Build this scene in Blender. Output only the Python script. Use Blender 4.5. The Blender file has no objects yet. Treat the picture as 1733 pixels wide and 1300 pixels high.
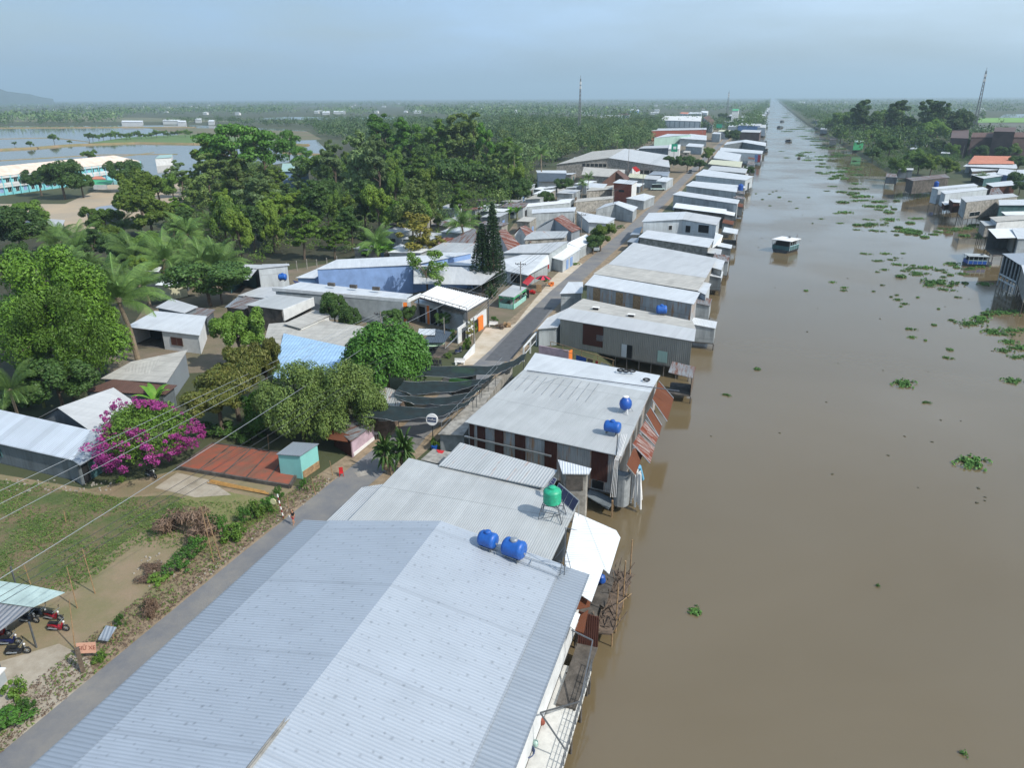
import bpy, math, random
import numpy as np
from mathutils import Matrix, Vector
random.seed(7); RNG = np.random.default_rng(7)
SC = bpy.context.scene; COL = SC.collection
R = math.radians
# ------------------------------------------------------------------ camera, sky, sun
CAMZ = 38.0; FPX = 1243.0; PITCH = math.atan((650-164.5)/FPX); YAW = math.atan2(1308-866.5, FPX/math.cos(PITCH))
CM = Matrix.Rotation(YAW, 3, 'Z') @ Matrix.Rotation(math.pi/2-PITCH, 3, 'X') @ Matrix.Rotation(R(-0.25), 3, 'Z')
cam = bpy.data.cameras.new('camera'); co = bpy.data.objects.new('camera', cam); COL.objects.link(co)
co.location = (0, 0, CAMZ); co.rotation_euler = CM.to_euler()
cam.sensor_width = 36; cam.lens = FPX/1733*36; cam.clip_start = .5; cam.clip_end = 60000
SC.camera = co
def ray(px, py): return CM @ Vector((px-866.5, 650-py, -FPX))
def P(px, py, z=0.0):
    """the point at height z which the drone camera saw at photo pixel px, py"""
    d = ray(px, py); t = (z-CAMZ)/d.z
    return Vector((d.x*t, d.y*t, z))
def PD(px, py, D):
    """the point at horizontal distance D on the line of sight"""
    d = ray(px, py); t = D/math.hypot(d.x, d.y)
    return Vector((d.x*t, d.y*t, CAMZ+d.z*t))
SUN_AZ = Vector((2.2, -0.6)).normalized(); SUN_EL = R(45)
w = bpy.data.worlds.new("World"); SC.world = w; w.use_nodes = True
nt = w.node_tree; N = nt.nodes; L = nt.links
bg = N['Background']; bg.inputs['Strength'].default_value = 0.11
sky = N.new('ShaderNodeTexSky'); sky.sky_type = 'NISHITA'; sky.sun_disc = False
sky.sun_elevation = SUN_EL; sky.sun_rotation = math.atan2(SUN_AZ.x, SUN_AZ.y)
sky.air_density = 1.1; sky.dust_density = 2.6; sky.ozone_density = 1.6
# thin high overcast: pale veil broken by faint cloud
tc = N.new('ShaderNodeTexCoord'); mp = N.new('ShaderNodeMapping'); mp.inputs['Scale'].default_value = (1.0, 1.0, 5.0)
no = N.new('ShaderNodeTexNoise'); no.inputs['Scale'].default_value = 2.2; no.inputs['Detail'].default_value = 7; no.inputs['Roughness'].default_value = .55
mr = N.new('ShaderNodeMapRange'); mr.inputs[1].default_value = .35; mr.inputs[2].default_value = .75; mr.inputs[3].default_value = .3; mr.inputs[4].default_value = .9
mx = N.new('ShaderNodeMixRGB'); mx.inputs[2].default_value = (2.7, 4.0, 5.6, 1)
sx_ = N.new('ShaderNodeSeparateXYZ'); L.new(tc.outputs['Generated'], sx_.inputs[0]); g1 = N.new('ShaderNodeMapRange'); g1.interpolation_type = 'SMOOTHSTEP'; g1.inputs[1].default_value = -.75; g1.inputs[2].default_value = .45; L.new(sx_.outputs[0], g1.inputs[0])
veil = N.new('ShaderNodeMixRGB'); veil.inputs[1].default_value = (2.15, 3.6, 5.9, 1); veil.inputs[2].default_value = (4.2, 5.3, 6.6, 1); L.new(g1.outputs[0], veil.inputs[0]); n5 = N.new('ShaderNodeTexNoise'); n5.inputs['Scale'].default_value = 1.1; n5.inputs['Detail'].default_value = 5; L.new(mp.outputs[0], n5.inputs[0])
g2 = N.new('ShaderNodeMapRange'); g2.inputs[1].default_value = .36; g2.inputs[2].default_value = .68; g2.inputs[3].default_value = .84; g2.inputs[4].default_value = 1.4; L.new(n5.outputs[0], g2.inputs[0])
vm = N.new('ShaderNodeMixRGB'); vm.blend_type = 'MULTIPLY'; vm.inputs[0].default_value = 1; L.new(veil.outputs[0], vm.inputs[1]); L.new(g2.outputs[0], vm.inputs[2]); L.new(vm.outputs[0], mx.inputs[2])
L.new(tc.outputs['Generated'], mp.inputs[0]); L.new(mp.outputs[0], no.inputs[0]); L.new(no.outputs[0], mr.inputs[0])
L.new(sky.outputs[0], mx.inputs[1]); L.new(mr.outputs[0], mx.inputs[0]); L.new(mx.outputs[0], bg.inputs[0])
sl = bpy.data.lights.new('sun', 'SUN'); sl.energy = 3.5; sl.angle = R(0.8); sl.color = (1, .955, .88)
so = bpy.data.objects.new('sun', sl); COL.objects.link(so)
so.rotation_euler = Vector((SUN_AZ.x*math.cos(SUN_EL), SUN_AZ.y*math.cos(SUN_EL), math.sin(SUN_EL))).to_track_quat('Z', 'Y').to_euler()
SC.view_settings.view_transform = 'Standard'; SC.view_settings.look = 'None'
SC.view_settings.exposure = 0.5; SC.view_settings.gamma = 1; SC.view_settings.use_curve_mapping = False
SC.cycles.volume_bounces = 0; SC.cycles.max_bounces = 6; SC.cycles.transparent_max_bounces = 8
# ------------------------------------------------------------------ materials
def lin(h):
    h = h.lstrip('#'); v = [int(h[i:i+2], 16)/255 for i in (0, 2, 4)]
    return tuple((x/12.92 if x <= .04045 else ((x+.055)/1.055)**2.4) for x in v)+(1,)
MATS = {}
def mat(name, col, rough=.7, var=.12, scale=.6, metal=0., col2=None, spec=None, bump=0., bscale=8., coords='Object', trans=0.):
    """plain procedural surface: base colour with patchy variation and optional fine bump"""
    if name in MATS: return MATS[name]
    m = bpy.data.materials.new(name); m.use_nodes = True; nt = m.node_tree; n = nt.nodes; l = nt.links
    b = n['Principled BSDF']; b.inputs['Roughness'].default_value = rough; b.inputs['Metallic'].default_value = metal
    if spec is not None: b.inputs['Specular IOR Level'].default_value = spec
    c = lin(col) if isinstance(col, str) else col
    c2 = (lin(col2) if isinstance(col2, str) else col2) if col2 else tuple(x*(1-var*2.2) for x in c[:3])+(1,)
    tc = n.new('ShaderNodeTexCoord'); no = n.new('ShaderNodeTexNoise'); no.inputs['Scale'].default_value = scale
    no.inputs['Detail'].default_value = 6; no.inputs['Roughness'].default_value = .65
    rp = n.new('ShaderNodeMapRange'); rp.inputs[1].default_value = .35; rp.inputs[2].default_value = .68
    mx = n.new('ShaderNodeMixRGB'); mx.inputs[1].default_value = c; mx.inputs[2].default_value = c2
    src = tc.outputs[coords]
    l.new(src, no.inputs[0]); l.new(no.outputs[0], rp.inputs[0]); l.new(rp.outputs[0], mx.inputs[0]); l.new(mx.outputs[0], b.inputs['Base Color'])
    if bump:
        bn = n.new('ShaderNodeTexNoise'); bn.inputs['Scale'].default_value = bscale; bn.inputs['Detail'].default_value = 4
        bm = n.new('ShaderNodeBump'); bm.inputs['Strength'].default_value = bump; bm.inputs['Distance'].default_value = .1
        l.new(src, bn.inputs[0]); l.new(bn.outputs[0], bm.inputs['Height']); l.new(bm.outputs[0], b.inputs['Normal'])
    if trans:
        tr = n.new('ShaderNodeBsdfTranslucent'); l.new(mx.outputs[0], tr.inputs[0]); ms = n.new('ShaderNodeMixShader'); ms.inputs[0].default_value = trans
        l.new(b.outputs[0], ms.inputs[1]); l.new(tr.outputs[0], ms.inputs[2]); l.new(ms.outputs[0], n['Material Output'].inputs[0])
    MATS[name] = m; return m
def corr(name, col, rust=0., pitch=.22, rough=.45, lap=.9, row=5.5, dirt=.25, dots=0., metal=.25, depth=.5, rustcol='#53301f', skylap=.12):
    """corrugated sheet: ribs along UV v, sheet laps along u, cross laps, rain streaks, rust; optional screw marks"""
    if name in MATS: return MATS[name]
    m = bpy.data.materials.new(name); m.use_nodes = True; nt = m.node_tree; n = nt.nodes; l = nt.links
    b = n['Principled BSDF']; b.inputs['Metallic'].default_value = metal; b.inputs['Specular IOR Level'].default_value = .35
    tc = n.new('ShaderNodeTexCoord'); sx = n.new('ShaderNodeSeparateXYZ'); l.new(tc.outputs['UV'], sx.inputs[0])
    def M(op, a, b_=None, c_=None):
        q = n.new('ShaderNodeMath'); q.operation = op
        for i, v in enumerate((a, b_, c_)):
            if v is None: continue
            if isinstance(v, (int, float)): q.inputs[i].default_value = v
            else: l.new(v, q.inputs[i])
        return q.outputs[0]
    U, V = sx.outputs[0], sx.outputs[1]
    rib = M('SINE', M('MULTIPLY', U, 2*math.pi/pitch))
    # per-sheet tint from floored cell ids
    cell = n.new('ShaderNodeCombineXYZ'); l.new(M('FLOOR', M('DIVIDE', U, lap)), cell.inputs[0]); l.new(M('FLOOR', M('DIVIDE', V, row)), cell.inputs[1])
    wn = n.new('ShaderNodeTexWhiteNoise'); wn.noise_dimensions = '3D'; l.new(cell.outputs[0], wn.inputs['Vector'])
    fu = M('FRACT', M('DIVIDE', U, lap)); fv = M('FRACT', M('DIVIDE', V, row))
    line = M('MAXIMUM', M('MULTIPLY', M('LESS_THAN', fu, .05), .35), M('LESS_THAN', fv, .012*5.5/row*2))
    st = n.new('ShaderNodeMapping'); st.inputs['Scale'].default_value = (2.2, .25, 1); l.new(tc.outputs['UV'], st.inputs[0])
    s1 = n.new('ShaderNodeTexNoise'); s1.inputs['Scale'].default_value = 1.; s1.inputs['Detail'].default_value = 6; s1.inputs['Roughness'].default_value = .7; l.new(st.outputs[0], s1.inputs[0])
    s2 = n.new('ShaderNodeTexNoise'); s2.inputs['Scale'].default_value = .35; s2.inputs['Detail'].default_value = 5; l.new(tc.outputs['Object'], s2.inputs[0])
    tint = M('ADD', M('MULTIPLY', M('SUBTRACT', wn.outputs[0], .5), skylap), M('ADD', M('MULTIPLY', M('SUBTRACT', s1.outputs[0], .5), -dirt*1.6), M('MULTIPLY', M('SUBTRACT', s2.outputs[0], .5), -dirt*1.6)))
    k = M('ADD', 1., M('SUBTRACT', tint, M('MULTIPLY', line, .22)))
    k = M('ADD', k, M('MULTIPLY', rib, .035))
    if dots:
        dn = n.new('ShaderNodeTexNoise'); dn.inputs['Scale'].default_value = .9; dn.inputs['Detail'].default_value = 3; l.new(tc.outputs['UV'], dn.inputs[0])
        jit = M('MULTIPLY', M('SUBTRACT', dn.outputs[0], .5), .22)
        for off, pu, pv, sz in ((0., 1.3, 1.02, .15), (.7, 1.3, 2.04, .11)):
            du = M('MULTIPLY', M('SUBTRACT', M('FRACT', M('ADD', M('DIVIDE', M('ADD', U, off), pu), M('ADD', jit, M('MULTIPLY', M('FLOOR', M('DIVIDE', V, pv)), .31)))), .5), pu)
            dv = M('MULTIPLY', M('SUBTRACT', M('FRACT', M('DIVIDE', V, pv)), .5), pv)
            dd = M('SQRT', M('ADD', M('MULTIPLY', du, du), M('MULTIPLY', M('MULTIPLY', dv, dv), 1.4)))
            f = M('MAXIMUM', M('SUBTRACT', 1., M('DIVIDE', dd, M('MULTIPLY', dn.outputs[0], sz*2))), 0.)
            k = M('SUBTRACT', k, M('MULTIPLY', M('MULTIPLY', f, dn.outputs[0]), dots*2.2))
    base = n.new('ShaderNodeMixRGB'); base.blend_type = 'MULTIPLY'; base.inputs[0].default_value = 1.; base.inputs[1].default_value = lin(col)
    l.new(k, base.inputs[2]); out = base.outputs[0]
    rgh = rough
    if rust > 0:
        rn = n.new('ShaderNodeTexNoise'); rn.inputs['Scale'].default_value = .7; rn.inputs['Detail'].default_value = 9; rn.inputs['Roughness'].default_value = .72; l.new(st.outputs[0], rn.inputs[0])
        rr = n.new('ShaderNodeMapRange'); rr.inputs[1].default_value = .62-rust*.38; rr.inputs[2].default_value = .72-rust*.33; l.new(M('ADD', rn.outputs[0], M('MULTIPLY', M('SUBTRACT', wn.outputs[0], .5), .12)), rr.inputs[0])
        rc = n.new('ShaderNodeMixRGB'); rc.inputs[1].default_value = lin(rustcol); rc.inputs[2].default_value = tuple(min(1, q_*1.7) for q_ in lin(rustcol)[:3])+(1,); l.new(s2.outputs[0], rc.inputs[0])
        rm = n.new('ShaderNodeMixRGB'); l.new(rr.outputs[0], rm.inputs[0]); l.new(out, rm.inputs[1]); l.new(rc.outputs[0], rm.inputs[2]); out = rm.outputs[0]
        l.new(M('SUBTRACT', metal, M('MULTIPLY', rr.outputs[0], metal)), b.inputs['Metallic'])
        l.new(M('ADD', rough, M('MULTIPLY', rr.outputs[0], .35)), b.inputs['Roughness'])
    else: b.inputs['Roughness'].default_value = rough
    l.new(out, b.inputs['Base Color'])
    bm = n.new('ShaderNodeBump'); bm.inputs['Strength'].default_value = depth; bm.inputs['Distance'].default_value = .035
    l.new(rib, bm.inputs['Height']); l.new(bm.outputs[0], b.inputs['Normal'])
    MATS[name] = m; return m
def leafmat(name, col, col2, trans=.16, rough=.55):
    if name in MATS: return MATS[name]
    m = bpy.data.materials.new(name); m.use_nodes = True; nt = m.node_tree; n = nt.nodes; l = nt.links
    b = n['Principled BSDF']; b.inputs['Roughness'].default_value = rough; b.inputs['Specular IOR Level'].default_value = .3
    g = n.new('ShaderNodeNewGeometry'); oi = n.new('ShaderNodeObjectInfo'); tc = n.new('ShaderNodeTexCoord')
    no = n.new('ShaderNodeTexNoise'); no.inputs['Scale'].default_value = .45; no.inputs['Detail'].default_value = 3; l.new(tc.outputs['Object'], no.inputs[0])
    a = n.new('ShaderNodeMath'); a.operation = 'ADD'; l.new(g.outputs['Random Per Island'], a.inputs[0]); l.new(no.outputs[0], a.inputs[1])
    h = n.new('ShaderNodeMath'); h.operation = 'MULTIPLY'; h.inputs[1].default_value = .5; l.new(a.outputs[0], h.inputs[0])
    mx = n.new('ShaderNodeMixRGB'); mx.inputs[1].default_value = lin(col); mx.inputs[2].default_value = lin(col2); l.new(h.outputs[0], mx.inputs[0])
    hs = n.new('ShaderNodeHueSaturation'); l.new(mx.outputs[0], hs.inputs['Color'])
    mr = n.new('ShaderNodeMapRange'); mr.inputs[3].default_value = .72; mr.inputs[4].default_value = 1.25; l.new(oi.outputs['Random'], mr.inputs[0]); l.new(mr.outputs[0], hs.inputs['Value'])
    l.new(hs.outputs[0], b.inputs['Base Color'])
    tr = n.new('ShaderNodeBsdfTranslucent'); l.new(hs.outputs[0], tr.inputs[0]); ms = n.new('ShaderNodeMixShader'); ms.inputs[0].default_value = trans
    l.new(b.outputs[0], ms.inputs[1]); l.new(tr.outputs[0], ms.inputs[2]); l.new(ms.outputs[0], n['Material Output'].inputs[0])
    MATS[name] = m; return m
# ------------------------------------------------------------------ mesh builder
class MB:
    def __init__(s): s.v = []; s.f = []; s.uv = []
    def poly(s, pts, uv=None):
        i = len(s.v); pts = [Vector(p) for p in pts]; s.v += pts; s.f.append(list(range(i, i+len(pts))))
        if uv is None:
            o = pts[0]; e = (pts[1]-o); e = e.normalized() if e.length > 1e-6 else Vector((1, 0, 0))
            nn = e.cross(pts[2]-o)
            if nn.length < 1e-9: nn = Vector((0, 0, 1))
            f = nn.normalized().cross(e)
            uv = [((p-o).dot(e), (p-o).dot(f)) for p in pts]
        s.uv += uv; return s
    def box(s, c, d, rz=0., m=None):
        X, Y, Z = [q/2 for q in d]; Rm = Matrix.Rotation(rz, 3, 'Z') if m is None else m; c = Vector(c)
        q = [c+Rm @ Vector((x, y, z)) for x, y, z in ((-X,-Y,-Z),(X,-Y,-Z),(X,Y,-Z),(-X,Y,-Z),(-X,-Y,Z),(X,-Y,Z),(X,Y,Z),(-X,Y,Z))]
        for f in ((0,3,2,1),(4,5,6,7),(0,1,5,4),(1,2,6,5),(2,3,7,6),(3,0,4,7)): s.poly([q[i] for i in f])
        return s
    def bar(s, a, b, w_, h_=None):
        a = Vector(a); b = Vector(b); d = b-a; h_ = h_ or w_
        z = d.normalized(); x = z.cross(Vector((0, 0, 1)));
        if x.length < 1e-3: x = Vector((1, 0, 0))
        x.normalize(); y = z.cross(x)
        return s.box((a+b)/2, (w_, h_, d.length), m=Matrix((x, y, z)).transposed())
    def tube(s, a, b, r, r2=None, n=8, cap=True):
        a = Vector(a); b = Vector(b); r2 = r if r2 is None else r2; z = (b-a).normalized(); x = z.cross(Vector((0, 0, 1)))
        if x.length < 1e-3: x = Vector((1, 0, 0))
        x.normalize(); y = z.cross(x); A = []; B = []
        for k in range(n):
            t = 2*math.pi*k/n; d = x*math.cos(t)+y*math.sin(t); A.append(a+d*r); B.append(b+d*r2)
        for k in range(n): s.poly([A[k], A[(k+1) % n], B[(k+1) % n], B[k]])
        if cap: s.poly(A[::-1]); s.poly(B)
        return s
    def path(s, pts, r, n=5):
        for a, b in zip(pts[:-1], pts[1:]): s.tube(a, b, r, n=n, cap=False)
        return s
    def lathe(s, prof, c=(0, 0, 0), n=16, axis=None):
        c = Vector(c); Rm = axis if axis is not None else Matrix.Identity(3); rings = []
        for r, z in prof: rings.append([c+Rm @ Vector((r*math.cos(2*math.pi*k/n), r*math.sin(2*math.pi*k/n), z)) for k in range(n)])
        for A, B in zip(rings[:-1], rings[1:]):
            for k in range(n): s.poly([A[k], A[(k+1) % n], B[(k+1) % n], B[k]])
        s.poly(rings[0][::-1]); s.poly(rings[-1]); return s
    def slab(s, pts, th=.05, uvo=None):
        pts = [Vector(p) for p in pts]; lo = [p-Vector((0, 0, th)) for p in pts]; s.poly(pts, uvo); s.poly(lo[::-1])
        for i in range(len(pts)):
            j = (i+1) % len(pts); s.poly([lo[i], lo[j], pts[j], pts[i]])
        return s
    def mesh(s, name, m, smooth=False, off=(0, 0, 0)):
        me = bpy.data.meshes.new(name); o = Vector(off)
        me.from_pydata([tuple(p-o) for p in s.v], [], s.f)
        ul = me.uv_layers.new(name='UVMap'); fl = np.array(s.uv, dtype=np.float32).ravel(); ul.data.foreach_set('uv', fl)
        me.materials.append(m)
        if smooth:
            weld(me); me.polygons.foreach_set('use_smooth', [True]*len(me.polygons))
        me.update(); return me
def weld(me):
    import bmesh
    bm = bmesh.new(); bm.from_mesh(me); bmesh.ops.remove_doubles(bm, verts=bm.verts, dist=.0005); bm.to_mesh(me); bm.free()
def tag(o, label=None, cat=None, group=None, kind=None):
    if label: o['label'] = label
    if cat: o['category'] = cat
    if group: o['group'] = group
    if kind: o['kind'] = kind
    return o
class Thing:
    def __init__(s, name, label, cat, loc, group=None):
        s.o = bpy.data.objects.new(name, None); COL.objects.link(s.o); s.o.location = loc; s.loc = Vector(loc); s.o.empty_display_size = .2
        tag(s.o, label, cat, group)
    def part(s, name, mb, m, parent=None, smooth=False, label=None):
        if not mb.v: return None
        o = bpy.data.objects.new(name, mb.mesh(name, m, smooth, s.loc)); COL.objects.link(o); o.parent = parent or s.o
        if label: o['label'] = label
        return o
def single(name, mb, m, label=None, cat=None, group=None, kind=None, loc=None, smooth=False):
    if loc is None: loc = sum(mb.v, Vector())/len(mb.v); loc.z = min(p.z for p in mb.v)
    o = bpy.data.objects.new(name, mb.mesh(name, m, smooth, loc)); COL.objects.link(o); o.location = loc
    return tag(o, label, cat, group, kind)
def struct(name, mb, m): return single(name, mb, m, kind='structure', loc=Vector((0, 0, 0)))
def copy_tree(o, loc=None, rz=None, sc=None, label=None, group=None, par=None):
    c = o.copy(); COL.objects.link(c)
    if par is not None: c.parent = par
    for ch in o.children: copy_tree(ch, par=c)
    if loc is not None: c.location = loc
    if rz is not None: c.rotation_euler = (0, 0, rz)
    if sc is not None: c.scale = sc if hasattr(sc, '__len__') else (sc, sc, sc)
    if label: c['label'] = label
    if group: c['group'] = group
    return c
def text(txt, size, m, mtx, T=None, name='lettering', parent=None, sx=1.):
    """lettering turned into a thin mesh; mtx is a 4x4 world matrix, text centred on its origin in its xy plane"""
    cu = bpy.data.curves.new('t', 'FONT'); cu.body = txt; cu.size = size; cu.align_x = 'CENTER'; cu.align_y = 'CENTER'; cu.extrude = .004
    to = bpy.data.objects.new('t', cu); COL.objects.link(to); dg = bpy.context.evaluated_depsgraph_get(); dg.update()
    me = bpy.data.meshes.new_from_object(to.evaluated_get(dg)); bpy.data.objects.remove(to); bpy.data.curves.remove(cu)
    me.transform(Matrix.Translation(-T.loc) @ mtx @ Matrix.Diagonal((sx, 1, 1, 1))); me.materials.clear(); me.materials.append(m); me.name = name
    o = bpy.data.objects.new(name, me); COL.objects.link(o); o.parent = parent or T.o
    return o
def frame(o, x, up=(0, 0, 1)):
    """4x4 matrix at o, its x along x, its y along up"""
    x = Vector(x).normalized(); z = x.cross(Vector(up)).normalized(); y = z.cross(x)
    m = Matrix((x, y, z)).transposed().to_4x4(); m.translation = Vector(o); return m
# ------------------------------------------------------------------ palette
def T_(k): return {
 'blue': lambda: corr('pale_blue_roof_sheet', '#a8b0b8', dots=.27, pitch=.24, row=60, dirt=.12, lap=7.3, skylap=.04, depth=.32),
 'strp': lambda: corr('striped_bright_roof_sheet', '#c0c8cf', pitch=.3, row=60, lap=.95, dirt=.15, skylap=.32),
 'sky': lambda: corr('sky_blue_roof_sheet', '#93b3cf', pitch=.5, row=1.6, lap=1.7, dirt=.15, skylap=.14, metal=0.),
 'ext': lambda: corr('blue_grey_roof_sheet', '#929ba4', pitch=.3, dirt=.12, row=60, skylap=.05),
 'grey': lambda: corr('grey_roof_sheet', '#a9acab', pitch=.2, row=7, dirt=.22, depth=.3, metal=.1),
 'pale': lambda: corr('pale_roof_sheet', '#b3b6b7', pitch=.25, row=8, dirt=.2, metal=.08),
 'light': lambda: corr('bright_roof_sheet', '#c0c5c8', pitch=.25, row=9, dirt=.22, metal=.08),
 'white': lambda: corr('white_roof_sheet', '#d6dadb', pitch=.25, row=3, dirt=.08, metal=0.),
 'cem': lambda: corr('fibre_cement_sheet', '#a8a7a1', pitch=.18, row=1.6, dirt=.35, metal=0., rough=.85),
 'spot': lambda: corr('rust_spotted_sheet', '#b2b5b4', rust=.14, pitch=.3, dirt=.2, rustcol='#8a6a5c'),
 'old': lambda: corr('weathered_tin', '#7d8082', rust=.42, pitch=.16, dirt=.5, rough=.6),
 'rust': lambda: corr('rusty_tin', '#6f4a3c', rust=.9, pitch=.16, dirt=.5, rough=.7, metal=.1),
 'orust': lambda: corr('streaked_rusty_tin', '#98908c', rust=.62, pitch=.16, dirt=.5, rough=.7, metal=.1, rustcol='#5c2c1c'),
 'dark': lambda: corr('dark_roof_sheet', '#4d565f', pitch=.3, dirt=.3),
 'brown': lambda: corr('brown_roof_sheet', '#5b443c', pitch=.3, dirt=.4, metal=0., rough=.8),
 'tile': lambda: corr('orange_roof_tile', '#b97a63', pitch=.35, row=.4, lap=.35, dirt=.3, metal=0., rough=.8),
 'cream': lambda: corr('cream_roof_sheet', '#c9c8ab', pitch=.3, dirt=.2),
 'mint': lambda: corr('pale_green_roof_sheet', '#a5c2b8', pitch=.3, dirt=.2),
 'peach': lambda: corr('faded_red_roof_sheet', '#cfbfb0', rust=.1, pitch=1.2, dirt=.5, metal=0., rustcol='#c08f78', rough=.8),
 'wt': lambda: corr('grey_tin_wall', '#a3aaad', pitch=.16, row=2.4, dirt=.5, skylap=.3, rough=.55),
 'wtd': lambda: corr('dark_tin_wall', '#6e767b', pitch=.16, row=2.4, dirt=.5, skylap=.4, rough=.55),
 'wtl': lambda: corr('pale_tin_wall', '#bcc4c9', pitch=.2, row=3.2, dirt=.35, skylap=.16, rough=.5),
 'wto': lambda: corr('stained_tin_wall', '#a2a6a8', rust=.3, pitch=.2, row=4, dirt=.5, skylap=.3, rustcol='#8a6a4e'),
 'wtr': lambda: corr('rusty_tin_wall', '#5d4038', rust=.9, pitch=.16, row=2.4, dirt=.5, metal=.05, rough=.8, rustcol='#3f241d'),
 'wg': lambda: corr('olive_tin_wall', '#8f8e87', pitch=.3, row=6, dirt=.25, skylap=.1, rough=.6, depth=1.),
 'conc': lambda: mat('weathered_concrete', '#a09d95', .9, .28, 1.2, bump=.2),
 'cdk': lambda: mat('damp_concrete', '#5f5a54', .9, .35, .8, bump=.2),
 'plw': lambda: mat('white_plaster', '#cfd2d2', .8, .1, .7),
 'plg': lambda: mat('pale_grey_plaster', '#a5adb0', .8, .16, .6),
 'blu': lambda: mat('blue_painted_wall', '#7f9dcb', .75, .12, .5),
 'lbl': lambda: mat('pale_blue_wall', '#8fb0d8', .75, .1, .5),
 'teal': lambda: mat('teal_panel', '#7fbdb8', .6, .06, .5),
 'teald': lambda: mat('dark_teal_board', '#3f6468', .7, .2, .8),
 'cyan': lambda: mat('turquoise_wall', '#7cc4cc', .75, .08, .3),
 'wood': lambda: mat('weathered_wood', '#6e5f52', .9, .3, 2., bump=.3),
 'woodl': lambda: mat('pale_wood', '#a08462', .9, .25, 3.),
 'brick': lambda: mat('red_brick_wall', '#8c4b3b', .9, .18, 1.5),
 'glass': lambda: mat('dark_window_glass', '#20282c', .15, .1, 1.),
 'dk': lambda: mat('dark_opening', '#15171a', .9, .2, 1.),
 'wht': lambda: mat('white_paint', '#dcdcda', .5, .05, 1.),
 'org': lambda: mat('orange_paint', '#d9782e', .7, .08, 1.),
 'steel': lambda: mat('grey_steel', '#70757a', .45, .15, 3., metal=.5),
 'steeld': lambda: mat('dark_steel', '#3c4044', .5, .2, 3., metal=.4),
 'gal': lambda: mat('galvanised_steel', '#a8adb0', .4, .1, 3., metal=.6),
 'black': lambda: mat('black_rubber', '#17181a', .75, .1, 3.),
 'tankb': lambda: mat('blue_tank_plastic', '#1f5cae', .45, .16, 2.5),
 'tankd': lambda: mat('dark_blue_tank_plastic', '#1a4fa0', .4, .1, 1.),
 'tankg': lambda: mat('green_tank_plastic', '#2aa880', .45, .18, 2.5),
 'net': lambda: netmat(),
 'bar': lambda: mat('brown_bark', '#6d6052', .95, .3, 3., bump=.5),
 'grn': lambda: mat('green_paint', '#3fa36c', .6, .1, 1.),
 'red': lambda: mat('red_paint', '#b8282a', .5, .1, 1.),
 'pink': lambda: mat('pink_plaster', '#b9a3ad', .85, .15, 1.),
 'tarp': lambda: mat('grey_tarpaulin', '#8f9496', .55, .15, 1.5, bump=.5, bscale=2.),
 'prp': lambda: mat('purple_brown_wall', '#5d4c4a', .9, .2, .2),
}[k]()
MC = {}
def G(k):
    if k not in MC: MC[k] = T_(k)
    return MC[k]
def netmat():
    m = mat('dark_green_shade_net', '#10262a', .9, .3, 1.5); n = m.node_tree.nodes; l = m.node_tree.links
    tp = n.new('ShaderNodeBsdfTransparent'); ms = n.new('ShaderNodeMixShader'); ms.inputs[0].default_value = .97
    l.new(tp.outputs[0], ms.inputs[1]); l.new(n['Principled BSDF'].outputs[0], ms.inputs[2]); l.new(ms.outputs[0], n['Material Output'].inputs[0]); return m
# ------------------------------------------------------------------ the setting
ys = [-60, 0, 60, 120, 150, 220, 300, 350, 420, 480, 600, 800, 950, 1100, 1300, 1700, 2500, 4000, 8000, 16000, 28000]
def interp(y, t): return float(np.interp(y, [a for a, b in t], [b for a, b in t]))
XL = [(0, -19), (900, -19), (1100, -4), (30000, 0)]; XR = [(150, 74), (350, 72), (480, 66), (1300, 54), (30000, 52)]
g = MB(); cols = []
for y in ys:
    a, b = interp(y, XL), interp(y, XR)
    cols.append([(-28000, 0), (-6000, 0), (-1500, 0), (-400, 0), (-120, 0), (-60, 0), (a-3, 0), (a+2.5, -3.2), (b-2.5, -3.2), (b+2, 0), (b+60, 0), (1500, 0), (6000, 0), (28000, 0)])
for i in range(len(ys)-1):
    for j in range(len(cols[0])-1):
        q = [(cols[i][j], ys[i]), (cols[i][j+1], ys[i]), (cols[i+1][j+1], ys[i+1]), (cols[i+1][j], ys[i+1])]
        g.poly([(c[0], y, c[1]) for c, y in q])
def groundmat():
    m = mat('earth_and_undergrowth', '#47492f', .95, .2, .02, col2='#2f3d20', bump=.5, bscale=1.5); return m
struct('ground', g, groundmat())
# canal water
m = bpy.data.materials.new('muddy_canal_water'); m.use_nodes = True; n = m.node_tree.nodes; l = m.node_tree.links; b = n['Principled BSDF']
tc = n.new('ShaderNodeTexCoord'); no = n.new('ShaderNodeTexNoise'); no.inputs['Scale'].default_value = .022; no.inputs['Detail'].default_value = 7; no.inputs['Distortion'].default_value = 1.6
mx = n.new('ShaderNodeMixRGB'); mx.inputs[1].default_value = lin('#5d5139'); mx.inputs[2].default_value = lin('#6f634d')
l.new(tc.outputs['Object'], no.inputs[0]); l.new(no.outputs[0], mx.inputs[0]); l.new(mx.outputs[0], b.inputs['Base Color'])
b.inputs['IOR'].default_value = 1.65
rr = n.new('ShaderNodeMapRange'); rn = n.new('ShaderNodeTexNoise'); rn.inputs['Scale'].default_value = .03; rn.inputs['Detail'].default_value = 4; l.new(tc.outputs['Object'], rn.inputs[0]); rr.inputs[1].default_value = .38; rr.inputs[2].default_value = .62; rr.inputs[3].default_value = .04; rr.inputs[4].default_value = .24; l.new(rn.outputs[0], rr.inputs[0]); l.new(rr.outputs[0], b.inputs['Roughness'])
mp = n.new('ShaderNodeMapping'); mp.inputs['Scale'].default_value = (.55, 1.1, 1); l.new(tc.outputs['Object'], mp.inputs[0])
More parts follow.
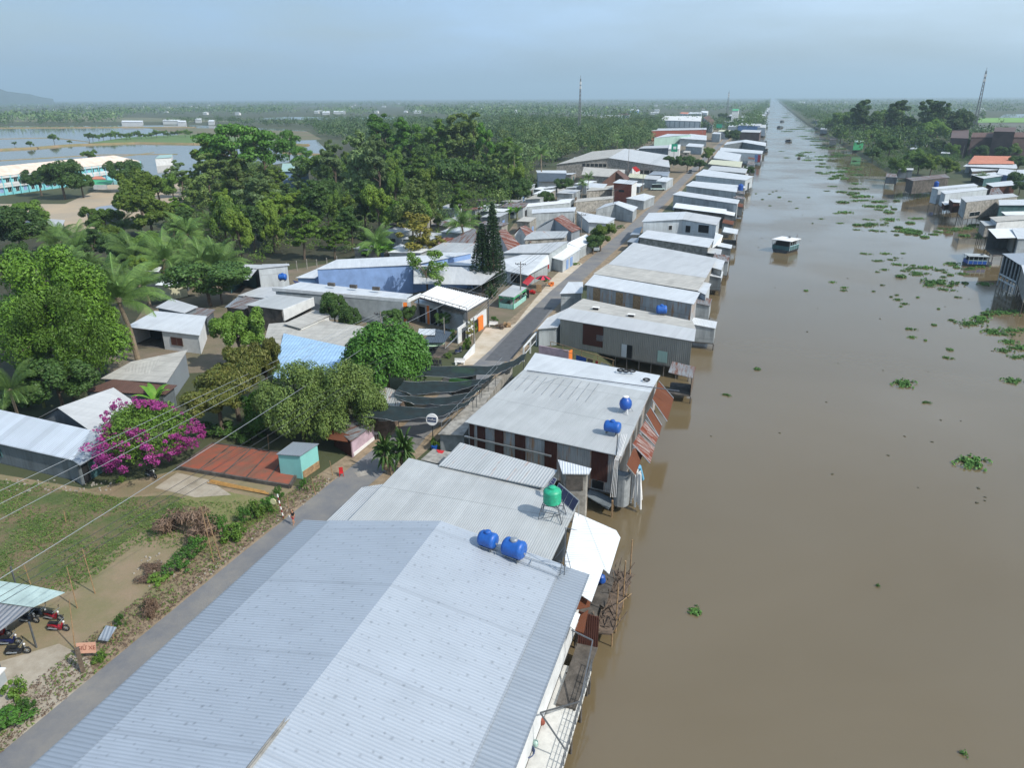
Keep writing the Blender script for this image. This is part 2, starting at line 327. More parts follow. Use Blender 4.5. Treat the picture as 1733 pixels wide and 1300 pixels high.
n2 = n.new('ShaderNodeTexNoise'); n2.inputs['Scale'].default_value = .9; n2.inputs['Detail'].default_value = 5; n2.inputs['Roughness'].default_value = .6; l.new(mp.outputs[0], n2.inputs[0])
n3 = n.new('ShaderNodeTexNoise'); n3.inputs['Scale'].default_value = .035; n3.inputs['Detail'].default_value = 3; l.new(tc.outputs['Object'], n3.inputs[0])
pw = n.new('ShaderNodeMapRange'); pw.inputs[1].default_value = .4; pw.inputs[2].default_value = .65; pw.inputs[3].default_value = .05; pw.inputs[4].default_value = .22; l.new(n3.outputs[0], pw.inputs[0])
bm = n.new('ShaderNodeBump'); bm.inputs['Distance'].default_value = .06; l.new(pw.outputs[0], bm.inputs['Strength']); l.new(n2.outputs[0], bm.inputs['Height']); l.new(bm.outputs[0], b.inputs['Normal'])
WZ = -1.8
wm = MB().poly([(-40, -60, WZ), (100, -60, WZ), (100, 28000, WZ), (-40, 28000, WZ)]); struct('water', wm, m)
# flooded paddies and fields
fm = mat('flooded_paddy', '#6b675e', .06, .15, .01); fm.node_tree.nodes['Principled BSDF'].inputs['IOR'].default_value = 1.33
def sheet(name, pts, z, mt, world=False):
    return struct(name, MB().poly([(p[0], p[1], z) if world else P(p[0], p[1], z) for p in pts]), mt)
sheet('flooded_field', [(-120, 318), (-120, 214), (330, 211.5), (520, 220), (560, 262), (335, 300), (200, 312)], .06, fm)
mud = mat('muddy_field', '#6f6150', .9, .2, .02, col2='#55603a')
sheet('muddy_field', [(250, 216.5), (330, 216), (520, 222), (545, 236), (470, 238), (330, 233)], .1, mud)
sheet('rice_field', [(150, 241.5), (215, 232), (330, 226.5), (470, 237), (500, 243), (340, 242)], .14, mat('young_rice', '#4f7034', .9, .2, .02, col2='#5d6a3a'))
sheet('far_field', [(-100, 206), (-100, 196), (120, 196), (330, 201), (420, 206)], .06, mat('dry_field', '#6f6a52', .9, .3, .004, col2='#4c5a38'))
sheet('rice_field', [(1640, 207), (1637, 199.5), (1900, 198), (1900, 206)], .08, mat('bright_rice', '#6f9a45', .9, .15, .02))
sheet('muddy_field', [(1620, 222), (1640, 208), (1900, 207), (1900, 225)], .05, mat('grey_paddy', '#5f6256', .9, .2, .02))
sheet('flooded_field', [(1690, 199), (1700, 193), (1800, 192), (1800, 198)], .12, fm)
sheet('flooded_field', [(1590, 190), (1600, 185), (1640, 184), (1650, 188)], .12, fm)
sheet('flooded_field', [(430, 201), (480, 197.5), (800, 198.5), (800, 202), (600, 203)], .08, fm)
def dike(pts, w_=3., h_=.9, mt=None):
    q = MB(); A = [P(a, b, 0) for a, b in pts]
    for i in range(len(A)-1):
        d = (A[i+1]-A[i]); nrm = Vector((-d.y, d.x, 0)).normalized()
        l0, r0, l1, r1 = A[i]+nrm*w_, A[i]-nrm*w_, A[i+1]+nrm*w_, A[i+1]-nrm*w_; up = Vector((0, 0, h_))
        tl0, tr0, tl1, tr1 = A[i]+nrm*w_*.5+up, A[i]-nrm*w_*.5+up, A[i+1]+nrm*w_*.5+up, A[i+1]-nrm*w_*.5+up
        q.poly([l0, l1, tl1, tl0]); q.poly([tl0, tl1, tr1, tr0]); q.poly([tr0, tr1, r1, r0]); q.poly([l0, tl0, tr0, r0]); q.poly([l1, r1, tr1, tl1])
    struct('dike', q, mt or mat('earth_dike', '#8a7558', .95, .2, .1, col2='#6a6a3c'))
dike([(-60, 257), (60, 251), (120, 246), (230, 242.5), (330, 244), (420, 243), (520, 246)], 4, 1.2)
dike([(-60, 217), (200, 215.5), (330, 215.5)], 4, 1.)
dike([(480, 259), (545, 262)], 3, .8)
dike([(-40, 236), (90, 233), (150, 240)], 1.5, .4); dike([(0, 272), (170, 262), (300, 261)], 1.2, .35); dike([(60, 283), (260, 258)], 1., .3)
# hill on the left horizon
h = MB(); hx = []
for i in range(28):
    t = i/27; px = -420+t*510; s = max(0, 1-abs(px+70)/175); hh = 38+ (s**1.25)*175
    base = PD(px, 167, 7500); hx.append((base.x, base.y, hh if s > 0 else -5))
for r_, off, sc in ((0, 0, 0.), (1, 900, .6), (2, 1800, 1.), (3, 3200, .55)): pass
rings = []
for off, sc in ((0, -.1), (700, .55), (1500, 1.), (2600, .5), (3800, -.1)):
    rings.append([Vector((x+ (x/7500)*off*.5, y+(y/7500)*off*.5, max(-5, z*sc*(1+.08*math.sin(i*1.9+off)))) ) for i, (x, y, z) in enumerate(hx)])
for A, B_ in zip(rings[:-1], rings[1:]):
    for i in range(len(A)-1): h.poly([A[i], A[i+1], B_[i+1], B_[i]])
struct('hill', h, mat('forested_hill', '#3c4a38', .95, .2, .003))
# road, verges, yards
def strip(name, Lp, Rp, z, mt):
    q = MB()
    for i in range(len(Lp)-1): q.poly([(Lp[i][0], Lp[i][1], z), (Rp[i][0], Rp[i][1], z), (Rp[i+1][0], Rp[i+1][1], z), (Lp[i+1][0], Lp[i+1][1], z)])
    return struct(name, q, mt)
asph = mat('old_asphalt', '#64666a', .9, .14, .3, col2='#7d7a74', bump=.15, bscale=6.)
RY = [-40, 20, 30, 45, 60, 75, 105, 145, 175, 225, 290, 400, 550, 900]
RLx = [-41.6, -41.2, -41., -40.6, -39.8, -38.9, -38.6, -39.6, -39.3, -38.4, -38.0, -38.6, -39, -39]
RRx = [x+4.1 for x in RLx]
strip('road_verge', [(x-1.9+.5*math.sin(y*.7), y) for x, y in zip(RLx, RY)], [(x+1.8, y) for x, y in zip(RRx, RY)], .012, mat('dusty_verge', '#93826c', .95, .22, .9, col2='#6b5f4b', bump=.3, bscale=5.))
strip('road', list(zip(RLx, RY)), list(zip(RRx, RY)), .024, asph)
# tar patch
sheet('road_patch', [(640, 760), (668, 745), (720, 742), (700, 765)], .032, mat('pale_road_repair', '#75736e', .9, .2, 1.))
sheet('road_patch', [(600, 800), (618, 797), (624, 803), (606, 808)], .034, mat('pale_pothole_fill', '#a09a90', .9, .2, 1.))
sheet('road_patch', [(820, 610), (862, 612), (935, 520), (905, 520)], .032, mat('fresh_asphalt', '#56585b', .9, .12, 1.))
cpav = mat('dusty_concrete', '#a39b8c', .9, .2, .5, col2='#857b6a', bump=.2, bscale=4.)
dirt = mat('trodden_earth', '#7d6c55', .95, .25, .45, col2='#6b6448', bump=.4, bscale=3.)
# open lot bottom-left: earth, lawn, concrete
sheet('earth_lot', [(-150, 830), (0, 803), (150, 828), (330, 790), (560, 835), (505, 872), (300, 1022), (90, 1195), (-90, 1330), (-150, 1330)], .008, mat('lot_earth', '#85745e', .95, .25, .3, col2='#6d6a49', bump=.5, bscale=2.5))
lawn = bpy.data.materials.new('patchy_lawn'); lawn.use_nodes = True; n = lawn.node_tree.nodes; l = lawn.node_tree.links; b = n['Principled BSDF']; b.inputs['Roughness'].default_value = .95
tc = n.new('ShaderNodeTexCoord'); no = n.new('ShaderNodeTexNoise'); no.inputs['Scale'].default_value = .28; no.inputs['Detail'].default_value = 7; no.inputs['Roughness'].default_value = .7
rp = n.new('ShaderNodeValToRGB'); e = rp.color_ramp.elements; e[0].position = .3; e[0].color = lin('#364a20'); e[1].position = .6; e[1].color = lin('#6a5c44')
e2 = rp.color_ramp.elements.new(.44); e2.color = lin('#4c582c'); e3 = rp.color_ramp.elements.new(.52); e3.color = lin('#5c593a')
l.new(tc.outputs['Object'], no.inputs[0]); l.new(no.outputs[0], rp.inputs[0]); l.new(rp.outputs[0], b.inputs['Base Color'])
nb = n.new('ShaderNodeTexNoise'); nb.inputs['Scale'].default_value = 5; nb.inputs['Detail'].default_value = 5; bm = n.new('ShaderNodeBump'); bm.inputs['Strength'].default_value = .8; bm.inputs['Distance'].default_value = .12
l.new(tc.outputs['Object'], nb.inputs[0]); l.new(nb.outputs[0], bm.inputs['Height']); l.new(bm.outputs[0], b.inputs['Normal'])
sheet('lawn', [(-120, 845), (0, 812), (120, 832), (200, 843), (290, 838), (335, 850), (270, 893), (225, 905), (190, 935), (130, 985), (60, 1000), (-20, 1030), (-150, 1080)], .016, lawn)
sheet('lawn', [(350, 825), (470, 850), (470, 868), (420, 893), (350, 875), (300, 848)], .018, mat('dry_grass', '#79714e', .95, .2, .5, col2='#5f6a38', bump=.5, bscale=4))
sheet('concrete_yard', [(100, 1090), (150, 1115), (160, 1150), (120, 1185), (70, 1225), (10, 1280), (-60, 1320), (-100, 1200), (0, 1120)], .02, cpav)
sheet('concrete_pad', [(300, 800), (352, 812), (392, 838), (330, 842), (262, 826)], .028, cpav)
sheet('forecourt', [(778, 618), (800, 585), (822, 555), (850, 555), (872, 548), (890, 525), (935, 470), (968, 440), (1000, 452), (905, 545), (855, 590), (820, 616)], .02, mat('pale_concrete', '#bab1a2', .9, .12, .4, col2='#a3957f'))
sheet('path', [(255, 815), (330, 790), (345, 795), (285, 832), (200, 842), (150, 830), (190, 820)], .02, dirt)
sheet('school_yard', [(-80, 395), (-20, 345), (110, 345), (205, 303), (320, 303), (330, 330), (300, 360), (200, 378), (90, 400)], .02, mat('school_yard_earth', '#a8967c', .95, .15, .05, col2='#938a7a'))
sheet('village_ground', [(640, 600), (520, 620), (180, 640), (190, 560), (230, 500), (560, 445), (640, 440), (840, 420), (890, 350), (960, 290), (1100, 225), (1230, 215), (1240, 240), (1130, 330), (1000, 440), (800, 590)], .006, mat('village_earth', '#77695a', .95, .25, .2, col2='#5c5a44', bump=.3, bscale=2.))
ff = mat('forest_floor', '#2c3320', .95, .25, .4, col2='#3d3a28', bump=.6, bscale=2.)
sheet('forest_floor', [(170, 480), (330, 455), (540, 443), (640, 428), (740, 418), (800, 388), (842, 388), (880, 355), (905, 320), (905, 285), (960, 268), (1080, 252), (1108, 222), (1095, 200), (1000, 202), (870, 206), (640, 222), (545, 262), (540, 292), (470, 300), (470, 275), (345, 298), (330, 340), (300, 378), (200, 396), (190, 430)], .03, ff)
sheet('forest_floor', [(-120, 415), (60, 405), (180, 420), (180, 480), (330, 500), (245, 520), (190, 600), (100, 650), (-60, 690), (-200, 600)], .026, ff)
# red brick-dust floor slab with low wall
RB = [P(300, 790, .35), P(360, 750, .35), P(520, 772, .35), P(490, 822, .35)]
t = Thing('floor_slab', 'low raised slab of red brick tiles with a mossy concrete edge beside the teal shed', 'floor slab', P(400, 790, 0))
q = MB().poly(RB); t.part('paving', q, mat('red_brick_floor', '#8f4a36', .9, .25, .8, col2='#6a4f40', bump=.3, bscale=6.))
q = MB()
for a, b_ in ((0, 1), (1, 2), (2, 3), (3, 0)):
    A, Bq = RB[a].copy(), RB[b_].copy(); A.z = Bq.z = .17; q.bar(A, Bq, .25, .5)
t.part('kerb', q, G('cdk'))
q = MB()
for k in (.2, .42, .62, .8):
    A = RB[0].lerp(RB[3], k); Bq = RB[1].lerp(RB[2], k); q.bar(A+Vector((0, 0, .03)), Bq+Vector((0, 0, .03)), .12, .06)
t.part('beam', q, G('cdk'))
# ------------------------------------------------------------------ buildings
def W3(p):
    if isinstance(p, Vector): return p.copy()
    return P(p[0], p[1], p[2]) if len(p) == 3 else Vector(p[1:])   # ('w', x, y, z) is a world point
BN = []
def house(name, label, cat, roofs, outline=None, wall='wt', base=-.02, inset=.35, wins=(), stilts=0, group=None, th=.06, wedges=None, rname='roof', floor=True, spx=2.6):
    """roofs: [(pts, material)], first edge of each runs along the eave; outline: wall-top line, near-left first; wall: material or list per edge"""
    RP = [([W3(p) for p in pts], mt) for pts, mt in roofs]
    O = [W3(p) for p in outline] if outline else [p.copy() for p in RP[0][0]]
    cx = sum(O, Vector())/len(O); BN.append((label, [tuple(round(v, 1) for v in p) for p in O]))
    t = Thing(name, label, cat, (cx.x, cx.y, max(base, -.02)), group)
    for pts, mt in RP: t.part(rname, MB().slab(pts, th), G(mt))
    I = []
    for p in O:
        d = Vector((cx.x-p.x, cx.y-p.y, 0)); dl = d.length; I.append(p+d*min(.2, inset*1.4/max(dl, .1))-Vector((0, 0, th+.03)))
    n_ = len(I); t.I = I; t.base = base; wall = wall or [None]
    groups = {}
    for i in range(n_):
        mt = wall if isinstance(wall, str) else wall[i % len(wall)]
        if mt is None: continue
        a, b_ = I[i], I[(i+1) % n_]; d = (b_-a); d.z = 0; Lh = d.length; nr = Vector((d.y, -d.x, 0)).normalized()
        if nr.dot((a+b_)/2-cx) < 0: nr = -nr
        th_w = .08; q = groups.setdefault(mt, MB())
        fa, fb = Vector((a.x, a.y, base)), Vector((b_.x, b_.y, base)); k = nr*th_w
        q.poly([fa, fb, b_, a], [(0, base), (Lh, base), (Lh, b_.z), (0, a.z)])
        q.poly([fb-k, fa-k, a-k, b_-k], [(0, base), (Lh, base), (Lh, b_.z), (0, a.z)])
        q.poly([a, b_, b_-k, a-k]); q.poly([fa, fb, fb-k, fa-k])
    for mt, q in groups.items(): t.part('wall', q, G(mt))
    for wn in wins: opening(t, *wn)
    if floor: 
        q = MB(); q.slab([Vector((p.x, p.y, base+.03)) for p in I], .18); t.part('floor', q, G('cdk'))
    if stilts:
        for i in range(n_):
            a, b_ = I[i], I[(i+1) % n_]; Lh = (b_-a).length; k = max(1, int(Lh/spx))
            for j in range(k):
                p = a.lerp(b_, j/k)
                gl = p.x > interp(p.y, XL)-1.5 if stilts == 1 else p.x < interp(p.y, XR)+1
                if gl and (i != 2): t.part('stilt', MB().tube((p.x, p.y, -3.2), (p.x+random.uniform(-.08, .08), p.y, base-.15), .09, n=6), G('cdk'))
    return t
def opening(t, e, u0, u1, z0, z1, mt='glass', nm='window', fr='wht', lab=None):
    I = t.I; a, b_ = I[e], I[(e+1) % len(I)]; a = Vector((a.x, a.y, 0)); b_ = Vector((b_.x, b_.y, 0)); d = b_-a; cx = sum(I, Vector())/len(I)
    nr = Vector((d.y, -d.x, 0)).normalized(); 
    if nr.dot((a+b_)/2-cx) < 0: nr = -nr
    A = a.lerp(b_, u0)+nr*.03; Bq = a.lerp(b_, u1)+nr*.03; L_ = (Bq-A).length; q = MB(); dn = d.normalized(); M3 = Matrix((dn, nr, Vector((0, 0, 1)))).transposed()
    c = (A+Bq)/2; c.z = (z0+z1)/2; q.box(c, (L_, .1, z1-z0), m=M3)
    o = t.part(nm, q, G(mt), label=lab)
    if fr:
        f = MB(); w_ = .07
        for cc, dd in ((A.lerp(Bq, 0), (w_, .16, z1-z0+w_)), (Bq, (w_, .16, z1-z0+w_))):
            cc = cc.copy(); cc.z = (z0+z1)/2; f.box(cc, dd, m=M3)
        for z in (z0, z1): cc = c.copy(); cc.z = z; f.box(cc, (L_-w_, .15, w_), m=M3)
        if nm == 'window' and L_ > 1.: cc = c.copy(); f.box(cc, (w_*.7, .13, z1-z0-w_), m=M3)
        t.part('frame', f, G(fr), parent=o)
    return o
def q4(pts, z):
    z = z if hasattr(z, '__len__') else [z]*len(pts)
    return [(p[0], p[1], zz) for p, zz in zip(pts, z)]
def mono(label, pts, z, rm, wall, cat='house', name='house', **k):
    if k.get('stilts') == 2: z = [v*1.6 for v in z] if hasattr(z, '__len__') else z*1.6; k['base'] = .7
    return house(name, label, cat, [(q4(pts, z), rm)], wall=wall, **k)
def gab(label, n3, f3, ze, zr, rm, wall, cat='house', name='house', rm2=None, zn=None, **k):
    """gable whose ridge runs away from us: n3 = near left, near ridge, near right; f3 = far left, far ridge, far right (pixels)"""
    z3 = (ze, zr, zn if zn is not None else ze)
    a, r, b_ = [W3((p[0], p[1], z)) for p, z in zip(n3, z3)]; c, s, d = [W3((p[0], p[1], z)) for p, z in zip(f3, z3)]
    return house(name, label, cat, [([a, c, s, r], rm), ([b_, d, s, r], rm2 or rm)], [a, r, b_, d, s, c], wall, **k)
def wq(*p): return [Vector(x) for x in p]
CG = None
# --- canal row, near to far ------------------------------------------------
big = house('warehouse', 'huge pale blue corrugated gable roof with rows of dark screw marks, nearest in the foreground', 'warehouse',
 [(wq((-31.6, 8, 4.75), (-31.6, 46, 4.75), (-21.2, 46, 6.7), (-21.2, 8, 6.7)), 'blue'), (wq((-11.2, 8, 4.75), (-11.2, 46, 4.75), (-21.2, 46, 6.7), (-21.2, 8, 6.7)), 'blue'),
  (wq((-34.1, 8, 4.35), (-34.1, 46, 4.35), (-31.5, 46, 4.70), (-31.5, 8, 4.70)), 'ext'), (wq((-9.1, 8, 4.3), (-9.1, 46, 4.3), (-11.3, 46, 4.66), (-11.3, 8, 4.66)), 'ext')],
 wq((-33.8, 8.3, 4.3), (-21.2, 8.3, 6.6), (-9.5, 8.3, 4.3), (-9.5, 45.8, 4.3), (-21.2, 45.8, 6.6), (-33.8, 45.8, 4.3)), 'plw', stilts=1, inset=.3)
q = MB(); 
for s in (-1, 1): q.slab([(-20.8, 8, 7.16), (-21.7, 46.03, 6.16), (-21.7+s*.35, 46.03, 6.12), (-21.7+s*.35, 8, 6.12)][::s], .02)
big.part('ridge_cap', q, G('conc'))
house('house', 'long grey corrugated roof under the green water tank, right behind the huge pale blue warehouse', 'house',
 [(wq((-30.6, 46.4, 4.1), (-12.4, 46.4, 4.1), (-12.4, 55.1, 4.1), (-15.7, 57.4, 4.1), (-30.6, 59.4, 4.3)), 'grey'), (wq((-33.3, 46.4, 3.1), (-30.7, 46.4, 3.5), (-30.7, 55.5, 3.5), (-33.3, 54.5, 3.1)), 'pale')],
 wq((-30.3, 46.5, 4.), (-12.6, 46.5, 4.), (-12.6, 55., 4.), (-30.3, 59.2, 4.)), 'wtd', stilts=1)
wh = mono('dazzling white veranda roof over the canal side beside the grey roof', [(955, 950), (972, 1000), (1001, 1019), (1021, 963), (1031, 972), (1050, 910), (1043, 898), (973, 867)], [3.95, 3.9, 3.6, 3.6, 3.5, 3.5, 3.55, 3.95], 'white', None, cat='veranda', name='veranda', stilts=1)
# posts and boards hanging under the veranda
house('veranda', 'narrow lean-to of dark rusty sheets and one white sheet under the warehouse eave', 'lean-to',
 [(q4([(985, 999), (970, 1033), (998, 1027), (1001, 1006)], [3.3, 3.3, 3, 3]), 'rust'), (q4([(969, 1035), (960, 1057), (972, 1066), (982, 1040)], [3.3, 3.3, 3.1, 3.1]), 'white'), (q4([(983, 1041), (973, 1067), (988, 1072), (996, 1032)], [3.1, 3.1, 3, 3]), 'rust')],
 wq((-9.3, 37, 3.), (-7.9, 37, 2.8), (-7.7, 43.5, 2.8), (-9.3, 43.5, 3.)), [None, None, 'wtr', None], inset=.1, stilts=1)
mono('off-white roof with faint rust spots between the grey roof and the rust-striped house', [(742, 788), (920, 826), (944, 796), (779, 749)], [4.4, 4.4, 4.7, 4.7], 'spot', 'wt', stilts=1, name='house', cat='house')
t = mono('small raised concrete box with a light roof, below the rust-striped house by the canal', [(952, 802), (997, 803), (1001, 793), (944, 778)], [5.2, 5.2, 5.4, 5.4], 'light', 'conc', cat='outhouse', name='outhouse', stilts=1)
opening(t, 0, .06, .86, 3.4, 5., 'cdk', 'recess_shade', None)  # flat panel in darker concrete, the recess's shade painted into its colour
# front yards between road and B4
B4w = [Vector((-28.4, 69, 4.4)), Vector((-10.3, 66, 4.4)), Vector((-9.9, 82.6, 5.)), Vector((-9.7, 90.4, 4.4)), Vector((-27.7, 94.2, 4.4)), Vector((-26.7, 85.5, 5.))]
b4 = house('house', 'wide grey house with rust-brown wall panels and two blue tanks on its roof', 'house',
 [([B4w[0], B4w[1], B4w[2], B4w[5]], 'grey'), ([B4w[4], B4w[3], B4w[2], B4w[5]], 'light')], B4w, 'wto', base=-.3, stilts=1)
for u0, u1 in ((.01, .04), (.065, .12), (.19, .25), (.33, .4), (.53, .61), (.83, .93)): opening(b4, 0, u0, u1, .9, 4.2, 'wtr', 'panel', None)
opening(b4, 0, .84, .91, -.1, .8, 'dk', 'window', None); 
q = MB().bar(B4w[0]+Vector((0, -.1, -1.7)), B4w[0].lerp(B4w[1], .58)+Vector((0, -.1, -1.7)), .16); b4.part('rail', q, G('gal'))
t = b4
aw = [([(1104, 677), (1115, 646), (1140, 675), (1129, 714)], 'rust'), ([(1093, 702), (1101, 690), (1120, 721), (1115, 740)], 'rust'), ([(1082, 729), (1092, 712), (1114, 740), (1108, 755)], 'orust'),
      ([(1070, 753), (1081, 734), (1108, 758), (1100, 785)], 'orust'), ([(1060, 788), (1072, 759), (1092, 757), (1075, 806)], 'rust')]
for i, (p, m_) in enumerate(aw):
    zz = [4.1+.04*i, 4.1+.04*i, 2.7+.03*i, 2.7+.03*i]; pts = [P(a, b_, z) for (a, b_), z in zip(p, zz)]
    A = Thing('awning', 'rust-brown awning sheet over the canal, ' + ('farthest of five', 'second from the far end of five', 'middle one of five, white streaked', 'second nearest of five', 'nearest of five, above the grey tarpaulin')[i], 'awning', sum(pts, Vector())/4)
    A.part('sheet', MB().slab(pts, .03), G(m_))
    for j, k in ((0, 3), (1, 2)): A.part('batten', MB().bar(pts[j]+Vector((0, 0, .06)), pts[k]+Vector((0, 0, .06)), .08), G('gal'))
# B5
h5 = house('house', 'ribbed olive-grey house with a rust-brown patch, an open door and two roof vents', 'house',
 [(q4([(943, 539), (1175, 578), (1178, 557), (962, 521)], [4.6, 4.6, 5.3, 5.3]), 'pale'), (q4([(987, 505), (1172, 543), (1178, 557), (962, 521)], [4.9, 4.9, 5.3, 5.3]), 'cem')],
 q4([(943, 539), (1175, 578), (1178, 557), (1172, 543), (987, 505), (962, 521)], [4.6, 4.6, 5.3, 4.9, 4.9, 5.3]), 'wg', stilts=1, spx=2.)
opening(h5, 0, .19, .35, 1., 4.4, 'wtr', 'panel', None); opening(h5, 0, .54, .58, .1, 2.2, 'dk', 'door', None); opening(h5, 0, .5, .54, .1, 2.2, 'wtl', 'door_leaf', None); opening(h5, 0, .77, .84, .4, 2.2, 'mint', 'panel', None); opening(h5, 0, .3, .35, 2., 3., 'wtl', 'patch', None)
for a, b_ in ((1008, 524), (1068, 536)):
    c = P(a, b_, 5.25); h5.part('vent', MB().box(c+Vector((0, 0, .15)), (.9, .5, .35)), G('dk')); h5.part('vent_cap', MB().slab([c+Vector((-.6, -.1, .36)), c+Vector((.6, -.1, .36)), c+Vector((.6, .5, .42)), c+Vector((-.6, .5, .42))], .04), G('wht'))
mono('low grey lean-to at the road end of the ribbed olive house', [(909, 557), (944, 554), (962, 521), (926, 538)], [3.2, 3.2, 3.5, 3.5], 'pale', 'wt', cat='lean-to', name='lean_to')
# B6
h6 = house('house', 'tall narrow house with patched rusty sheet walls under a bright slanting roof', 'house',
 [(q4([(989, 482), (1174, 515), (1185, 495), (1006, 464)], [6.1, 6.1, 6.6, 6.6]), 'light')], None, 'wto', stilts=1, base=0)
opening(h6, 0, .07, .14, 3.2, 5.8, 'woodl', 'panel', None); opening(h6, 0, .3, .37, 3.2, 5.8, 'woodl', 'panel', None); opening(h6, 0, .47, .54, 3.2, 5.8, 'woodl', 'panel', None)
mono('small grey shed with a pale blue awning before the tall patched house', [(947, 497), (986, 496), (987, 477), (962, 477)], [3.6, 3.6, 4, 4], 'light', 'wt', cat='lean-to', name='lean_to')
mono('bright canal-side porch roof at the water end of the tall patched house', [(1174, 489), (1194, 499), (1204, 480), (1184, 475)], 3.6, 'light', 'wtl', cat='porch', name='porch', stilts=1)
# B7
mono('low grey cement-sheet roof with a step in it behind the tall patched house', [(1004, 463), (1180, 492), (1196, 469), (1029, 446)], [3.8, 3.8, 4.2, 4.2], 'cem', 'conc', stilts=1)
mono('very wide pale grey roof with a white canal-side flap, behind the stepped cement roof', [(1029, 447), (1195, 470), (1214, 437), (1072, 410)], [4.2, 4.2, 4.6, 4.6], 'pale', 'conc', stilts=1)
mono('white canal-side porch roof at the water end of the very wide grey roof', [(1203, 452), (1221, 457), (1227, 441), (1212, 437)], 3.7, 'light', 'wt', cat='porch', name='porch', stilts=1)
mono('light strip roof above a stained concrete wall, next to the two-storey tin house', [(1080, 401), (1200, 419), (1209, 404), (1095, 389)], [4.3, 4.3, 4.5, 4.5], 'light', 'conc', stilts=1)
mono('tiny grey canal porch below the two-storey tin house', [(1192, 427), (1220, 431), (1222, 422), (1196, 418)], 3., 'pale', 'conc', cat='porch', name='porch', stilts=1)
h9 = gab('two-storey tin house with a low gable roof and three dark windows facing us', [(1086, 375), (1155, 371), (1214, 381)], [(1098, 360), (1161, 358), (1221, 368)], 6.3, 6.9, 'light', 'wtl', rm2='pale', stilts=1)
opening(h9, 0, .66, .75, 4., 5.2, 'dk'); opening(h9, 1, .12, .26, 3.5, 5.3, 'dk', 'door', None); opening(h9, 1, .5, .8, 3.9, 5.9, 'dk', 'window', None); opening(h9, 1, .32, .5, 3.9, 5.9, 'wtl', 'panel', None)
mono('white sheet canopy on the canal end of the two-storey tin house', [(1205, 420), (1219, 412), (1224, 398), (1211, 393)], [2.6, 2.6, 4., 4.], 'white', None, cat='canopy', name='canopy', stilts=1)
mono('grey roadside awning beside the two-storey tin house', [(1066, 397), (1082, 397), (1088, 383), (1076, 386)], 3., 'ext', None, cat='awning', name='awning')
mono('small curved grey awning at the road edge in front of the stained concrete wall', [(1061, 409), (1079, 411), (1082, 402), (1068, 403)], 2.6, 'ext', 'wtd', cat='awning', name='awning')
mono('white strip roof over a brown wall behind the two-storey tin house', [(1139, 351), (1228, 362), (1230, 354), (1144, 343)], [4.2, 4.2, 4.5, 4.5], 'white', 'cdk', stilts=1)
h11 = mono('long plain grey-walled house with a thin white roof edge, behind the brown-walled one', [(1138, 329), (1249, 345), (1252, 338), (1150, 323)], [5.3, 5.3, 5.6, 5.6], 'light', 'wt', stilts=1)
mono('bright flat roof with a blue tank at its canal end', [(1160, 314), (1247, 325), (1249, 313), (1172, 306)], [4.8, 4.8, 5, 5], 'light', 'wt', stilts=1)
mono('pale roof with a hexagonal canal porch beyond the roof with a blue tank', [(1176, 296), (1262, 305), (1276, 298), (1191, 286)], [4.6, 4.6, 4.8, 4.8], 'light', 'wtl', stilts=1)
mono('grey roof behind the cream strip roof', [(1198, 287), (1262, 293), (1266, 285), (1205, 280)], 4.3, 'pale', 'conc', stilts=1)
mono('cream yellow strip roof among the grey canal roofs', [(1198, 277), (1254, 283), (1257, 273), (1204, 270)], [4.7, 4.7, 4.9, 4.9], 'cream', 'conc', stilts=1)
mono('broad pale roof in front of the white and red-ended canal house', [(1207, 267), (1250, 273), (1255, 261), (1216, 254)], [4.9, 4.9, 5.4, 5.4], 'light', 'wtl', stilts=1)
t = mono('long thin roof with a blue and red painted canal end', [(1217, 255), (1290, 260), (1292, 255), (1220, 249)], [5.4, 5.4, 5.7, 5.7], 'light', 'plw', stilts=1, base=.2)
opening(t, 0, .85, .92, .5, 4.6, 'blu', 'panel', None); opening(t, 0, .92, .98, .5, 4.6, 'red', 'panel', None)
t = gab('dark board-fronted barn with a low white gable roof and open canal end', [(1225, 245), (1256, 240), (1296, 247)], [(1230, 240), (1262, 236), (1297, 241)], 5., 6.2, 'light', 'wtd', stilts=1)
mono('tall brown-walled house behind the dark board barn', [(1252, 223), (1286, 224), (1289, 220), (1258, 219)], [8, 8, 8.3, 8.3], 'pale', 'prp', stilts=1)
mono('house with a bright blue side wall and white upper floor by the canal', [(1249, 212), (1287, 213), (1289, 209), (1254, 208)], [9, 9, 9.3, 9.3], 'pale', ['blu', 'plw', 'plw', 'plw'], stilts=1)
mono('white canal-side block next to the blue-walled house', [(1282, 215), (1296, 216), (1297, 211), (1284, 210)], 8., 'pale', 'plw', stilts=1)
mono('narrow white warehouse roof far down the left canal bank', [(1268, 205), (1294, 206), (1296, 203), (1272, 202)], 6, 'white', 'plg', stilts=1)
for k, (px, py) in enumerate(((1287, 199), (1290, 194.5), (1292, 191), (1295, 187.5), (1297, 184.5))):
    mono(('small bright canal roof beyond the narrow white warehouse', 'second far canal roof on the left bank', 'middle far canal roof on the left bank', 'fourth far canal roof on the left bank', 'farthest canal roof on the left bank before the haze')[k], [(px-14+k*2, py), (px+5, py+.8), (px+6, py-1.5), (px-12+k*2, py-2.2)], 5.5, ('pale', 'light')[k % 2], 'plg', stilts=0)
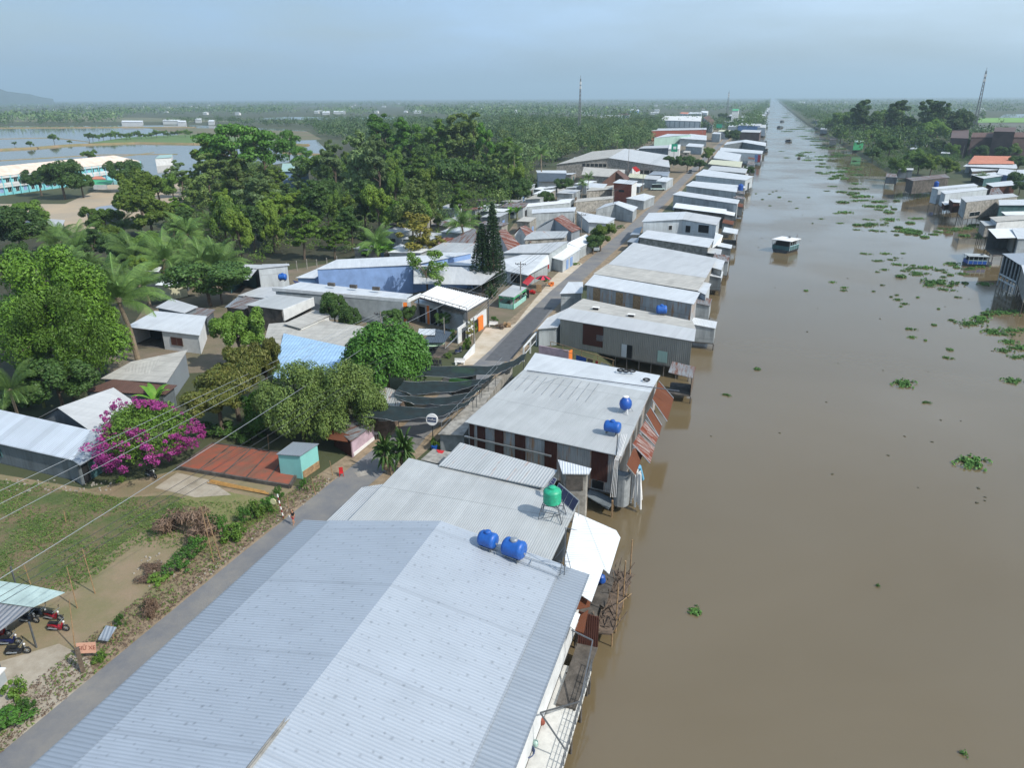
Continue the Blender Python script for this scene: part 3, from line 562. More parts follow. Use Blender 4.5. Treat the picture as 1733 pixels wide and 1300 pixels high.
# --- left of the road, near to far -------------------------------------------
l1 = house('house', 'long grey tin house with a bright hipped corrugated roof beside the lawn', 'house',
 [(q4([(0-110, 727), (122, 779), (153, 728), (-60, 680)], [2.8, 2.8, 4.2, 4.2]), 'strp'), (q4([(122, 779), (135, 788), (186, 757), (153, 728)], [2.8, 2.7, 2.8, 4.2]), 'ext')],
 q4([(-110, 727), (122, 779), (135, 787), (186, 757), (153, 728), (-60, 680)], [2.7, 2.7, 2.7, 2.7, 2.8, 2.8]), 'wtd', inset=.5)
opening(l1, 0, .44, .475, 1., 1.9, 'glass', 'window', 'teald'); opening(l1, 2, .35, .7, .1, 2.1, 'teald', 'door', None); opening(l1, 2, .1, .3, .1, 2.1, 'dk', 'door', None)
gab('grey gabled roof with an orange ridge line behind the long tin house', [(58, 711), (97, 690), (170, 742)], [(150, 670), (192, 656), (230, 682)], 3., 5., 'pale', 'wtd', rm2='pale')
q = MB().bar(P(97, 689, 5.1), P(192, 655, 5.1), .35, .15)
mono('low dark brown sheet roof in the shade behind the orange-ridged roof', [(140, 662), (280, 668), (300, 652), (192, 642)], [2.6, 2.6, 3., 3.], 'brown', 'wtd')
mono('grey weathered sloping roof with a dark blue wall, above the brown roof', [(170, 641), (282, 648), (318, 592), (222, 612)], [2.8, 3.4, 4., 3.4], 'cem', 'ext')
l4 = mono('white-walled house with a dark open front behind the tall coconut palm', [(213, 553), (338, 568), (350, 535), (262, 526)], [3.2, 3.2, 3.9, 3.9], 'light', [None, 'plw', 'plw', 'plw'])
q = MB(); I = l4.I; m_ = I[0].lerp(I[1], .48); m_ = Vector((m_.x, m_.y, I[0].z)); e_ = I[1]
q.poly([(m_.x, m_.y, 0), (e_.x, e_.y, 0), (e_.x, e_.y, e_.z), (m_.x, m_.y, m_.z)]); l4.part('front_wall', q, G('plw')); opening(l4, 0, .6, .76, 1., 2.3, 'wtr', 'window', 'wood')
q = MB(); q.poly([(I[0].x, I[0].y+4, 0), (m_.x, m_.y+4, 0), (m_.x, m_.y+4, 3), (I[0].x, I[0].y+4, 3)]); l4.part('dark_backing', q, G('dk'))  # near-black sheet: the shade inside the open front is put into its colour
mono('pale pointed tin roof just behind the white-walled open house', [(263, 520), (312, 530), (335, 519), (290, 505)], [3.8, 3.8, 4.2, 4.2], 'pale', 'wtd')
mono('small grey corner roof between the pointed tin roof and the concrete block', [(312, 535), (350, 538), (365, 524), (333, 520)], 3.2, 'old', 'wtd')
mono('small hut with a torn white roof under the palms', [(240, 458), (268, 460), (274, 452), (232, 442)], [3.5, 3.5, 3.8, 3.8], 'white', 'wtd')
mono('low hut with tilted pale sheets and a cream wall under the palms', [(262, 482), (284, 484), (318, 474), (292, 463)], [3, 3, 3.4, 3.4], 'white', ['cream', 'cream', 'wtd', 'wtd'])
mono('little rusty-edged shed roof left of the flat-topped acacia', [(292, 463), (315, 468), (322, 463), (300, 459)], 3.3, 'rust', 'wtd')
mono('translucent sky-blue chequered roof between the mango trees', [(462, 640), (568, 640), (590, 588), (480, 564)], [2.7, 2.7, 3.3, 3.3], 'sky', 'wtd')
mono('flat grey slab roof behind the sky-blue chequered roof', [(445, 585), (578, 588), (635, 556), (540, 540), (455, 548)], [3., 3., 3., 3., 3.], 'cem', 'conc')
lp = house('house', 'concrete house with a tall white parapet and a sloping grey roof', 'house', [(q4([(414, 516), (476, 524), (530, 505), (468, 498)], [4.3, 4.3, 4.7, 4.7]), 'grey')], None, 'cdk')
q = MB(); a, b_ = P(479, 524, 4.9), P(531, 503, 4.9); q.poly([(a.x, a.y, 2.9), (b_.x, b_.y, 3.3), b_, a]); q.poly([(a.x-.2, a.y, 2.9), (b_.x-.2, b_.y, 3.3), b_-Vector((.2, 0, 0)), a-Vector((.2, 0, 0))]); q.poly([a, b_, b_-Vector((.2, 0, 0)), a-Vector((.2, 0, 0))]); lp.part('parapet', q, G('plw'))
mono('narrow concrete terrace with a white lip below the white parapet', [(480, 548), (508, 556), (562, 532), (532, 524)], 3.4, 'cem', 'plw', rname='terrace')
mono('small low concrete box beside the slab roof, left of the white parapet', [(385, 520), (414, 524), (440, 508), (415, 500)], [3.3]*4, 'old', 'cdk')
l9 = house('house', 'long white-walled house with a recessed pale roof behind the dome-shaped tree', 'house', [(q4([(462, 492), (684, 508), (699, 498), (508, 477)], [4.7, 4.7, 4.5, 4.5]), 'light')], None, 'plg')
q = MB(); a, b_ = P(461, 489, 5.1), P(690, 509, 5.1); q.bar(a, b_, .25, .6); c = P(712, 499, 5.1); q.bar(b_, c, .25, .6); l9.part('parapet', q, G('plw'))
opening(l9, 1, .1, .5, .5, 4., 'org', 'panel', None)
q = MB()
a, b_ = P(510, 479, 5.), P(700, 497, 5.)
for u in (.28, .48, .68): q.box(a.lerp(b_, u)+Vector((0, 0, .3)), (1.4, .5, .6))
l9.part('vent', q, G('cdk'))
l10 = house('warehouse', 'long periwinkle-blue walled building with a pale roof, left of the pine trees', 'warehouse',
 [(q4([(533, 456), (700, 448), (800, 428), (570, 439)], [6, 6, 6.4, 6.4]), 'light'), (q4([(700, 480), (815, 482), (850, 455), (700, 448)], [3.6, 3.6, 4.8, 5.8]), 'pale')], q4([(533, 456), (700, 448), (800, 428), (570, 439)], [6, 6, 6.4, 6.4]), 'blu')
mono('pale blue lean-to on the left end of the blue-walled building', [(500, 470), (534, 471), (550, 458), (533, 456)], [3.2, 3.2, 4, 4], 'light', 'lbl', cat='lean-to', name='lean_to')
mono('sky-blue flat roof between the blue-walled building and the pine trees', [(700, 446), (806, 450), (826, 428), (742, 426)], [5., 5., 5.3, 5.3], 'light', 'lbl')
mono('white flat roof with a rusty edge behind the yellow-leaved tree', [(722, 424), (800, 428), (812, 412), (750, 410)], [5, 5, 5.2, 5.2], 'spot', 'conc')
mono('weathered wooden gable behind the rusty-edged white roof', [(752, 412), (806, 414), (806, 388), (800, 386)], [4.6, 4.8, 6.8, 6.8], 'old', 'wtr')
l11 = mono('boxy grey corrugated building with a blue tank before it', [(434, 455), (490, 449), (489, 446), (444, 447)], [4.8]*4, 'pale', 'wtl')
mono('open-sided porch roof leaning on the boxy corrugated building', [(384, 472), (420, 474), (435, 456), (404, 451)], [3.2, 3.2, 4, 4], 'pale', [None, None, 'teald', 'teald'], cat='porch', name='porch')
mono('low tin annex roof behind the boxy corrugated building', [(404, 452), (440, 455), (446, 448), (410, 447)], 4., 'pale', 'wtd')
mono('long flat pale roof in front of the boxy corrugated building', [(402, 500), (462, 506), (500, 484), (440, 486)], [3.3]*4, 'pale', 'conc')
mono('bluish flat roof right of the open-sided porch', [(380, 520), (470, 512), (462, 492), (405, 500)], [3.]*4, 'ext', 'cdk')
# teal kiosk shed
k1 = house('shed', 'turquoise tin shed with a slanting grey roof at the edge of the red brick slab', 'shed', [(q4([(467, 769), (508, 772), (540, 751), (496, 748)], [2.7, 2.9, 2.9, 2.7]), 'ext')], None, 'teal', inset=.15, base=.02)
opening(k1, 1, .03, .97, .05, .9, 'woodl', 'panel', None)
# roadside stall under the nets
st = house('stall', 'ramshackle roadside stall with a rusty patched roof and a pink tarpaulin front', 'stall', [(q4([(559, 718), (594, 748), (640, 712), (618, 690)], [2.3, 2.2, 2.5, 3.]), 'old'), (q4([(549, 742), (588, 748), (592, 736), (560, 727)], [2., 2., 2.3, 2.3]), 'rust')], q4([(559, 728), (594, 750), (636, 714), (600, 700)], [2.1, 2., 2.3, 2.5]), ['wtr', 'pink', 'wood', 'wood'], inset=.2)
opening(st, 1, .05, .95, .1, .5, 'wht', 'panel', None)
mono('pale purplish sheet roof half under the shade nets and the feathery tree', [(612, 712), (655, 712), (690, 668), (640, 650)], [2.3, 2.3, 2.6, 2.6], 'spot', 'wood', cat='stall', name='stall')
# --- mid village left of the road --------------------------------------------
mono('broad pale blue-grey roof above the street shops', [(850, 428), (931, 428), (962, 408), (880, 414)], [4.6, 4.6, 4.9, 4.9], 'pale', 'plg')
l12 = house('shop', 'street shop with a wide sloping bluish awning roof beside the utility pole', 'shop', [(q4([(851, 458), (893, 466), (930, 446), (928, 430), (886, 430), (848, 440)], [2.9, 2.9, 2.9, 4.2, 4.2, 4.2]), 'light')], q4([(851, 458), (893, 466), (930, 446), (928, 430), (848, 436)], [2.7, 2.7, 2.7, 4, 4]), 'wt')
opening(l12, 0, .3, .75, .5, 2.2, 'dk', 'window', 'woodl')
t = mono('shop with a white slanting awning and blue shutters by the road', [(930, 435), (952, 441), (983, 421), (960, 412)], [3., 2.9, 2.9, 3.6], 'white', 'wtl', cat='shop', name='shop')
opening(t, 1, .2, .32, .1, 2.3, 'blu', 'door', None); opening(t, 1, .42, .56, .1, 2.3, 'blu', 'door', None)
mono('whitish roof above the bush by the road', [(960, 411), (980, 420), (1006, 406), (992, 396)], [3.6, 2.9, 2.9, 3.8], 'white', 'plg')
mono('broad dull white roof between the two rust-red roofs', [(886, 406), (957, 402), (962, 391), (896, 391)], [4.2, 4.2, 4.5, 4.5], 'spot', 'conc')
gab('small white house with a rust-red gable roof turned to the street', [(868, 396), (880, 384), (897, 410)], [(876, 388), (889, 381), (917, 402)], 3.6, 5.4, 'orust', 'plw', rm2='orust')
gab('orange rusted roof right beside the pine trees', [(822, 408), (842, 389), (860, 424)], [(836, 400), (856, 388), (881, 414)], 3.6, 5.8, 'orust', 'plw', rm2='orust')
gab('dark gable-fronted house with a rust-red right slope', [(905, 388), (937, 370), (968, 393)], [(922, 376), (952, 363), (984, 387)], 4., 6.2, 'wtd', 'ext', rm2='orust')
mono('light strip roof over a grey tin wall, left of the dark gable', [(900, 361), (973, 357), (975, 350), (900, 354)], [4.8, 4.8, 5, 5], 'light', 'wt')
mono('white plastered block with a flat roof above the light strip roof', [(890, 350), (964, 343), (968, 338), (894, 344)], [5.6, 5.6, 5.8, 5.8], 'plw', 'plg')
mono('white shop roofs stepping down to the road beside the bush', [(996, 376), (1028, 378), (1042, 369), (975, 357)], [3.4, 3.2, 3.2, 4.2], 'light', 'wtl', cat='shop', name='shop')
v8 = gab('small grey gable house with a white right slope facing the road', [(1007, 355), (1041, 345), (1072, 358)], [(1024, 345), (1047, 340), (1080, 350)], 3.6, 5., 'light', 'wt', rm2='light')
mono('white stall roof with green posts farther along the road', [(1059, 335), (1090, 340), (1109, 332), (1090, 327)], [3.8, 3.2, 3.2, 4.2], 'light', 'wt', cat='shop', name='shop')
mono('long concrete wall and roof strip behind the grey gable house', [(972, 342), (1036, 336), (1040, 331), (978, 336)], [4, 4, 4.2, 4.2], 'cem', 'conc')
v5 = mono('boxy red brick house with a pale blue roof', [(1037, 309), (1070, 312), (1080, 306), (1048, 303)], [7.2, 7.2, 7.5, 7.5], 'light', ['brick', 'plw', 'plw', 'brick'])
opening(v5, 0, .3, .6, 4., 4.8, 'dk', 'window', None)
mono('long low roof left of the boxy red brick house', [(992, 323), (1036, 320), (1040, 313), (1000, 317)], [4.2]*4, 'cem', 'conc')
mono('white roofed house with a pale gable end left of the brick box', [(992, 318), (1020, 320), (1028, 311), (996, 309)], [4, 4, 5, 5], 'light', 'plg')
gab('brown gabled roof between the flat concrete roofs', [(1017, 310), (1042, 290), (1060, 306)], [(1024, 304), (1047, 287), (1066, 300)], 4.5, 8., 'brown', 'brown')
mono('flat concrete roof house before the long warehouse', [(984, 296), (1056, 301), (1058, 287), (988, 282)], [5, 5, 5.2, 5.2], 'cem', 'conc')
v3 = house('house', 'white house with a dark slate-grey front slope at the edge of the wood', 'house', [(q4([(911, 307), (955, 307), (959, 293), (909, 292)], [4.5, 4.5, 7, 7]), 'dark'), (q4([(909, 292), (959, 293), (958, 288), (907, 288)], [7, 7, 6.6, 6.6]), 'light')], q4([(911, 307), (955, 307), (958, 289), (908, 288)], [4.4, 4.4, 6, 6]), 'plw')
v1 = gab('wide grey warehouse with a very low gable front and ribbon windows', [(941, 278), (1030, 267), (1134, 283)], [(1002, 256), (1058, 251), (1130, 262)], 6., 9.5, 'cem', 'conc', rm2='pale', cat='warehouse', name='warehouse')
for k in range(6): opening(v1, 0, .5+k*.08, .56+k*.08, 5.2, 6.6, 'glass', 'window', None)
for k in range(5): opening(v1, 1, .5+k*.1, .58+k*.1, .5, 4.2, 'dk', 'door', None)
mono('white roof wing left of the wide grey warehouse', [(962, 275), (1000, 272), (1010, 264), (972, 266)], [6, 6.6, 7, 6], 'light', 'plg')
mono('long bluish shop roof in front of the wide grey warehouse', [(1096, 296), (1130, 298), (1134, 290), (1108, 288)], [4.]*4, 'ext', 'plg', cat='shop', name='shop')
mono('grey low roof by the net-covered street', [(1082, 302), (1115, 304), (1120, 296), (1088, 295)], [4.]*4, 'pale', 'plg')
mono('cream-yellow low roof by the red tent', [(1062, 300), (1090, 302), (1094, 295), (1066, 293)], [4.2]*4, 'cream', 'plg')
mono('pale awning roof at the street bend', [(1110, 306), (1128, 308), (1140, 301), (1122, 299)], [4, 3.6, 3.6, 4.2], 'light', 'plg', cat='shop', name='shop')
t = gab('small red tent-like roof with a white gable in the market', [(1063, 291), (1070, 283), (1077, 291)], [(1068, 288), (1076, 281), (1084, 288)], 4., 7., 'red', 'wht', cat='tent', name='market_tent')
mono('dark-trimmed long roof with a white sign wall beyond the warehouse', [(1080, 251), (1134, 250), (1136, 245), (1090, 247)], [6, 7.6, 7.8, 6.4], 'pale', 'wtd')
mono('white sign-fronted building beside the tall green billboard', [(1131, 252), (1150, 252), (1152, 244), (1133, 244)], [8]*4, 'plw', 'plw')
t = mono('pale green building with arched dark windows and a white roof', [(1107, 233), (1150, 229), (1170, 227), (1130, 226)], [7, 8, 8, 7], 'light', 'mint')
mono('broad white roof sloping right beside the pale green building', [(1150, 234), (1196, 237), (1196, 229), (1168, 226)], [6, 5, 5.6, 7], 'light', 'plg')
mono('long dark red brick hall with a thin grey roof', [(1102, 221), (1196, 219), (1196, 216), (1112, 217)], [9, 9, 9.2, 9.2], 'pale', 'brick')
f1 = mono('large white concrete hall with a grid of blank bays', [(1116, 203), (1186, 205), (1188, 196), (1126, 196)], [13]*4, 'plw', 'plg', cat='hall', name='hall')
for k in range(8): opening(f1, 0, .04+k*.12, .13+k*.12, 6, 12.2, 'plw', 'panel', None)
gab('white house with a dark steep roof beside the large white hall', [(1183, 208), (1190, 198), (1206, 212)], [(1189, 203), (1200, 195), (1210, 205)], 8, 14., 'brown', 'plg')
mono('long low pale shop roof on the street side of the brick hall', [(1160, 247), (1188, 249), (1192, 244), (1166, 242)], [5]*4, 'light', 'plg', cat='shop', name='shop')
tw = house('tower_house', 'narrow white tower house with a green roof far down the street', 'house', [(q4([(1239, 187), (1250, 187), (1251, 184), (1240, 184)], [20]*4), 'grn')], None, 'plw')
for k, (px, py, w_, rm, wl) in enumerate(((1215, 222, 20, 'cream', 'plg'), (1232, 214, 16, 'light', 'plw'), (1222, 206, 18, 'pale', 'lbl'), (1245, 204, 12, 'light', 'plw'), (1205, 226, 14, 'light', 'plg'), (1254, 198, 14, 'light', 'plg'), (1233, 196, 12, 'pale', 'plw'), (1268, 194, 18, 'light', 'plg'), (1165, 192, 22, 'light', 'plg'), (1185, 190, 12, 'white', 'plw'), (1150, 192, 14, 'tile', 'plw'), (1022, 197, 30, 'pale', 'lbl'), (1045, 194, 20, 'brown', 'plw'), (1066, 187, 14, 'light', 'lbl'), (1012, 199, 14, 'light', 'plg'))):
    lab = ('cream roofed house at the street bend', 'white cube house behind the roadside trees', 'bluish house between street trees', 'little white house under the green-topped tower', 'white shop roof beside the long brick hall', 'pale long house near the canal bend', 'grey and white house left of the green-topped tower', 'white terrace of houses near the far canal bank', 'long white roof behind the large white hall', 'narrow bright roof behind the large white hall', 'orange tiled house left behind the large white hall', 'long bluish house isolated in the trees', 'brown roofed house beside the bluish house in the trees', 'pale blue block far behind in the trees', 'low white house left of the bluish house in the trees')[k]
    mono(lab, [(px, py), (px+w_, py+.6), (px+w_+2, py-2.2), (px+3, py-2.8)], [7]*4, rm, wl)
# --- school -----------------------------------------------------------------
sA, sB, sC, sD = P(-60, 305, 8), P(232, 274, 8), P(232, 262, 8), P(-60, 289, 8); rg = [P(-60, 277, 10.5), P(200, 262, 10.5)]
d = (sB-sA).normalized(); nrm = Vector((d.y, -d.x, 0)); nrm = nrm if nrm.y < 0 else -nrm
A0 = P(-60, 304, 8); B0 = P(236, 272, 8); d = (B0-A0); d.z = 0; dn = d.normalized(); back = Vector((-dn.y, dn.x, 0)); back = back if back.x < 0 else -back
fa, fb, ba, bb = A0, B0, A0+back*16, B0+back*16; ra, rb_ = A0+back*8+Vector((0, 0, 3.2)), B0+back*8+Vector((0, 0, 3.2))-dn*8
sch = house('school', 'long two-storey turquoise school with a faded orange and white roof', 'school', [([fa, fb, rb_, ra], 'peach'), ([ba, bb, rb_, ra], 'peach'), ([fb, bb, rb_], 'light')], [fa, fb, bb, ba], 'cyan', inset=1.2)
Lh = d.length
for lev in (0, 1):
    z0 = .2+lev*3.8
    q = MB(); q.bar(A0+Vector((0, 0, -8+z0+3.4))-back*.2, B0+Vector((0, 0, -8+z0+3.4))-back*.2, .5, .8); 
    if lev: q.bar(A0+Vector((0, 0, -8+z0+.6))-back*.2, B0+Vector((0, 0, -8+z0+.6))-back*.2, .3, 1.)
    sch.part('gallery', q, G('plw'))
    for k in range(24): opening(sch, 0, .012+k*.0412, .03+k*.0412, z0+.9, z0+2.7, 'glass' if k % 3 else 'blu', 'window', 'wht')
for k in range(25):
    p = A0+dn*(Lh*k/24)-back*.3; sch.part('column', MB().bar((p.x, p.y, 0), (p.x, p.y, 7.9), .4), G('cyan'))
mono('teal canopy with an orange tiled porch roof against the school front', [(152, 312), (188, 312), (192, 305), (155, 304)], [3.6, 3.6, 4.4, 4.4], 'grn', None, cat='canopy', name='canopy')
mono('small orange tiled porch on the school front', [(153, 303), (180, 303), (172, 298), (160, 298)], [4.5, 4.5, 5.4, 5.4], 'tile', 'plw', cat='porch', name='porch')
mono('grey shed roof on the near side of the school yard', [(145, 362), (200, 366), (200, 345), (165, 350)], [3.5]*4, 'ext', 'wtd')
mono('pale long shed roof left under the yard palms', [(40, 378), (105, 384), (110, 372), (50, 368)], [3.5]*4, 'pale', 'wtd')
mono('mint green roof peeping over the trees right of the school', [(262, 268), (290, 266), (292, 261), (270, 262)], [4.5]*4, 'mint', 'plw')
mono('pale mint building glimpsed through the sparse trees', [(476, 290), (522, 290), (520, 276), (478, 276)], [9, 9, 9.5, 9.5], 'mint', 'lbl')
for k, (px, py, w_, lab) in enumerate(((205, 206, 36, 'big white farm building beyond the flooded fields'), (275, 204, 28, 'white farmhouse row beyond the flooded fields'), (300, 206, 14, 'lower white house right of the farmhouse row'), (330, 202, 10, 'small white house under trees beyond the flooded fields'), (352, 205, 10, 'rightmost little white house beyond the flooded fields'), (545, 190, 12, 'white roofs in the far trees above the sparse trees'), (564, 189, 20, 'longest white roof in the far trees'), (700, 188, 12, 'single white roof in the far tree belt'), (860, 187, 14, 'far white roof right of the tall woodland'), (905, 205, 24, 'flat white roof in the trees left of the village'), (948, 205, 20, 'two small white roofs right of the flat white roof'))):
    mono(lab, [(px, py), (px+w_, py), (px+w_+1, py-2.4), (px+2, py-2.6)], [5.5]*4, 'white', 'plw', name='farmhouse')
# --- right bank --------------------------------------------------------------
RB_ = dict(stilts=2)
mono('small dark shack on stilts at the left end of the right bank row', [(1499, 299), (1519, 300), (1517, 294), (1500, 293)], [2.2]*4, 'old', 'wtd', **RB_)
mono('long soot-stained house on stilts with a pale worn roof edge', [(1545, 306), (1608, 300), (1600, 294), (1533, 301)], [3.6, 3.6, 3.6, 3.6], 'old', 'cdk', **RB_)
mono('pale tin house with a blue tank behind it on the right bank', [(1587, 320), (1656, 314), (1648, 310), (1576, 317)], [3.8, 3.8, 3.9, 3.9], 'light', 'wtl', **RB_)
mono('pale tin house with small side awnings in front of the one with a tank', [(1599, 328), (1673, 320), (1664, 316), (1591, 323)], [3.4, 3.4, 3.5, 3.5], 'light', 'wtl', **RB_)
mono('low rusty stilt shack with a tilted bluish sheet beside the concrete house', [(1599, 347), (1612, 344), (1607, 339), (1593, 341)], [1.6, 1.6, 1.7, 1.7], 'light', 'wtr', **RB_)
mono('little white-roofed annex squeezed against the concrete house', [(1613, 342), (1626, 343), (1626, 338), (1606, 336)], [2.6, 2.4, 2.6, 2.6], 'light', 'wtr', **RB_)
r4 = mono('weathered concrete house with one big window standing on stilts', [(1635, 342), (1724, 332), (1714, 327), (1625, 333)], [3.8, 3.8, 3.9, 3.9], 'pale', ['conc', 'cdk', 'cdk', 'wt'], **RB_)
opening(r4, 0, .1, .3, 1.2, 2.6, 'glass')
mono('bright roof over a dark teal wall right of the concrete house', [(1691, 347), (1740, 347), (1740, 337), (1690, 338)], [3.6]*4, 'light', 'teald', **RB_)
mono('thin white roof strip below the teal-walled house', [(1702, 364), (1750, 363), (1750, 357), (1694, 358)], [3.2]*4, 'white', 'teald', **RB_)
mono('beige roof over a whitewashed wall on the right bank', [(1686, 375), (1750, 370), (1750, 362), (1674, 367)], [3.2]*4, 'cem', 'plw', **RB_)
mono('small grey porch at the water end of the beige-roofed house', [(1667, 382), (1695, 380), (1688, 375), (1658, 373)], [2.4, 2.6, 2.6, 2.4], 'grey', 'conc', **RB_)
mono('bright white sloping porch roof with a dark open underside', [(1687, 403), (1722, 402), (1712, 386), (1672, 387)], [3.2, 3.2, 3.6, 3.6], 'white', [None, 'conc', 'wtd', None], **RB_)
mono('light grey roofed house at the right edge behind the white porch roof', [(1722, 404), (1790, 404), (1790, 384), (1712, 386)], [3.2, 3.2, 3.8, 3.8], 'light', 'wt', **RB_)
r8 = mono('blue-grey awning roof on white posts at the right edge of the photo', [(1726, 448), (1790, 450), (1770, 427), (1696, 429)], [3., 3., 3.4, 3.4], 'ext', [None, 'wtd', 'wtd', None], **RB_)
q = MB(); I = r8.I
for u in (0, .2, .4, .6, .8, 1): p = I[3].lerp(I[0], u); q.bar((p.x, p.y, -1.6), (p.x, p.y, p.z), .22)
r8.part('post', q, G('plg')); q = MB(); a, b_ = I[3], I[0]; q.bar((a.x, a.y, 1.), (b_.x, b_.y, 1.), .18, .3); q.bar((a.x, a.y, -.1), (b_.x, b_.y, -.1), .2, .3); r8.part('railing', q, G('plw'))
mono('right-edge tin house standing nearest on the right bank', [(1738, 480), (1800, 480), (1800, 446), (1728, 447)], [2.8, 2.8, 3, 3], 'light', 'conc', **RB_)
t = house('house', 'house with a bright orange tiled roof on the right bank', 'house', [(q4([(1638, 277), (1717, 277), (1712, 264), (1649, 263)], [5, 5, 7.6, 7.6]), 'tile'), (q4([(1630, 281), (1722, 285), (1720, 277.5), (1636, 277.5)], [4., 4., 4.7, 4.7]), 'light')], q4([(1634, 279), (1719, 281), (1712, 265), (1645, 265)], [4, 4, 7, 7]), 'plw')
mono('pale roof with a brown side in front of the orange tiled house', [(1645, 290), (1692, 287), (1690, 280), (1640, 278)], [3.2]*4, 'light', 'cdk')
mono('sky-blue walled house right of the orange tiled one', [(1687, 294), (1716, 298), (1718, 288), (1692, 284)], [3.6]*4, 'light', 'blu')
mono('long bright roof at the right edge behind the blue-walled house', [(1716, 297), (1780, 300), (1780, 286), (1716, 287)], [3.2]*4, 'light', 'plg')
mono('white open roof with a thin post above the banana clump', [(1665, 302), (1698, 297), (1684, 291), (1643, 295)], [3.4]*4, 'light', ['teald', None, 'teald', None])
mono('bright double roof over a red-brown wall on the right bank', [(1681, 316), (1720, 313), (1712, 305), (1668, 310)], [3.4]*4, 'light', 'wtr')
mono('rounded grey tin shelter beside the red-brown walled house', [(1674, 329), (1700, 330), (1690, 317), (1678, 317)], [1.6, 1.6, 3., 3.], 'old', 'wtd')
mono('emerald green shack at the water among the right bank trees', [(1445, 240), (1462, 240), (1462, 237), (1447, 237)], [4]*4, 'mint', 'grn', **RB_)
mono('white two-part house with a flat roof among the right bank trees', [(1445, 203), (1480, 204), (1484, 199), (1448, 198)], [8.5]*4, 'dark', 'plw')
mono('white low wing beside the two-part house on the right bank', [(1470, 206), (1488, 206), (1489, 202.5), (1472, 202)], [7]*4, 'cream', 'plw')
gw = house('house', 'white house with a big dark slate gable roof on the right bank', 'house', [(q4([(1502, 219), (1540, 221), (1546, 208), (1504, 208)], [6.5, 6.5, 12, 12]), 'dark'), (q4([(1558, 225), (1556, 222), (1546, 208), (1545.6, 208.4)], [6.5, 6.5, 12, 12]), 'dark')], q4([(1502, 220), (1535, 222), (1546, 209), (1557, 224), (1558, 221), (1504, 210)], [6, 6.2, 11.6, 6.2, 6, 6]), 'plw')
mono('long white veranda roof under the dark slate gable', [(1504, 224), (1556, 229), (1558, 225), (1504, 220)], [4.6]*4, 'light', 'plg', cat='veranda', name='veranda')
mono('mint roof in the trees below the slate-gabled house', [(1549, 241), (1566, 243), (1572, 235), (1552, 234)], [5]*4, 'mint', 'plg')
mono('thin white roof just right of the mint roof in the trees', [(1580, 242), (1602, 245), (1602, 240), (1584, 238)], [4.5]*4, 'light', 'wtd')
hall = mono('huge dark purple-brown hall at the right edge of the photo', [(1643, 232), (1860, 232), (1860, 222), (1646, 224)], [13]*4, 'brown', 'prp', cat='hall', name='hall')
mono('dark stair block at the left end of the purple-brown hall', [(1609, 233), (1639, 234), (1640, 218), (1612, 218)], [12]*4, 'prp', 'prp', cat='hall', name='stair_block')
mono('grey rooftop box on the purple-brown hall', [(1682, 222), (1718, 223), (1720, 215), (1684, 215)], [17]*4, 'prp', 'prp', cat='roof room', name='roof_room')
for k, (px, py, w_, lab) in enumerate(((1375, 204, 14, 'thatched-looking grey hut on the far right bank'), (1380, 212, 16, 'grey stilt hut by the water on the far right bank'), (1388, 219, 12, 'nearest of the grey stilt huts on the far right bank'), (1412, 202, 26, 'long grey roof in the trees of the far right bank'), (1404, 236, 12, 'low dark jetty hut on the right bank'), (1352, 174, 10, 'tiny white temple roof on the far right bank'), (1592, 259, 16, 'pale roof scrap among right bank trees, left of the pole'), (1540, 252, 12, 'pale roof scrap above the round tree'), (1520, 287, 26, 'thin slanting roof scrap behind the dark shack'))):
    mono(lab, [(px, py), (px+w_, py+.5), (px+w_, py-2.6), (px+2, py-3.)], [4]*4, ('old', 'pale', 'pale', 'cem', 'old', 'white', 'light', 'light', 'light')[k], ('wtd', 'conc', 'wtd')[k % 3], name='hut', cat='hut')

rf = random.Random(21); nf = 0
while nf < 130:
    px = rf.uniform(0, 1733); py = 168.3-px*.0043+3.5+28*rf.random()**2.2
    p = P(px, py, 0)
    if -140 < p.x < 130 or (px < 560 and py > 200) or py > 196: continue
    nf += 1; s = rf.uniform(5, 9); L_ = rf.uniform(8, 20); t = Thing('farmhouse', 'tiny %s house in the %s trees, %s' % (rf.choice(('white', 'pale')), 'far' if py < 180 else 'middle-distance', 'above the school' if px < 240 else 'above the flooded fields' if px < 480 else 'above the left of the wood' if px < 640 else 'above the wood' if px < 800 else 'left of the tall mast' if px < 975 else 'right of the tall mast' if px < 1150 else 'right of the canal' if px < 1500 else 'by the tallest mast'), 'farmhouse', (p.x, p.y, 0), 'farmhouses scattered over the far plain')
    z = rf.uniform(3.5, 5.5); c_ = [Vector((p.x-L_/2, p.y-s/2, z)), Vector((p.x+L_/2, p.y-s/2, z)), Vector((p.x+L_/2, p.y+s/2, z+1)), Vector((p.x-L_/2, p.y+s/2, z+1))]; t.part('roof', MB().slab(c_, .2), G(rf.choice(('white', 'light', 'white', 'tile' if rf.random() < .3 else 'light')))); t.part('wall', MB().box((p.x, p.y, z/2-.15), (L_-.8, s-.8, z-.3)), G('plw'))

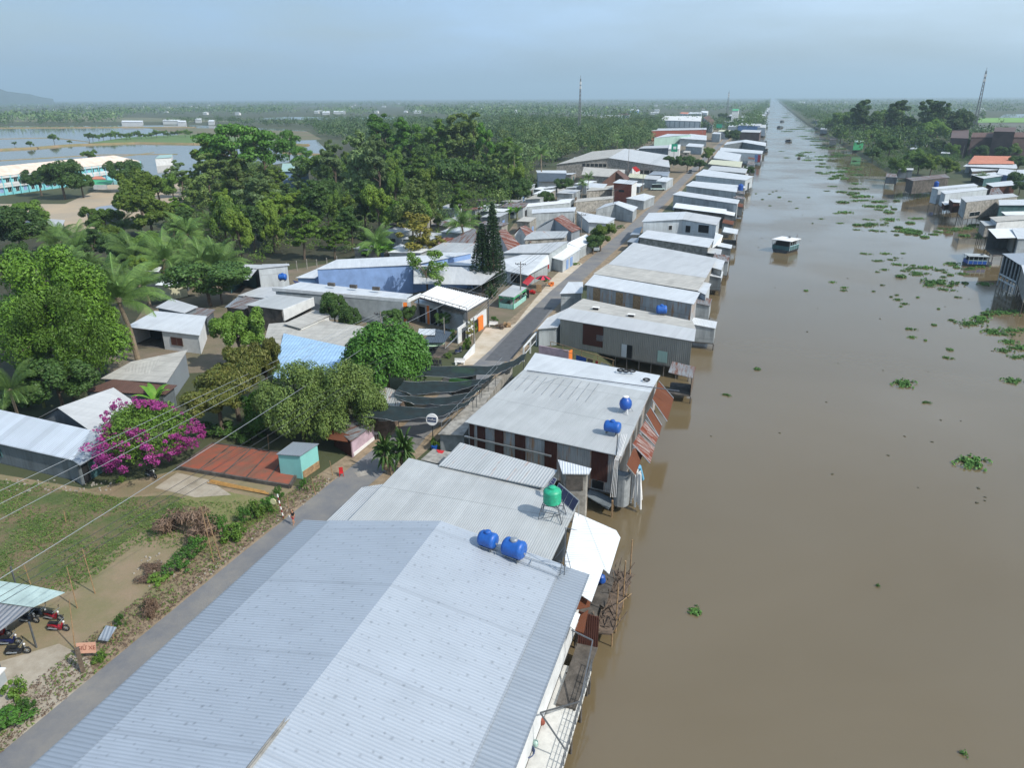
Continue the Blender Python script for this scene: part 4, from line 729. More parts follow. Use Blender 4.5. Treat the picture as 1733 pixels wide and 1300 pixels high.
# small sheds, lean-tos and canal porches packed between the bigger houses
FOOT = [(min(p[0] for p in q_), max(p[0] for p in q_), min(p[1] for p in q_), max(p[1] for p in q_)) for _, q_ in BN]
rs = random.Random(77); ns = 0; tries = 0
while ns < 46 and tries < 6000:
    tries += 1; y = rs.uniform(150, 560); x = rs.uniform(-92, -46) if rs.random() < .8 else rs.uniform(-100, -46); w_ = rs.uniform(4, 9); l_ = rs.uniform(4, 10)*(1+y/500)
    px, py = proj_((x, y, 3)) if False else (0, 0)
    f = (x-w_/2, x+w_/2, y-l_/2, y+l_/2)
    if f[1] > -44 or any(not (f[1] < g_[0] or f[0] > g_[1] or f[3] < g_[2]-1 or f[2] > g_[3]+1) for g_ in FOOT): continue
    FOOT.append(f); ns += 1; z = rs.uniform(2.6, 4.2); dz = rs.uniform(-.4, .5); rm = rs.choice(('light', 'pale', 'cem', 'old', 'light', 'white', 'grey', 'orust')); nm = {'light': 'bright', 'pale': 'pale grey', 'cem': 'cement-grey', 'old': 'stained', 'white': 'white', 'grey': 'grey', 'orust': 'rust-streaked'}[rm]; rot = rs.uniform(-.12, .12); cr = Vector(((f[0]+f[1])/2, (f[2]+f[3])/2, 0)); Mr = Matrix.Rotation(rot, 3, 'Z')
    pts = [cr+Mr @ (Vector(p)-cr) for p in ((f[0], f[2], z), (f[1], f[2], z+dz), (f[1], f[3], z+dz), (f[0], f[3], z))]
    t = house('shed', '%s-roofed little shed %s the village street, %s' % (nm, 'close beside' if x > -58 else 'set back from' if x > -75 else 'well behind', 'by the white shop roofs' if y < 210 else 'near the grey gable house' if y < 270 else 'near the brick box house' if y < 340 else 'by the wide grey warehouse' if y < 430 else 'beyond the wide grey warehouse'), 'shed', [(pts, rm)], None, rs.choice(('wt', 'wtl', 'plg', 'conc', 'wtd')), group='small sheds packed along the village street')
    opening(t, 1, .3, .55, .1, 2.1, rs.choice(('dk', 'teald', 'blu', 'wood')), 'door', None)
    if l_ > 6: opening(t, 0, .3, .6, 1.1, 2., 'dk', 'window', None)
for k in range(22):
    y = 100+k*19+rs.uniform(-4, 4); x0 = rs.uniform(-9.5, -7.5); w_ = rs.uniform(2, 3.6); l_ = rs.uniform(3, 6)*(1+y/400); z = rs.uniform(2., 3.); rm = rs.choice(('white', 'light', 'old', 'rust', 'pale'))
    house('porch', '%s canal porch on stilts, %s' % ({'white': 'small white', 'light': 'small bright', 'old': 'small stained', 'rust': 'small rusty', 'pale': 'small grey'}[rm], ('below the ribbed olive house', 'below the tall patched house', 'by the very wide pale roof', 'by the two-storey tin house', 'by the brown-walled strip roof', 'by the long plain grey wall', 'by the hexagonal porch', 'by the cream strip roof', 'by the blue and red end', 'by the dark board barn', 'beyond the dark board barn')[min(10, int((y-95)/42))]), 'porch',
      [([Vector((x0-1, y, z+.5)), Vector((x0+w_, y, z)), Vector((x0+w_, y+l_, z)), Vector((x0-1, y+l_, z+.5))], rm)], None, rs.choice(([None, 'wood', None, None], ['wtd', None, None, None], ['wt', 'wt', None, None])), base=-.6, inset=.15, group='small porches over the canal', stilts=1, spx=2.2)
# ------------------------------------------------------------------ vegetation
LM = {
 'lime': lambda: leafmat('lime_green_leaves', '#3a5e1c', '#688a2c'), 'fresh': lambda: leafmat('fresh_green_leaves', '#30561f', '#4e762b'), 'mid': lambda: leafmat('mid_green_leaves', '#42621f', '#678532'), 'dark': lambda: leafmat('dark_green_leaves', '#2f4a20', '#4c682f'),
 'bright': lambda: leafmat('bright_green_leaves', '#3a6620', '#608c31'), 'yel': lambda: leafmat('yellow_green_leaves', '#426320', '#778b32'),
 'grey': lambda: leafmat('grey_green_leaves', '#536d41', '#79905b'), 'gold': lambda: leafmat('yellowing_leaves', '#63682a', '#948c3a'),
 'palm': lambda: leafmat('palm_leaves', '#3e5e32', '#728f45'), 'olive': lambda: leafmat('olive_leaves', '#486233', '#748640'), 'pine': lambda: leafmat('pine_needles', '#20361e', '#34502c', .1),
 'hya': lambda: leafmat('hyacinth_leaves', '#385d26', '#628a43'), 'ban': lambda: leafmat('banana_leaves', '#4f8a2a', '#86b044', .35),
 'mag': lambda: leafmat('magenta_bracts', '#7c1f68', '#a8488c', .2), 'dry': lambda: leafmat('dry_twigs', '#54443a', '#7a6654', 0.), 'red': lambda: leafmat('reddish_leaves', '#3c5222', '#6e6a34'),
}
def LMat(k):
    if k+'_leaf' not in MC: MC[k+'_leaf'] = LM[k]()
    return MC[k+'_leaf']
def leafquads(C, Rd, n_, size, rng, squash=1., up=.25, droop=0., asp=1.7, inner=.25):
    """n_ leaf-sized faces round each clump centre; returns vertex array of quads"""
    k = len(C); tot = k*n_; c = np.repeat(np.array(C), n_, 0); r = np.repeat(np.array(Rd), n_)[:, None]
    d = rng.normal(size=(tot, 3)); d[:, 2] += up; d /= np.linalg.norm(d, axis=1)[:, None]
    rad = np.where(rng.random((tot, 1)) < inner, rng.random((tot, 1))*.8, .8+.28*rng.random((tot, 1)))
    p = c+d*rad*r*np.array([1, 1, squash])
    nn = d+rng.normal(size=(tot, 3))*.55; nn[:, 2] += .35; nn /= np.linalg.norm(nn, axis=1)[:, None]
    t = np.cross(nn, rng.normal(size=(tot, 3))); 
    if droop: t = t*(1-droop)+np.array([0, 0, -1])*droop*2
    t /= np.linalg.norm(t, axis=1)[:, None]; b = np.cross(nn, t); b /= np.linalg.norm(b, axis=1)[:, None]+1e-9
    s = size*(.6+.8*rng.random((tot, 1))); w_ = s/asp
    return np.stack([p-t*s, p-b*w_+nn*s*.1, p+t*s, p+b*w_], 1).reshape(-1, 3)
def qmesh(name, V, m):
    me = bpy.data.meshes.new(name); nq = len(V)//4; me.vertices.add(len(V)); me.vertices.foreach_set('co', np.ascontiguousarray(V, dtype=np.float32).ravel())
    me.loops.add(nq*4); me.loops.foreach_set('vertex_index', np.arange(nq*4, dtype=np.int32)); me.polygons.add(nq)
    me.polygons.foreach_set('loop_start', np.arange(0, nq*4, 4, dtype=np.int32)); me.materials.append(m); me.update(calc_edges=True); return me
def trunkmesh(h, r, limbs, rng, lean=.15):
    q = MB(); p = Vector((0, 0, -.2)); top = Vector((rng.uniform(-lean, lean)*h*.3, rng.uniform(-lean, lean)*h*.3, h)); mid = p.lerp(top, .5)+Vector((rng.uniform(-.1, .1)*h*.2, rng.uniform(-.1, .1)*h*.2, 0))
    q.tube(p, mid, r, r*.8, n=7, cap=False); q.tube(mid, top, r*.8, r*.6, n=7, cap=False)
    for e in limbs:
        e = Vector(e); a = mid.lerp(top, rng.uniform(.3, 1)); q.tube(a, a.lerp(e, .55)+Vector((0, 0, .3)), r*.42, r*.25, n=5, cap=False); q.tube(a.lerp(e, .55)+Vector((0, 0, .3)), e, r*.25, r*.08, n=5, cap=False)
    return q
TP = {}
def crownpts(kind, H, Wd, rng):
    C = []; Rd = []
    hw = Wd/2
    if kind == 'round':
        for i in range(8):
            a = i*2.4+rng.uniform(-.5, .5); f = rng.uniform(.25, .62); z = rng.uniform(-.35, .45); lr = hw*rng.uniform(.3, .48); lc = np.array((math.cos(a)*hw*f, math.sin(a)*hw*f, H-hw*.85+z*hw))
            for _ in range(6):
                d = rng.normal(size=3); d[2] = abs(d[2])*.8-.2; d /= np.linalg.norm(d); c = lc+d*lr*.75; c[2] = min(c[2], H-.4); C.append(tuple(c)); Rd.append(lr*rng.uniform(.32, .6))
    elif kind == 'dome':
        for i in range(95):
            a = rng.uniform(0, 6.28); c_ = rng.uniform(-.3, 1); s_ = math.sqrt(1-c_*c_); C.append((math.cos(a)*hw*.8*s_, math.sin(a)*hw*.8*s_, H-hw*.95+c_*hw*.75)); Rd.append(hw*rng.uniform(.19, .26))
    elif kind == 'spread':
        for i in range(60):
            a = rng.uniform(0, 6.28); f = math.sqrt(rng.random()); z = rng.uniform(.45, 1.)*(1-.35*f*f); C.append((math.cos(a)*hw*f*.85, math.sin(a)*hw*f*.85, H*z-.6)); Rd.append(hw*rng.uniform(.14, .24))
    elif kind == 'tall':
        for i in range(10):
            z = .38+.6*(i+rng.random())/10; env = math.sin(min(1, (1.1-z)*1.3+.15)*math.pi*.6); a = rng.uniform(0, 6.28); f = rng.uniform(.1, .7)*env; lr = hw*rng.uniform(.22, .42)*(.6+.5*env); lc = np.array((math.cos(a)*hw*f, math.sin(a)*hw*f, H*z-hw*.3))
            for _ in range(6):
                d = rng.normal(size=3); d[2] = d[2]*.8+.2; d /= np.linalg.norm(d); c = lc+d*lr*.85; C.append(tuple(c)); Rd.append(lr*rng.uniform(.25, .55))
    elif kind == 'loose':
        for i in range(26):
            z = rng.uniform(.35, 1); a = rng.uniform(0, 6.28); f = rng.uniform(.2, .95)*(1.15-abs(z-.6)); C.append((math.cos(a)*hw*f, math.sin(a)*hw*f, H*z-hw*.15)); Rd.append(hw*rng.uniform(.16, .3))
    elif kind == 'flat':
        for i in range(34):
            a = rng.uniform(0, 6.28); f = math.sqrt(rng.random()); lay = rng.choice([.95, .95, .84, .7]); C.append((math.cos(a)*hw*f*.9, math.sin(a)*hw*f*.9, H*(lay-.14*f*f))); Rd.append(hw*rng.uniform(.2, .3))
    elif kind == 'bush':
        for i in range(16):
            a = rng.uniform(0, 6.28); f = math.sqrt(rng.random())*.9; C.append((math.cos(a)*hw*f, math.sin(a)*hw*f, H*rng.uniform(.15, .85)*(1-.5*f))); Rd.append(hw*rng.uniform(.12, .38))
    return C, Rd
def mkproto(key, kind, H, Wd, leaf, nl, ls, seed, barkk='bar', tr=.22, **kw):
    rng = np.random.default_rng(seed); r2 = random.Random(seed); C, Rd = crownpts(kind, H, Wd, rng)
    V = leafquads(C, Rd, nl, ls, rng, **kw); me = qmesh('crown', V, LMat(leaf))
    order = sorted(range(len(C)), key=lambda i: -Rd[i])[:10]
    tm = trunkmesh(H*.55 if kind != 'bush' else H*.3, tr, [C[i] for i in order], r2).mesh('trunk', G(barkk)); TP[key] = (me, tm, H, Wd)
mkproto('round', 'round', 8, 8, 'mid', 420, .16, 1); mkproto('roundD', 'round', 8, 8, 'dark', 420, .17, 2); mkproto('roundB', 'dome', 7, 8, 'fresh', 340, .13, 3); mkproto('roundY', 'round', 8, 8, 'yel', 420, .16, 4)
mkproto('tall', 'tall', 16, 8, 'mid', 330, .2, 5); mkproto('tallG', 'tall', 16, 7.5, 'grey', 330, .2, 6, droop=.4, inner=.4); mkproto('tallD', 'tall', 15, 9, 'dark', 330, .2, 7); mkproto('tallY', 'tall', 15, 8, 'yel', 330, .2, 8)
mkproto('tallO', 'tall', 16, 8, 'olive', 330, .2, 9, inner=.4); mkproto('loose', 'loose', 14, 8, 'olive', 130, .28, 10); mkproto('looseG', 'loose', 12, 7, 'gold', 120, .24, 11); mkproto('roundO', 'dome', 8, 8, 'mid', 150, .11, 33, inner=.4); mkproto('looseM', 'loose', 12, 8, 'mid', 150, .2, 30); mkproto('flat', 'flat', 12, 12, 'bright', 170, .26, 12, squash=.45); mkproto('flatD', 'flat', 6, 9, 'dark', 200, .2, 13, squash=.4)
mkproto('feather', 'spread', 7, 10, 'olive', 620, .12, 14, asp=2.2); mkproto('featherB', 'spread', 12, 12, 'lime', 700, .14, 15, asp=2.2, inner=.35); mkproto('mango', 'round', 8, 7, 'red', 520, .16, 16, droop=.3, asp=3)
mkproto('tallB', 'tall', 16, 9, 'bright', 330, .2, 17)
mkproto('bush', 'bush', 2, 2.6, 'mid', 100, .1, 20, tr=.05, inner=.5); mkproto('bushB', 'bush', 2, 2.6, 'fresh', 90, .085, 21, tr=.05, inner=.5); mkproto('bushD', 'bush', 3, 4, 'dark', 110, .2, 22, tr=.06); mkproto('twigs', 'bush', 2, 4.5, 'dry', 170, .26, 23, tr=.05, asp=9)
def mkpalm(key, H, fl, seed, nf=20, leaf='palm', wide=1.):
    r_ = random.Random(seed); V = []; top = Vector((r_.uniform(-.6, .6), r_.uniform(-.6, .6), H))
    for i in range(nf):
        a = i*2.4+r_.uniform(-.2, .2); el = R(r_.uniform(-10, 85)); L_ = fl*r_.uniform(.8, 1.1); h = Vector((math.cos(a), math.sin(a), 0)); side = Vector((-h.y, h.x, 0)); pts = []
        for k in range(9):
            u = k/8; bend = u*u*1.15; e = el-bend*R(75); pts.append((e, u))
        p = top.copy(); seg = L_/8; P_ = [p.copy()]
        for e, u in pts[:-1]: p = p+(h*math.cos(e)+Vector((0, 0, math.sin(e))))*seg; P_.append(p.copy())
        for k in range(50):
            u = .1+.9*k/50; j = min(7, int(u*8)); p = P_[j].lerp(P_[j+1], u*8-j); t = (P_[j+1]-P_[j]).normalized(); ll = fl*.24*math.sin(math.pi*min(1, u*.85+.12))*wide*r_.uniform(.85, 1.1)
            for s in (-1, 1):
                d = (side*s*.8+t*.6+Vector((0, 0, -.75))).normalized(); w_ = t*.042*wide; V += [p-w_*.6, p+w_*.6, p+d*ll+w_*.15, p+d*ll-w_*.15]
        for k in range(8):
            a_, b_ = P_[k], P_[k+1]; V += [a_+side*.05, b_+side*.04, b_-side*.04, a_-side*.05]
    me = qmesh('fronds', np.array([tuple(v) for v in V]), LMat(leaf)); q = MB(); c = Vector((0, 0, -.2)); mid = Vector((top.x*.2, top.y*.2, H*.5))
    q.tube(c, mid, .24, .17, n=8, cap=False); q.tube(mid, top, .17, .15, n=8); q.lathe([(.12, -.5), (.4, -.3), (.3, .1), (.05, .3)], top, 8)
    TP[key] = (me, q.mesh('trunk', mat('palm_bark', '#8b7d69', .95, .2, 3.)), H, fl*2)
mkpalm('palm', 9, 4.6, 1, 26); mkpalm('palm2', 8, 4.2, 2, 22); mkpalm('agave', .6, 1.1, 3, 60, 'dark', .7)
def mkbanana(key, seed):
    r_ = random.Random(seed); V = []
    for i in range(8):
        a = i*2.4; h = Vector((math.cos(a), math.sin(a), 0)); side = Vector((-h.y, h.x, 0)); p = Vector((0, 0, 1.8)); el = R(r_.uniform(30, 85)); seg = 2.6/7; prev = None
        for k in range(8):
            u = k/7; w_ = .36*math.sin(math.pi*min(1, .1+u*.88)); cur = (p+side*w_-Vector((0, 0, w_*.3)), p.copy(), p-side*w_-Vector((0, 0, w_*.3)))
            if prev: V += [prev[0], cur[0], cur[1], prev[1], prev[1], cur[1], cur[2], prev[2]]
            prev = cur; e = el-u*u*R(100); p = p+(h*math.cos(e)+Vector((0, 0, math.sin(e))))*seg
    TP[key] = (qmesh('fronds', np.array([tuple(v) for v in V]), LMat('ban')), MB().tube((0, 0, -.1), (0, 0, 2.), .16, .1, n=7).mesh('trunk', G('grn') if False else mat('banana_stem', '#7a7f4a', .8, .2, 3.)), 4., 4.)
mkbanana('banana', 1)
def mkpine(key, H, Wd, seed):
    rng = np.random.default_rng(seed); C = []; Rd = []
    z = 1.2
    while z < H:
        rr = Wd/2*(1-z/H)**.8; nb = 9
        for k in range(nb):
            a = 2*math.pi*(k+rng.random()*.4)/nb
            for f in (.3, .6, .85, 1.): C.append((math.cos(a)*rr*f, math.sin(a)*rr*f, z+.35*f*rr*.5)); Rd.append(.22+.1*rng.random())
        z += .62
    V = leafquads(C, Rd, 16, .16, rng, asp=2.2, inner=.5); TP[key] = (qmesh('crown', V, LMat('pine')), MB().tube((0, 0, 0), (0, 0, H), .22, .03, n=7).mesh('trunk', G('bar')), H, Wd)
mkpine('pine', 17, 6, 3)
TREEN = [0]
def plant(key, loc, h, wd, label, group, name='tree', cat='tree', rz=None):
    me, tm, H, W0 = TP[key]; t = Thing(name, label, cat, loc, group); pal = key in ('palm', 'palm2'); s_ = wd/W0; t.o.scale = (s_, s_, s_ if pal else h/H); t.o.rotation_euler = (0, 0, random.uniform(0, 6.28) if rz is None else rz)
    for nm, d in (('fronds' if key in ('palm', 'palm2', 'banana', 'agave') else 'crown', me), ('trunk', tm)):
        o = bpy.data.objects.new(nm, d); COL.objects.link(o); o.parent = t.o
        if pal and nm == 'fronds': o.location.z = h/s_-H
        if pal and nm == 'trunk': o.scale.z = h/s_/H
    TREEN[0] += 1; return t
GRP = None
def tr(px, py, wpx, D, key, label, name='tree', cat='tree', minh=2.5, group=None, z0=0):
    """tree whose top was seen at px,py with crown width wpx, standing D metres away"""
    if isinstance(D, tuple): D = dist(*D)
    p = PD(px, py, D); h = max(minh, p.z-z0); d3 = math.hypot(D, CAMZ-p.z); wd = wpx*d3/1243; palm = key.startswith('palm')
    if palm: h = max(minh, h-wd*.42)
    elif key[:4] != 'flat': wd = min(wd, h*(.85 if key[:4] == 'tall' else 1.25))
    return plant(key, (p.x, p.y, z0), h, wd, label, group, name, cat)
def dist(px, py, z=0): p = P(px, py, z); return math.hypot(p.x, p.y)
# hand-placed trees: px, py of the top, width, distance or (base px, py), kind, label
HT = [
 (55, 398, 200, (55, 660), 'featherB', 'huge feathery bright yellow-green tree at the left edge'),
 (75, 470, 130, (75, 690), 'featherB', 'lower yellow-green feathery mass under the huge left-edge tree'),
 (85, 600, 112, (85, 712), 'roundD', 'glossy dark green bushy tree above the orange-ridged roof'),
 (20, 345, 130, (20, 440), 'roundD', 'dark olive tree at the left edge above the feathery one'),
 (95, 268, 125, (95, 338), 'roundD', 'large dark spreading tree in front of the turquoise school'),
 (60, 285, 70, (60, 332), 'roundD', 'left crown of the dark trees before the school'), (132, 290, 62, (132, 335), 'roundD', 'right crown of the dark trees before the school'),
 (212, 268, 60, (212, 325), 'roundD', 'dark tree at the right end of the school roof'), (148, 252, 60, (148, 275), 'round', 'low tree on the far side of the school roof'),
 (225, 290, 90, (225, 385), 'roundY', 'yellow-tinged bushy tree right of the school yard'), (245, 325, 110, (245, 405), 'roundY', 'big bushy yellow-green tree in front of the school yard corner'),
 (395, 515, 95, (395, 625), 'round', 'fresh green round tree left of the white parapet house'), (385, 585, 130, (385, 715), 'mango', 'mango tree with reddish young leaves right of the white-walled open house'),
 (360, 630, 130, (360, 738), 'mango', 'drooping mango tree with bronze leaf tips above the brick slab'), (440, 560, 70, (440, 690), 'mango', 'slim mango crown overlapping the white parapet house'),
 (650, 545, 146, (650, 668), 'roundB', 'dense bright green dome-shaped tree beside the shade nets'),
 (575, 612, 150, (575, 742), 'feather', 'feathery olive-green tree above the roadside stall'), (500, 618, 160, (500, 748), 'feather', 'broad feathery tree left of the roadside stall'), (455, 655, 90, (455, 735), 'roundB', 'low bright green tree beneath the feathery tree'),
 (562, 492, 58, (562, 560), 'roundD', 'dark cone-shaped tree against the long white wall'), (590, 515, 48, (590, 572), 'roundD', 'right shoulder of the dark tree by the long white wall'),
 (720, 425, 70, (720, 505), 'looseM', 'grey-green airy tree before the pale blue roof'), (708, 360, 78, (708, 445), 'looseG', 'half-bare tree with yellow leaves behind the blue-walled building'), (730, 400, 55, (730, 445), 'looseG', 'yellow lower boughs right of the half-bare tree'),
 (815, 378, 58, (815, 495), 'pine', 'left of the two tall dark pine trees by the road'), (833, 342, 52, (833, 495), 'pine', 'right and taller of the two dark pine trees by the road'),
 (345, 448, 130, (345, 520), 'flatD', 'flat-topped dark acacia near the boxy corrugated building'), (370, 470, 80, (370, 515), 'flatD', 'lower tier of the flat-topped acacia'),
 (395, 210, 110, (395, 330), 'flat', 'bright yellow-green flat-topped tree at the edge of the flooded field'), (440, 222, 80, (440, 330), 'flat', 'second yellow-green flat-topped tree right of the first'), (350, 225, 80, (350, 325), 'tallY', 'pale yellow-green tree left of the flat-topped trees'),
 (345, 255, 90, (345, 345), 'tallO', 'olive tree standing right of the school'), (395, 262, 110, (395, 370), 'tallO', 'broad grey-olive tree in the wood below the flat-topped trees'), (300, 268, 90, (300, 335), 'tallG', 'greyish tree with a bare lower crown by the school'),
 (485, 220, 36, (485, 300), 'flat', 'thin tree with a small flat top before the muddy field'), (455, 240, 30, (455, 300), 'flat', 'thin small-crowned tree left of the pale mint building'), (508, 248, 34, (508, 305), 'flat', 'thin small-crowned tree right of the pale mint building'),
 (600, 214, 90, (600, 360), 'tallG', 'tall grey-green casuarina in the middle of the wood'), (635, 222, 70, (635, 365), 'tallG', 'second grey-green casuarina right of the tall one'), (560, 232, 70, (560, 345), 'tallG', 'thin grey casuarina left of the tall one'),
 (645, 182, 90, (645, 300), 'tallB', 'highest bright green tree on the woodland skyline'), (690, 188, 70, (690, 300), 'tallB', 'bright tree right of the highest one on the skyline'), (732, 196, 70, (732, 305), 'tall', 'mid green tree on the woodland skyline'),
 (772, 186, 80, (772, 305), 'tallO', 'brownish tree on the woodland skyline'), (800, 184, 60, (800, 305), 'tallO', 'brown-topped tree at the right of the skyline group'), (822, 197, 44, (822, 310), 'tallB', 'narrow bright tree right of the brown-topped one'), (858, 228, 60, (858, 310), 'tall', 'paler tree stepping down right of the skyline group'),
 (545, 250, 80, (545, 330), 'round', 'dark round tree right of the pale mint building'), (430, 290, 90, (430, 400), 'tallG', 'grey-leaved tree in front of the wood left part'), (520, 300, 90, (520, 400), 'tallD', 'dark broad tree in the front row of the wood'), (460, 320, 80, (460, 420), 'tallY', 'yellowish tall tree in the front row of the wood'),
 (610, 300, 100, (610, 400), 'tallD', 'deep green tree in the middle of the wood'), (700, 250, 100, (700, 340), 'tall', 'wide green tree in the middle of the wood'), (770, 270, 100, (770, 350), 'flatD', 'layered dark tree right in the wood'), (830, 285, 90, (830, 350), 'tallD', 'dark tree at the right edge of the wood'),
 (690, 325, 140, (690, 405), 'round', 'blue-green spreading bamboo-like tree above the yellow tree'), (880, 300, 80, (880, 352), 'roundD', 'dark round tree behind the white slate-fronted house'), (925, 322, 60, (925, 352), 'roundD', 'dark bushy tree beside the slate-fronted house'), (958, 300, 45, (958, 332), 'roundD', 'dark tree right of the slate-fronted house'),
 (590, 345, 90, (590, 425), 'tallD', 'dark tree in the second row above the blue-walled building'), (420, 345, 80, (420, 430), 'tallD', 'dark tree in the second row left'), (505, 345, 100, (505, 440), 'tall', 'green tree with pale trunk above the concrete posts'), (560, 370, 80, (560, 440), 'tall', 'green tree right of the pale-trunked one'),
 (640, 408, 60, (640, 445), 'flat', 'small feathery flat tree left of the half-bare tree'),
 (1018, 378, 50, (1018, 425), 'roundY', 'roadside bush tree with brownish base in front of the white shop roofs'), (1005, 395, 36, (1005, 430), 'roundD', 'darker lower bush tree by the road'),
 (1135, 262, 30, (1135, 290), 'roundD', 'small street tree under the green billboard'), (1165, 262, 46, (1165, 292), 'roundD', 'round street tree in the market'), (1185, 268, 28, (1185, 290), 'roundD', 'low street tree beside the dark pickup'), (1200, 250, 26, (1200, 275), 'roundY', 'yellowish street tree in the market bend'),
 (1243, 218, 40, (1243, 245), 'roundD', 'dark tree between the board barn and the brown-walled house'), (1238, 196, 40, (1238, 212), 'roundD', 'dark tree below the white tower house'), (1222, 190, 40, (1222, 206), 'roundD', 'wide dark tree behind the white hall'), (1270, 190, 34, (1270, 204), 'roundD', 'tree by the far canal roofs'),
 (1268, 280, 22, (1268, 300), 'roundD', 'bush hanging over the canal beside the cream roof'),
 (1470, 165, 60, (1470, 243), 'tallD', 'tall dark tree group left on the right bank'), (1440, 180, 60, (1440, 234), 'round', 'green tree by the water left on the right bank'), (1505, 175, 50, (1505, 240), 'round', 'mid tree between the tall ones on the right bank'),
 (1535, 166, 62, (1535, 245), 'tallD', 'tall dark tree above the slate gable house'), (1570, 165, 60, (1570, 246), 'tallD', 'tall dark tree right of the one above the slate gable'), (1600, 168, 66, (1600, 248), 'tallD', 'tallest broad dark tree on the right bank'), (1625, 182, 60, (1625, 246), 'roundD', 'dark tree at the right end of the tall group'),
 (1580, 200, 90, (1580, 252), 'round', 'broad grey-green tree below the tall group'), (1530, 195, 60, (1530, 238), 'round', 'green tree behind the slate gable house'), (1650, 195, 46, (1650, 228), 'tall', 'loose tree before the bright rice field'), (1665, 187, 30, (1665, 205), 'tallG', 'thin casuarina near the distant water'),
 (1408, 196, 60, (1408, 225), 'round', 'low leafy tree beside the grey stilt huts'), (1425, 218, 56, (1425, 243), 'roundD', 'dark tree above the jetty hut'), (1475, 215, 70, (1475, 248), 'round', 'tree overhanging the emerald shack'), (1495, 222, 80, (1495, 262), 'tallO', 'olive willow-like tree right of the emerald shack'),
 (1510, 228, 60, (1510, 270), 'roundD', 'dark round tree hanging over the water'), (1525, 265, 66, (1525, 300), 'round', 'light green waterside tree left of the soot-stained house'), (1560, 258, 60, (1560, 295), 'round', 'light green tree behind the soot-stained house'), (1607, 266, 76, (1607, 303), 'roundY', 'big yellowish round tree behind the pale tin houses'),
 (1560, 225, 50, (1560, 258), 'roundD', 'dark tree below the mint roof'), (1590, 235, 60, (1590, 262), 'roundD', 'dark tree left of the concrete pole'), (1640, 232, 60, (1640, 262), 'roundD', 'dark broad tree before the purple-brown hall'), (1680, 236, 60, (1680, 266), 'roundD', 'second dark broad tree before the hall'), (1712, 240, 60, (1712, 268), 'round', 'green tree before the hall at the right'), (1728, 262, 40, (1728, 292), 'roundD', 'dark tree at the right edge beside the orange tiles'),
 (285, 282, 60, (285, 335), 'tallO', 'leafy tree before the mint green roof by the school'), (262, 292, 60, (262, 350), 'round', 'round tree below the mint green roof'), (318, 285, 70, (318, 345), 'tallY', 'yellowish tree right of the mint green roof'), (500, 268, 60, (500, 330), 'tallG', 'grey-green tree before the pale mint building'), (470, 280, 50, (470, 340), 'tallY', 'yellowish tree left of the pale mint building'), (30, 335, 70, (30, 400), 'round', 'leafy tree between the yard and the feathery giant'), (170, 345, 60, (170, 405), 'round', 'round tree by the grey shed of the school yard'), (150, 385, 80, (150, 450), 'tallD', 'dark tree behind the yard palms'), (290, 330, 80, (290, 400), 'tall', 'green tree between palm grove and wood'), (1615, 240, 50, (1615, 268), 'round', 'leafy tree at the corner of the purple-brown hall'), (1662, 244, 60, (1662, 272), 'roundD', 'low dark tree before the hall wall'), (1698, 246, 50, (1698, 272), 'roundD', 'low dark tree before the hall, right part'), (1550, 250, 60, (1550, 284), 'round', 'grey-green tree above the pale roof scrap'), (1580, 262, 50, (1580, 298), 'roundY', 'yellow-green tree just left of the big yellowish one'), (1480, 248, 50, (1480, 275), 'roundD', 'waterside tree right of the emerald shack'), (1722, 289, 26, (1722, 318), 'roundD', 'small dark cone tree at the right edge'), (1730, 305, 30, (1730, 330), 'roundD', 'dark bush tree at the right edge under the cone tree'), (1660, 292, 24, (1660, 310), 'palm2', 'short palm beside the white open roof'),
]
for a in HT:
    tr(a[0], a[1], a[2], a[3], a[4], a[5], name='pine_tree' if a[4] == 'pine' else ('palm_tree' if 'palm' in a[4] else 'broadleaf_tree'))
PALMS = [(197, 425, 170, 'palm', (208, 618), 'tall coconut palm with a bare pale trunk before the white-walled open house'), (5, 610, 110, 'palm', (-30, 745), 'coconut palm leaning in from the left edge'),
 (78, 365, 90, 'palm2', (78, 440), 'palm left of the school yard'), (118, 370, 95, 'palm', (118, 445), 'palm with one orange dead frond below the school yard'), (110, 405, 100, 'palm2', (110, 490), 'dark palm under the school yard palms'), (215, 385, 110, 'palm', (215, 480), 'pale-fronded palm right of the dark one'), (262, 385, 120, 'palm', (262, 480), 'big palm in the middle of the palm grove'),
 (320, 395, 110, 'palm2', (320, 480), 'palm over the torn-roofed hut'), (368, 395, 120, 'palm', (368, 478), 'rightmost big palm of the grove'), (300, 355, 90, 'palm2', (300, 430), 'palm behind the grove'), (365, 350, 80, 'palm', (365, 420), 'dark palm behind the rightmost big palm'), (240, 440, 90, 'palm2', (240, 520), 'low palm behind the coconut palm'),
 (205, 360, 60, 'palm2', (205, 400), 'small palm by the bushy yellow tree'), (635, 375, 80, 'palm', (635, 445), 'palm in front of the deep wood above the blue-walled building'), (785, 345, 80, 'palm', (785, 420), 'light palm between the wood and the pine trees'), (870, 238, 44, 'palm', (870, 312), 'left palm on the wood edge above the village'), (917, 240, 46, 'palm2', (917, 317), 'right palm on the wood edge above the village'), (996, 288, 28, 'palm2', (996, 335), 'small palm above the flat concrete roof'), (985, 300, 24, 'palm', (985, 345), 'palm left of the brown gabled roof'), (1045, 225, 24, 'palm', (1045, 262), 'far palm right of the utility pole'),
 (700, 400, 30, 'palm2', (700, 440), 'little palm at the pale roof'), (150, 560, 60, 'palm2', (150, 640), 'dark low palm behind the banana plant')]
for px, py, wd, k, D, lab in PALMS:
    if isinstance(D, tuple): D = dist(*D)
    tr(px, py, wd, D, k, lab, 'palm_tree', 'palm tree')
